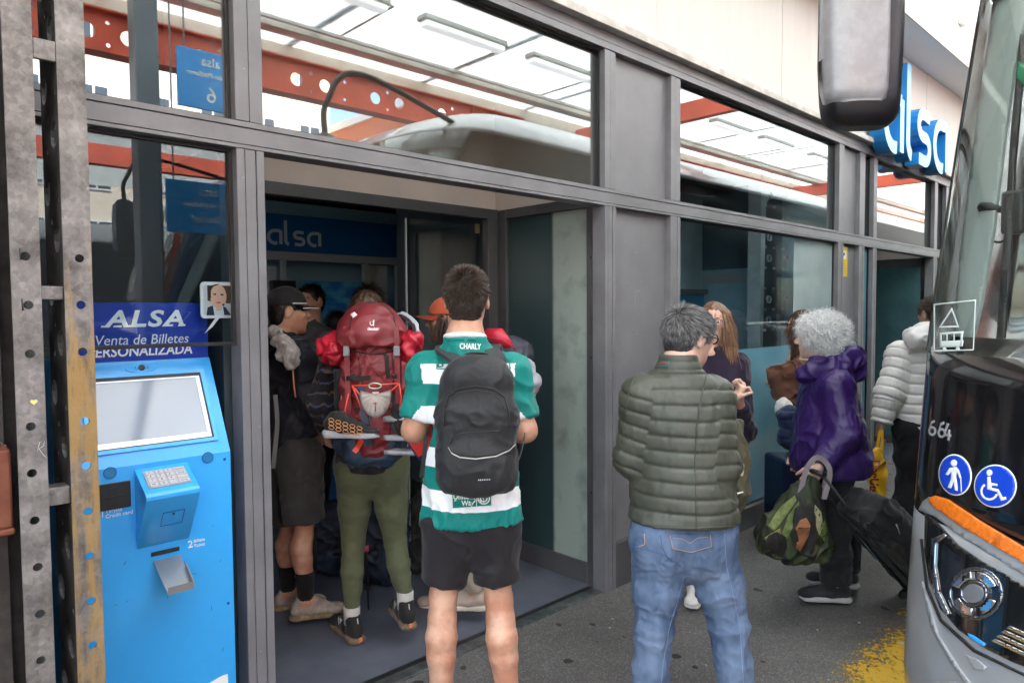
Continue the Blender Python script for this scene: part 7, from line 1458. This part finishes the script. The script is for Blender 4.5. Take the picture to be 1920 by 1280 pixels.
p = lambda x, y, z: hp(F, x, y, z, .96); gl = thing('glasses', 'thin grey rimmed glasses on the woman with light brown hair', 'glasses', p(0, .1, .01)); M_gg = mat('grey spectacle frame', (.12, .11, .12), .3, .5)
for x in (-1, 1): tube('rim', [p(.033*x+.024*math.cos(t), .107-.006*abs(math.cos(t)), .006+.017*math.sin(t)) for t in np.linspace(0, 6.283, 17)[:-1]], .0018, M_gg, gl, 6, closed=True); tube('temple', [p(.057*x, .1, .010), p(.079*x, .05, .014), p(.082*x, -.01, .012)], .0018, M_gg, gl, 6)
tube('bridge', [p(-.009, .109, .010), p(.009, .109, .010)], .0016, M_gg, gl, 6)
# second pair of clasped hands is part of the body; jacket carried over the arm
o = thing('carried_jacket', 'olive jacket with striped cuff hanging beside the hip of the olive quilted jacket', 'jacket', W(1378, 900, 3.3)); G = Sdf(.006); G.chain([W(1372, 800, 3.4), W(1378, 860, 3.36), W(1380, 915, 3.34), W(1376, 945, 3.34)], [.05, .06, .056, .04], .03); G.cone(W(1358, 800, 3.4), W(1352, 930, 3.36), .05, .06, .03); jo = G.mesh('cloth', cloth('olive tan cotton', (.075, .068, .04), .85, .1), o, folds((12, 12, 9), .02, 18)); tube('cuff_stripe', [W(1362, 928, 3.24), W(1378, 926, 3.235), W(1393, 922, 3.245)], .004, M_wht, jo, 6)
# ---- woman in the purple jacket
def pdisp(sm, hm, K_): return lambda P_, N_: folds((9, 9, 7), .011, 23)(P_, N_)+folds((24, 24, 16), .004, 25)(P_, N_)
M_pu = mat('purple rain jacket', (.024, .006, .085), .5, var=.08, vscale=7, bump=.15, bscale=260, bdist=.001); d = 3.83
H, F, K_, tp, bt, f = figure('white haired woman in a purple hooded jacket walking left with a wheeled case', d, (1532, 634, .02), -62, dict(n=(1548, 690), sL=(1566, 724, -.13), sR=(1540, 722, .16), eL=(1584, 812, -.2), eR=(1512, 800, .2), wL=(1534, 878, -.22), wR=(1500, 850, .15), hL=(1562, 868, -.06), hR=(1552, 868, .08), kL=(1562, 985, -.06), kR=(1580, 985, .08), aL=(1568, 1094, -.06), aR=(1582, 1068, .12)), SKIN2, ('jacket', M_pu), ('trousers', cloth('black trousers', (.012, .012, .014), .85)), hem=884, tw=(.085, .165, .195, .235), q=1.2, sleeve=(.085, .075, .052), bleg=(.11, .095, .085, .08, .082), shoes=(cloth('black walking shoe', (.025, .024, .028), .8), cloth('pale grey sole', (.42, .41, .4)), mat('silver lace', (.5, .5, .5), .5)), shoe_dirs=(heading(-82), heading(-70)), top_disp=pdisp, hands=(1.1, .6), f_deg=-72)
G = Sdf(.0055); h0 = K_['n']; fx = f; G.ell(W(1582, 672, d-.02), (f, f.cross(UP), UP), (.105, .12, .085), .03); G.ell(W(1596, 695, d-.02), (f, f.cross(UP), UP), (.07, .1, .06), .03); G.cone(W(1508, 704, d-.05), W(1530, 690, d-.06), .045, .05, .04); G.cone(W(1530, 692, d-.08), W(1572, 690, d-.10), .05, .06, .04); G.ell(W(1545, 648, d), (f, f.cross(UP), UP), (.085, .09, .11), .03, True); G.mesh('hood', M_pu, tp, folds((11, 11, 11), .018, 27))
bv = bvh_obj(tp)
for q in ([(1500, 720), (1497, 780), (1495, 850), (1496, 880)], [(1600, 745), (1606, 800), (1612, 860)]): ribbon_on('seam', bv, q, .002, mat('purple seam', (.025, .006, .08), .6) if 'purple seam' not in MATS else MATS['purple seam'], tp, .0005)
def curls(parent, F, s=1.0):
    ax = (F['r'], F['f'], F['u']); p = lambda x, y, z: hp(F, x, y, z, s); S = Sdf(.006); S.ell(p(0, -.03, .035), ax, np.array((.118, .128, .105))*s, .03); S.ell(p(0, -.075, -.02), ax, np.array((.1, .075, .075))*s, .03); S.box(p(0, .17, -.08), ax, (.2, .11, .12), .03, .02, True)
    c = S.mesh('hair', H_white, parent, lambda P_, N_: (vnoise(P_*55, 3)-.5)*.03+(vnoise(P_*120, 5)-.5)*.008); P_, N_ = sample(c, 5200); strands('hair_curls', P_, N_, np.array([0, 0, -.25]), .05, .0028, H_white, c, .5, .42, (.010, 1.2), 7); return c
curls(H, F, .98)
# tote bag and wheeled case of the purple woman
hw = K_['wL']; t = thing('tote_bag', 'leaf patterned dark green tote bag with pale straps hanging from her wrist', 'bag', W(1490, 1050, 3.6)); d2 = 3.56
def tote():
    m_ = mat('tote print', (.03, .04, .015), .7); nt_ = m_.node_tree; p_ = nt_.nodes['Principled BSDF']; tc = nt_.nodes['Texture Coordinate']; L = nt_.links.new; mp = N(nt_, 'ShaderNodeMapping'); mp.inputs['Scale'].default_value = (9, 9, 5); mp.inputs['Rotation'].default_value = (.3, .5, .6); L(tc.outputs['Object'], mp.inputs[0])
    vo = N(nt_, 'ShaderNodeTexVoronoi', Scale=1.5); L(mp.outputs[0], vo.inputs['Vector']); sc = N(nt_, 'ShaderNodeSeparateColor'); L(vo.outputs['Color'], sc.inputs[0]); rp = N(nt_, 'ShaderNodeValToRGB'); rp.color_ramp.interpolation = 'CONSTANT'
    for i, (ps, c_) in enumerate(((0, (.012, .014, .008, 1)), (.35, (.02, .03, .01, 1)), (.6, (.045, .06, .018, 1)), (.8, (.016, .012, .008, 1)), (.93, (.09, .09, .04, 1)))):
        e_ = rp.color_ramp.elements[i] if i < 2 else rp.color_ramp.elements.new(ps); e_.position = ps; e_.color = c_
    L(sc.outputs[0], rp.inputs[0]); wv = N(nt_, 'ShaderNodeTexWave', Scale=6, Distortion=3); L(mp.outputs[0], wv.inputs['Vector']); mx = N(nt_, 'ShaderNodeMix', data_type='RGBA', blend_type='MULTIPLY'); mx.inputs[0].default_value = .5; L(rp.outputs[0], mx.inputs[6]); L(wv.outputs[0], mx.inputs[7]); L(mx.outputs[2], p_.inputs['Base Color']); return m_
G = Sdf(.0055); X = lambda px, py, o=0: W(px, py, d2+o)
G.chain([X(1522, 915), X(1505, 960), X(1488, 1005)], [.055, .105, .135], .05, flat=FC, q=1.9); G.cone(X(1446, 1000), X(1532, 1020), .06, .065, .05, FC, 1.6); G.cone(X(1434, 1020), X(1542, 1038), .022, .026, .04); G.cone(X(1500, 930), X(1440, 1000), .05, .06, .05, FC, 1.6)
tb = G.mesh('bag_cloth', tote(), t, lambda P_, N_: folds((12, 12, 7), .025, 29)(P_, N_)); bvt = bvh_obj(tb)
for nm, ol, c_ in (('leaf_print', [(1440, 985), (1462, 950), (1490, 928), (1494, 938), (1474, 966), (1452, 996)], (.15, .18, .05)), ('leaf_print', [(1466, 1000), (1478, 965), (1498, 938), (1500, 955), (1488, 985), (1476, 1010)], (.11, .15, .035)), ('leaf_print', [(1430, 1010), (1444, 1000), (1462, 990), (1466, 1000), (1448, 1016)], (.2, .17, .06)), ('leaf_print', [(1528, 945), (1540, 960), (1544, 985), (1536, 1004), (1530, 985), (1526, 965)], (.28, .26, .15)), ('leaf_print', [(1536, 1000), (1546, 975), (1552, 992), (1546, 1016)], (.12, .17, .04)), ('dark_print', [(1430, 1030), (1440, 1004), (1456, 996), (1474, 1006), (1476, 1026), (1466, 1044)], (.012, .009, .008)), ('dark_print', [(1486, 975), (1490, 952), (1504, 942), (1522, 948), (1530, 968), (1530, 1012), (1518, 1045), (1500, 1040), (1488, 1010)], (.010, .008, .007))):
    patch_on(nm, bvt, ol, MATS.get('tote '+nm+str(c_[0])) or mat('tote '+nm+str(c_[0]), c_, .7, var=.3, vscale=18), tb, .001 if nm == 'leaf_print' else .0022, .0006, 5)
patch_on('warm_print', bvt, [(1492, 990), (1500, 974), (1512, 970), (1520, 984), (1516, 1004), (1508, 1020), (1500, 1034), (1492, 1026), (1496, 1008)], mat('warm patch print', (.27, .105, .045), .7, var=.25, vscale=20), tb, .0034, .0006, 4)
M_lil = cloth('lilac grey webbing', (.26, .22, .24), .8); strap('strap', [X(1500, 925, -.04), X(1512, 880, -.05), X(1530, 858, -.06), X(1548, 866, -.05), X(1556, 890, -.04), X(1545, 935, -.02)], .026, .004, -FC, M_lil, t); strap('strap', [X(1505, 925, .04), X(1518, 880, .05), X(1535, 862, .05), X(1552, 880, .04), X(1540, 935, .03)], .03, .004, -FC, M_lil, t)
t = thing('wheeled_suitcase', 'black soft wheeled suitcase tilted behind the purple jacket woman', 'suitcase', W(1700, 1105, 3.75)); A_, B_ = W(1600, 962, 3.62), W(1733, 1106, 3.74); ax_u = (A_-B_).normalized(); dp = (UP-UP.dot(ax_u)*ax_u).normalized(); sd_ = ax_u.cross(dp); M_sc = cloth('black suitcase canvas', (.014, .014, .016), .75, .15, 250, .4)
cc = (A_+B_)/2+dp*.02; L_ = (A_-B_).length; G = Sdf(.006); G.box(cc+dp*.03, (ax_u, dp, sd_), (L_/2+.06, .085, .17), .04, .02); G.box(cc+dp*.11, (ax_u, dp, sd_), (L_/2-.02, .04, .14), .035, .02); sc_ = G.mesh('case_body', M_sc, t, lambda P_, N_: folds((11, 11, 11), .01, 35)(P_, N_)); hnd = W(1527, 884, 3.58)
for k in (-.06, .06): tube('telescopic_rod', [hnd+sd_*k, A_+sd_*k-dp*.03, B_+sd_*k-dp*.05], .0085, M_black, t, 8)
tube('handle_grip', [hnd+sd_*-.075, hnd+sd_*.075], .015, M_rub, t, 10)
for k in (-.12, .12): tube('wheel', [B_-dp*.06-ax_u*.05+sd_*(k-.015), B_-dp*.06-ax_u*.05+sd_*(k+.015)], .035, M_rub, t, 18)
bs = bvh_obj(sc_); ribbon_on('zip', bs, [(1610, 975), (1640, 985), (1690, 1020), (1716, 1040)], .003, M_rub, sc_, .001); tube('zip_pull', [v for v in lay_on(bs, [(1680, 982), (1684, 990), (1687, 1000)], .006, 0) if v] or [A_, A_+UP*.03], .003, M_st, sc_, 6); ribbon_on('piping', bs, [(1600, 990), (1630, 1030), (1660, 1068)], .003, mat('grey piping', (.3, .3, .3), .5), sc_, .001)
# ---- young woman at the glass
H, F, K_, tp, bt, f = figure('young woman with long auburn hair and cream top facing the frosted glass', 5.12, (1502, 612, 0), -52, dict(n=(1508, 652), sL=(1518, 678, -.12), sR=(1498, 676, .14), eL=(1500, 728, -.22), eR=(1480, 722, .1), wL=(1470, 722, -.25), wR=(1466, 712, -.05), hL=(1518, 792), hR=(1508, 790), kL=(1520, 890), kR=(1506, 890), aL=(1520, 974), aR=(1506, 974)), SKIN2, ('top', cloth('cream knit', (.55, .46, .33), .95)), ('trousers', MATS['dark trousers']), h=.0065, hem=796, hs=.95, shoes=(M_wht, M_wht, M_wht), brow=H_dark)
long_hair(H, F, H_auburn, [([hp(F, s_*.06, -.03, .04), hp(F, s_*.08, -.03, -.06), hp(F, s_*.085, -.02, -.17), hp(F, s_*.08, .0, -.29)], [.04, .045, .045, .025]) for s_ in (-1, 1)]+[([hp(F, 0, -.08, 0), hp(F, 0, -.1, -.14), hp(F, 0, -.1, -.26)], [.06, .06, .03])], .97, 4000, .16)
o = thing('folded_coat', 'brown coat folded over the arm of the auburn haired young woman', 'coat', W(1470, 740, 4.8)); G = Sdf(.006); G.cone(W(1452, 705, 4.82), W(1500, 696, 4.8), .055, .07, .03, UP, .9); G.chain([W(1456, 716, 4.82), W(1466, 735, 4.8), W(1490, 728, 4.8)], [.055, .05, .06], .03); G.chain([W(1488, 700, 4.82), W(1480, 760, 4.8), W(1478, 800, 4.8)], [.06, .055, .05], .03); G.mesh('coat_cloth', cloth('brown wool', (.10, .042, .025), .9), o, folds((13, 13, 13), .025, 44))
o = thing('fleece_bag', 'fluffy white bundle held below the brown coat', 'bag', W(1470, 768, 4.75)); G = Sdf(.006); G.ell(W(1470, 766, 4.74), (RC, FC, UP), (.062, .06, .075), .02); G.ell(W(1480, 780, 4.74), (RC, FC, UP), (.05, .05, .05), .02); G.mesh('bundle', cloth('white fleece', (.6, .57, .54), .95), o, lambda P_, N_: (fbm(P_*40, 3, 3)-.5)*.02)
o = thing('shoulder_bag', 'padded navy shoulder bag in front of the purple jacket', 'bag', W(1482, 830, 4.4)); G = Sdf(.006); G.box(W(1488, 800, 4.45), ((RC+UP*.5).normalized(), FC, (UP-RC*.5).normalized()), (.07, .06, .14), .05, .03); G.ell(W(1484, 820, 4.45), (RC, FC, UP), (.09, .07, .08), .04); G.mesh('bag_body', cloth('navy padded nylon', (.015, .025, .075), .6), o, quilt((W(1484, 780, 4.45), W(1484, 840, 4.45), .08), [], .06, .008, 6)); strap('strap', [W(1496, 770, 4.42), W(1500, 735, 4.45), W(1505, 690, 4.5)], .03, .005, -FC, MATS['navy padded nylon'], o)
o = thing('navy_suitcase', 'upright dark navy suitcase standing against the frosted window', 'suitcase', ground_pt(1478, 5.0)); a = W(1478, 898, 4.95); box('case_shell', -.11, .11, -.17, .17, .05, .56, mat('navy shell', (.008, .014, .05), .4), o, .03, 3, Matrix.Translation((a.x, a.y, 0)) @ Matrix.Rotation(R(-40), 4, 'Z')); 
for k in (-1, 1): tube('wheel', [Vector((a.x+.06*k, a.y-.03*k-.012, .03)), Vector((a.x+.06*k, a.y-.03*k+.012, .03))], .03, M_rub, o, 12)
# ---- person in the pale grey quilted jacket
def gq(sm, hm, K_): return quilt((sm, hm, .14), [(K_['sL'], K_['eL'], .06), (K_['eL'], K_['wL'], .05), (K_['sR'], K_['eR'], .06), (K_['eR'], K_['wR'], .05)], .068, .012, 12)
d = 4.8; H, F, K_, tp, bt, f = figure('person in a pale grey quilted jacket and black trousers walking away beside the coach', d, (1748, 590, .05), -8, dict(n=(1734, 636), sL=(1690, 668, 0), sR=(1768, 668, .0), eL=(1666, 738, -.04), eR=(1785, 738, 0), wL=(1652, 796, -.04), wR=(1784, 800, 0), hL=(1712, 806), hR=(1752, 806), kL=(1712, 905, .05), kR=(1752, 912), aL=(1690, 990, -.05), aR=(1750, 1010)), SKIN3, ('jacket', mat('pale grey quilted nylon', (.64, .62, .61), .5, var=.05, bump=.12, bscale=240, bdist=.001)), ('trousers', MATS['black trousers']), hem=812, tw=(.1, .175, .18, .19), q=1.3, sleeve=(.095, .085, .07), bleg=(.13, .115, .1, .09, .085), shoes=(M_black, M_rub, M_black), top_disp=gq); short_hair(H, F, H_dark, .98, .03, 2500, 1.2)
G = Sdf(.006); G.ell(W(1728, 634, d-.13), (RC, FC, UP), (.12, .085, .085), .03); G.ell(W(1740, 622, d-.06), (RC, FC, UP), (.1, .09, .06), .03); G.mesh('hood', MATS['pale grey quilted nylon'], tp, folds((13, 13, 13), .016, 46))
t = thing('carrier_bag', 'yellow plastic carrier bag with dark red lettering, held by the pale quilted jacket person', 'bag', W(1645, 940, 4.7)); G = Sdf(.0055); dd = 4.68; G.chain([W(1648, 850, dd), W(1644, 890, dd), W(1643, 930, dd)], [.035, .052, .052], .03, flat=FC, q=2.2); G.mesh
yb = G.mesh('bag_film', mat('yellow bag film', (.72, .40, .02), .35, var=.1, vscale=10), t, folds((16, 16, 9), .018, 48)); by = bvh_obj(yb); text_on('lettering', by, 'DonUts', 1640, 893, 62, 17, mat('dark red print', (.2, .015, .02), .5), yb, .004, 94, .03)
for k in (-1, 1): strap('bag_handle', [W(1648+5*k, 852, dd-.01*k), W(1650+4*k, 830, dd), W(1652+2*k, 806, dd)], .018, .004, -FC, MATS['yellow bag film'], t)
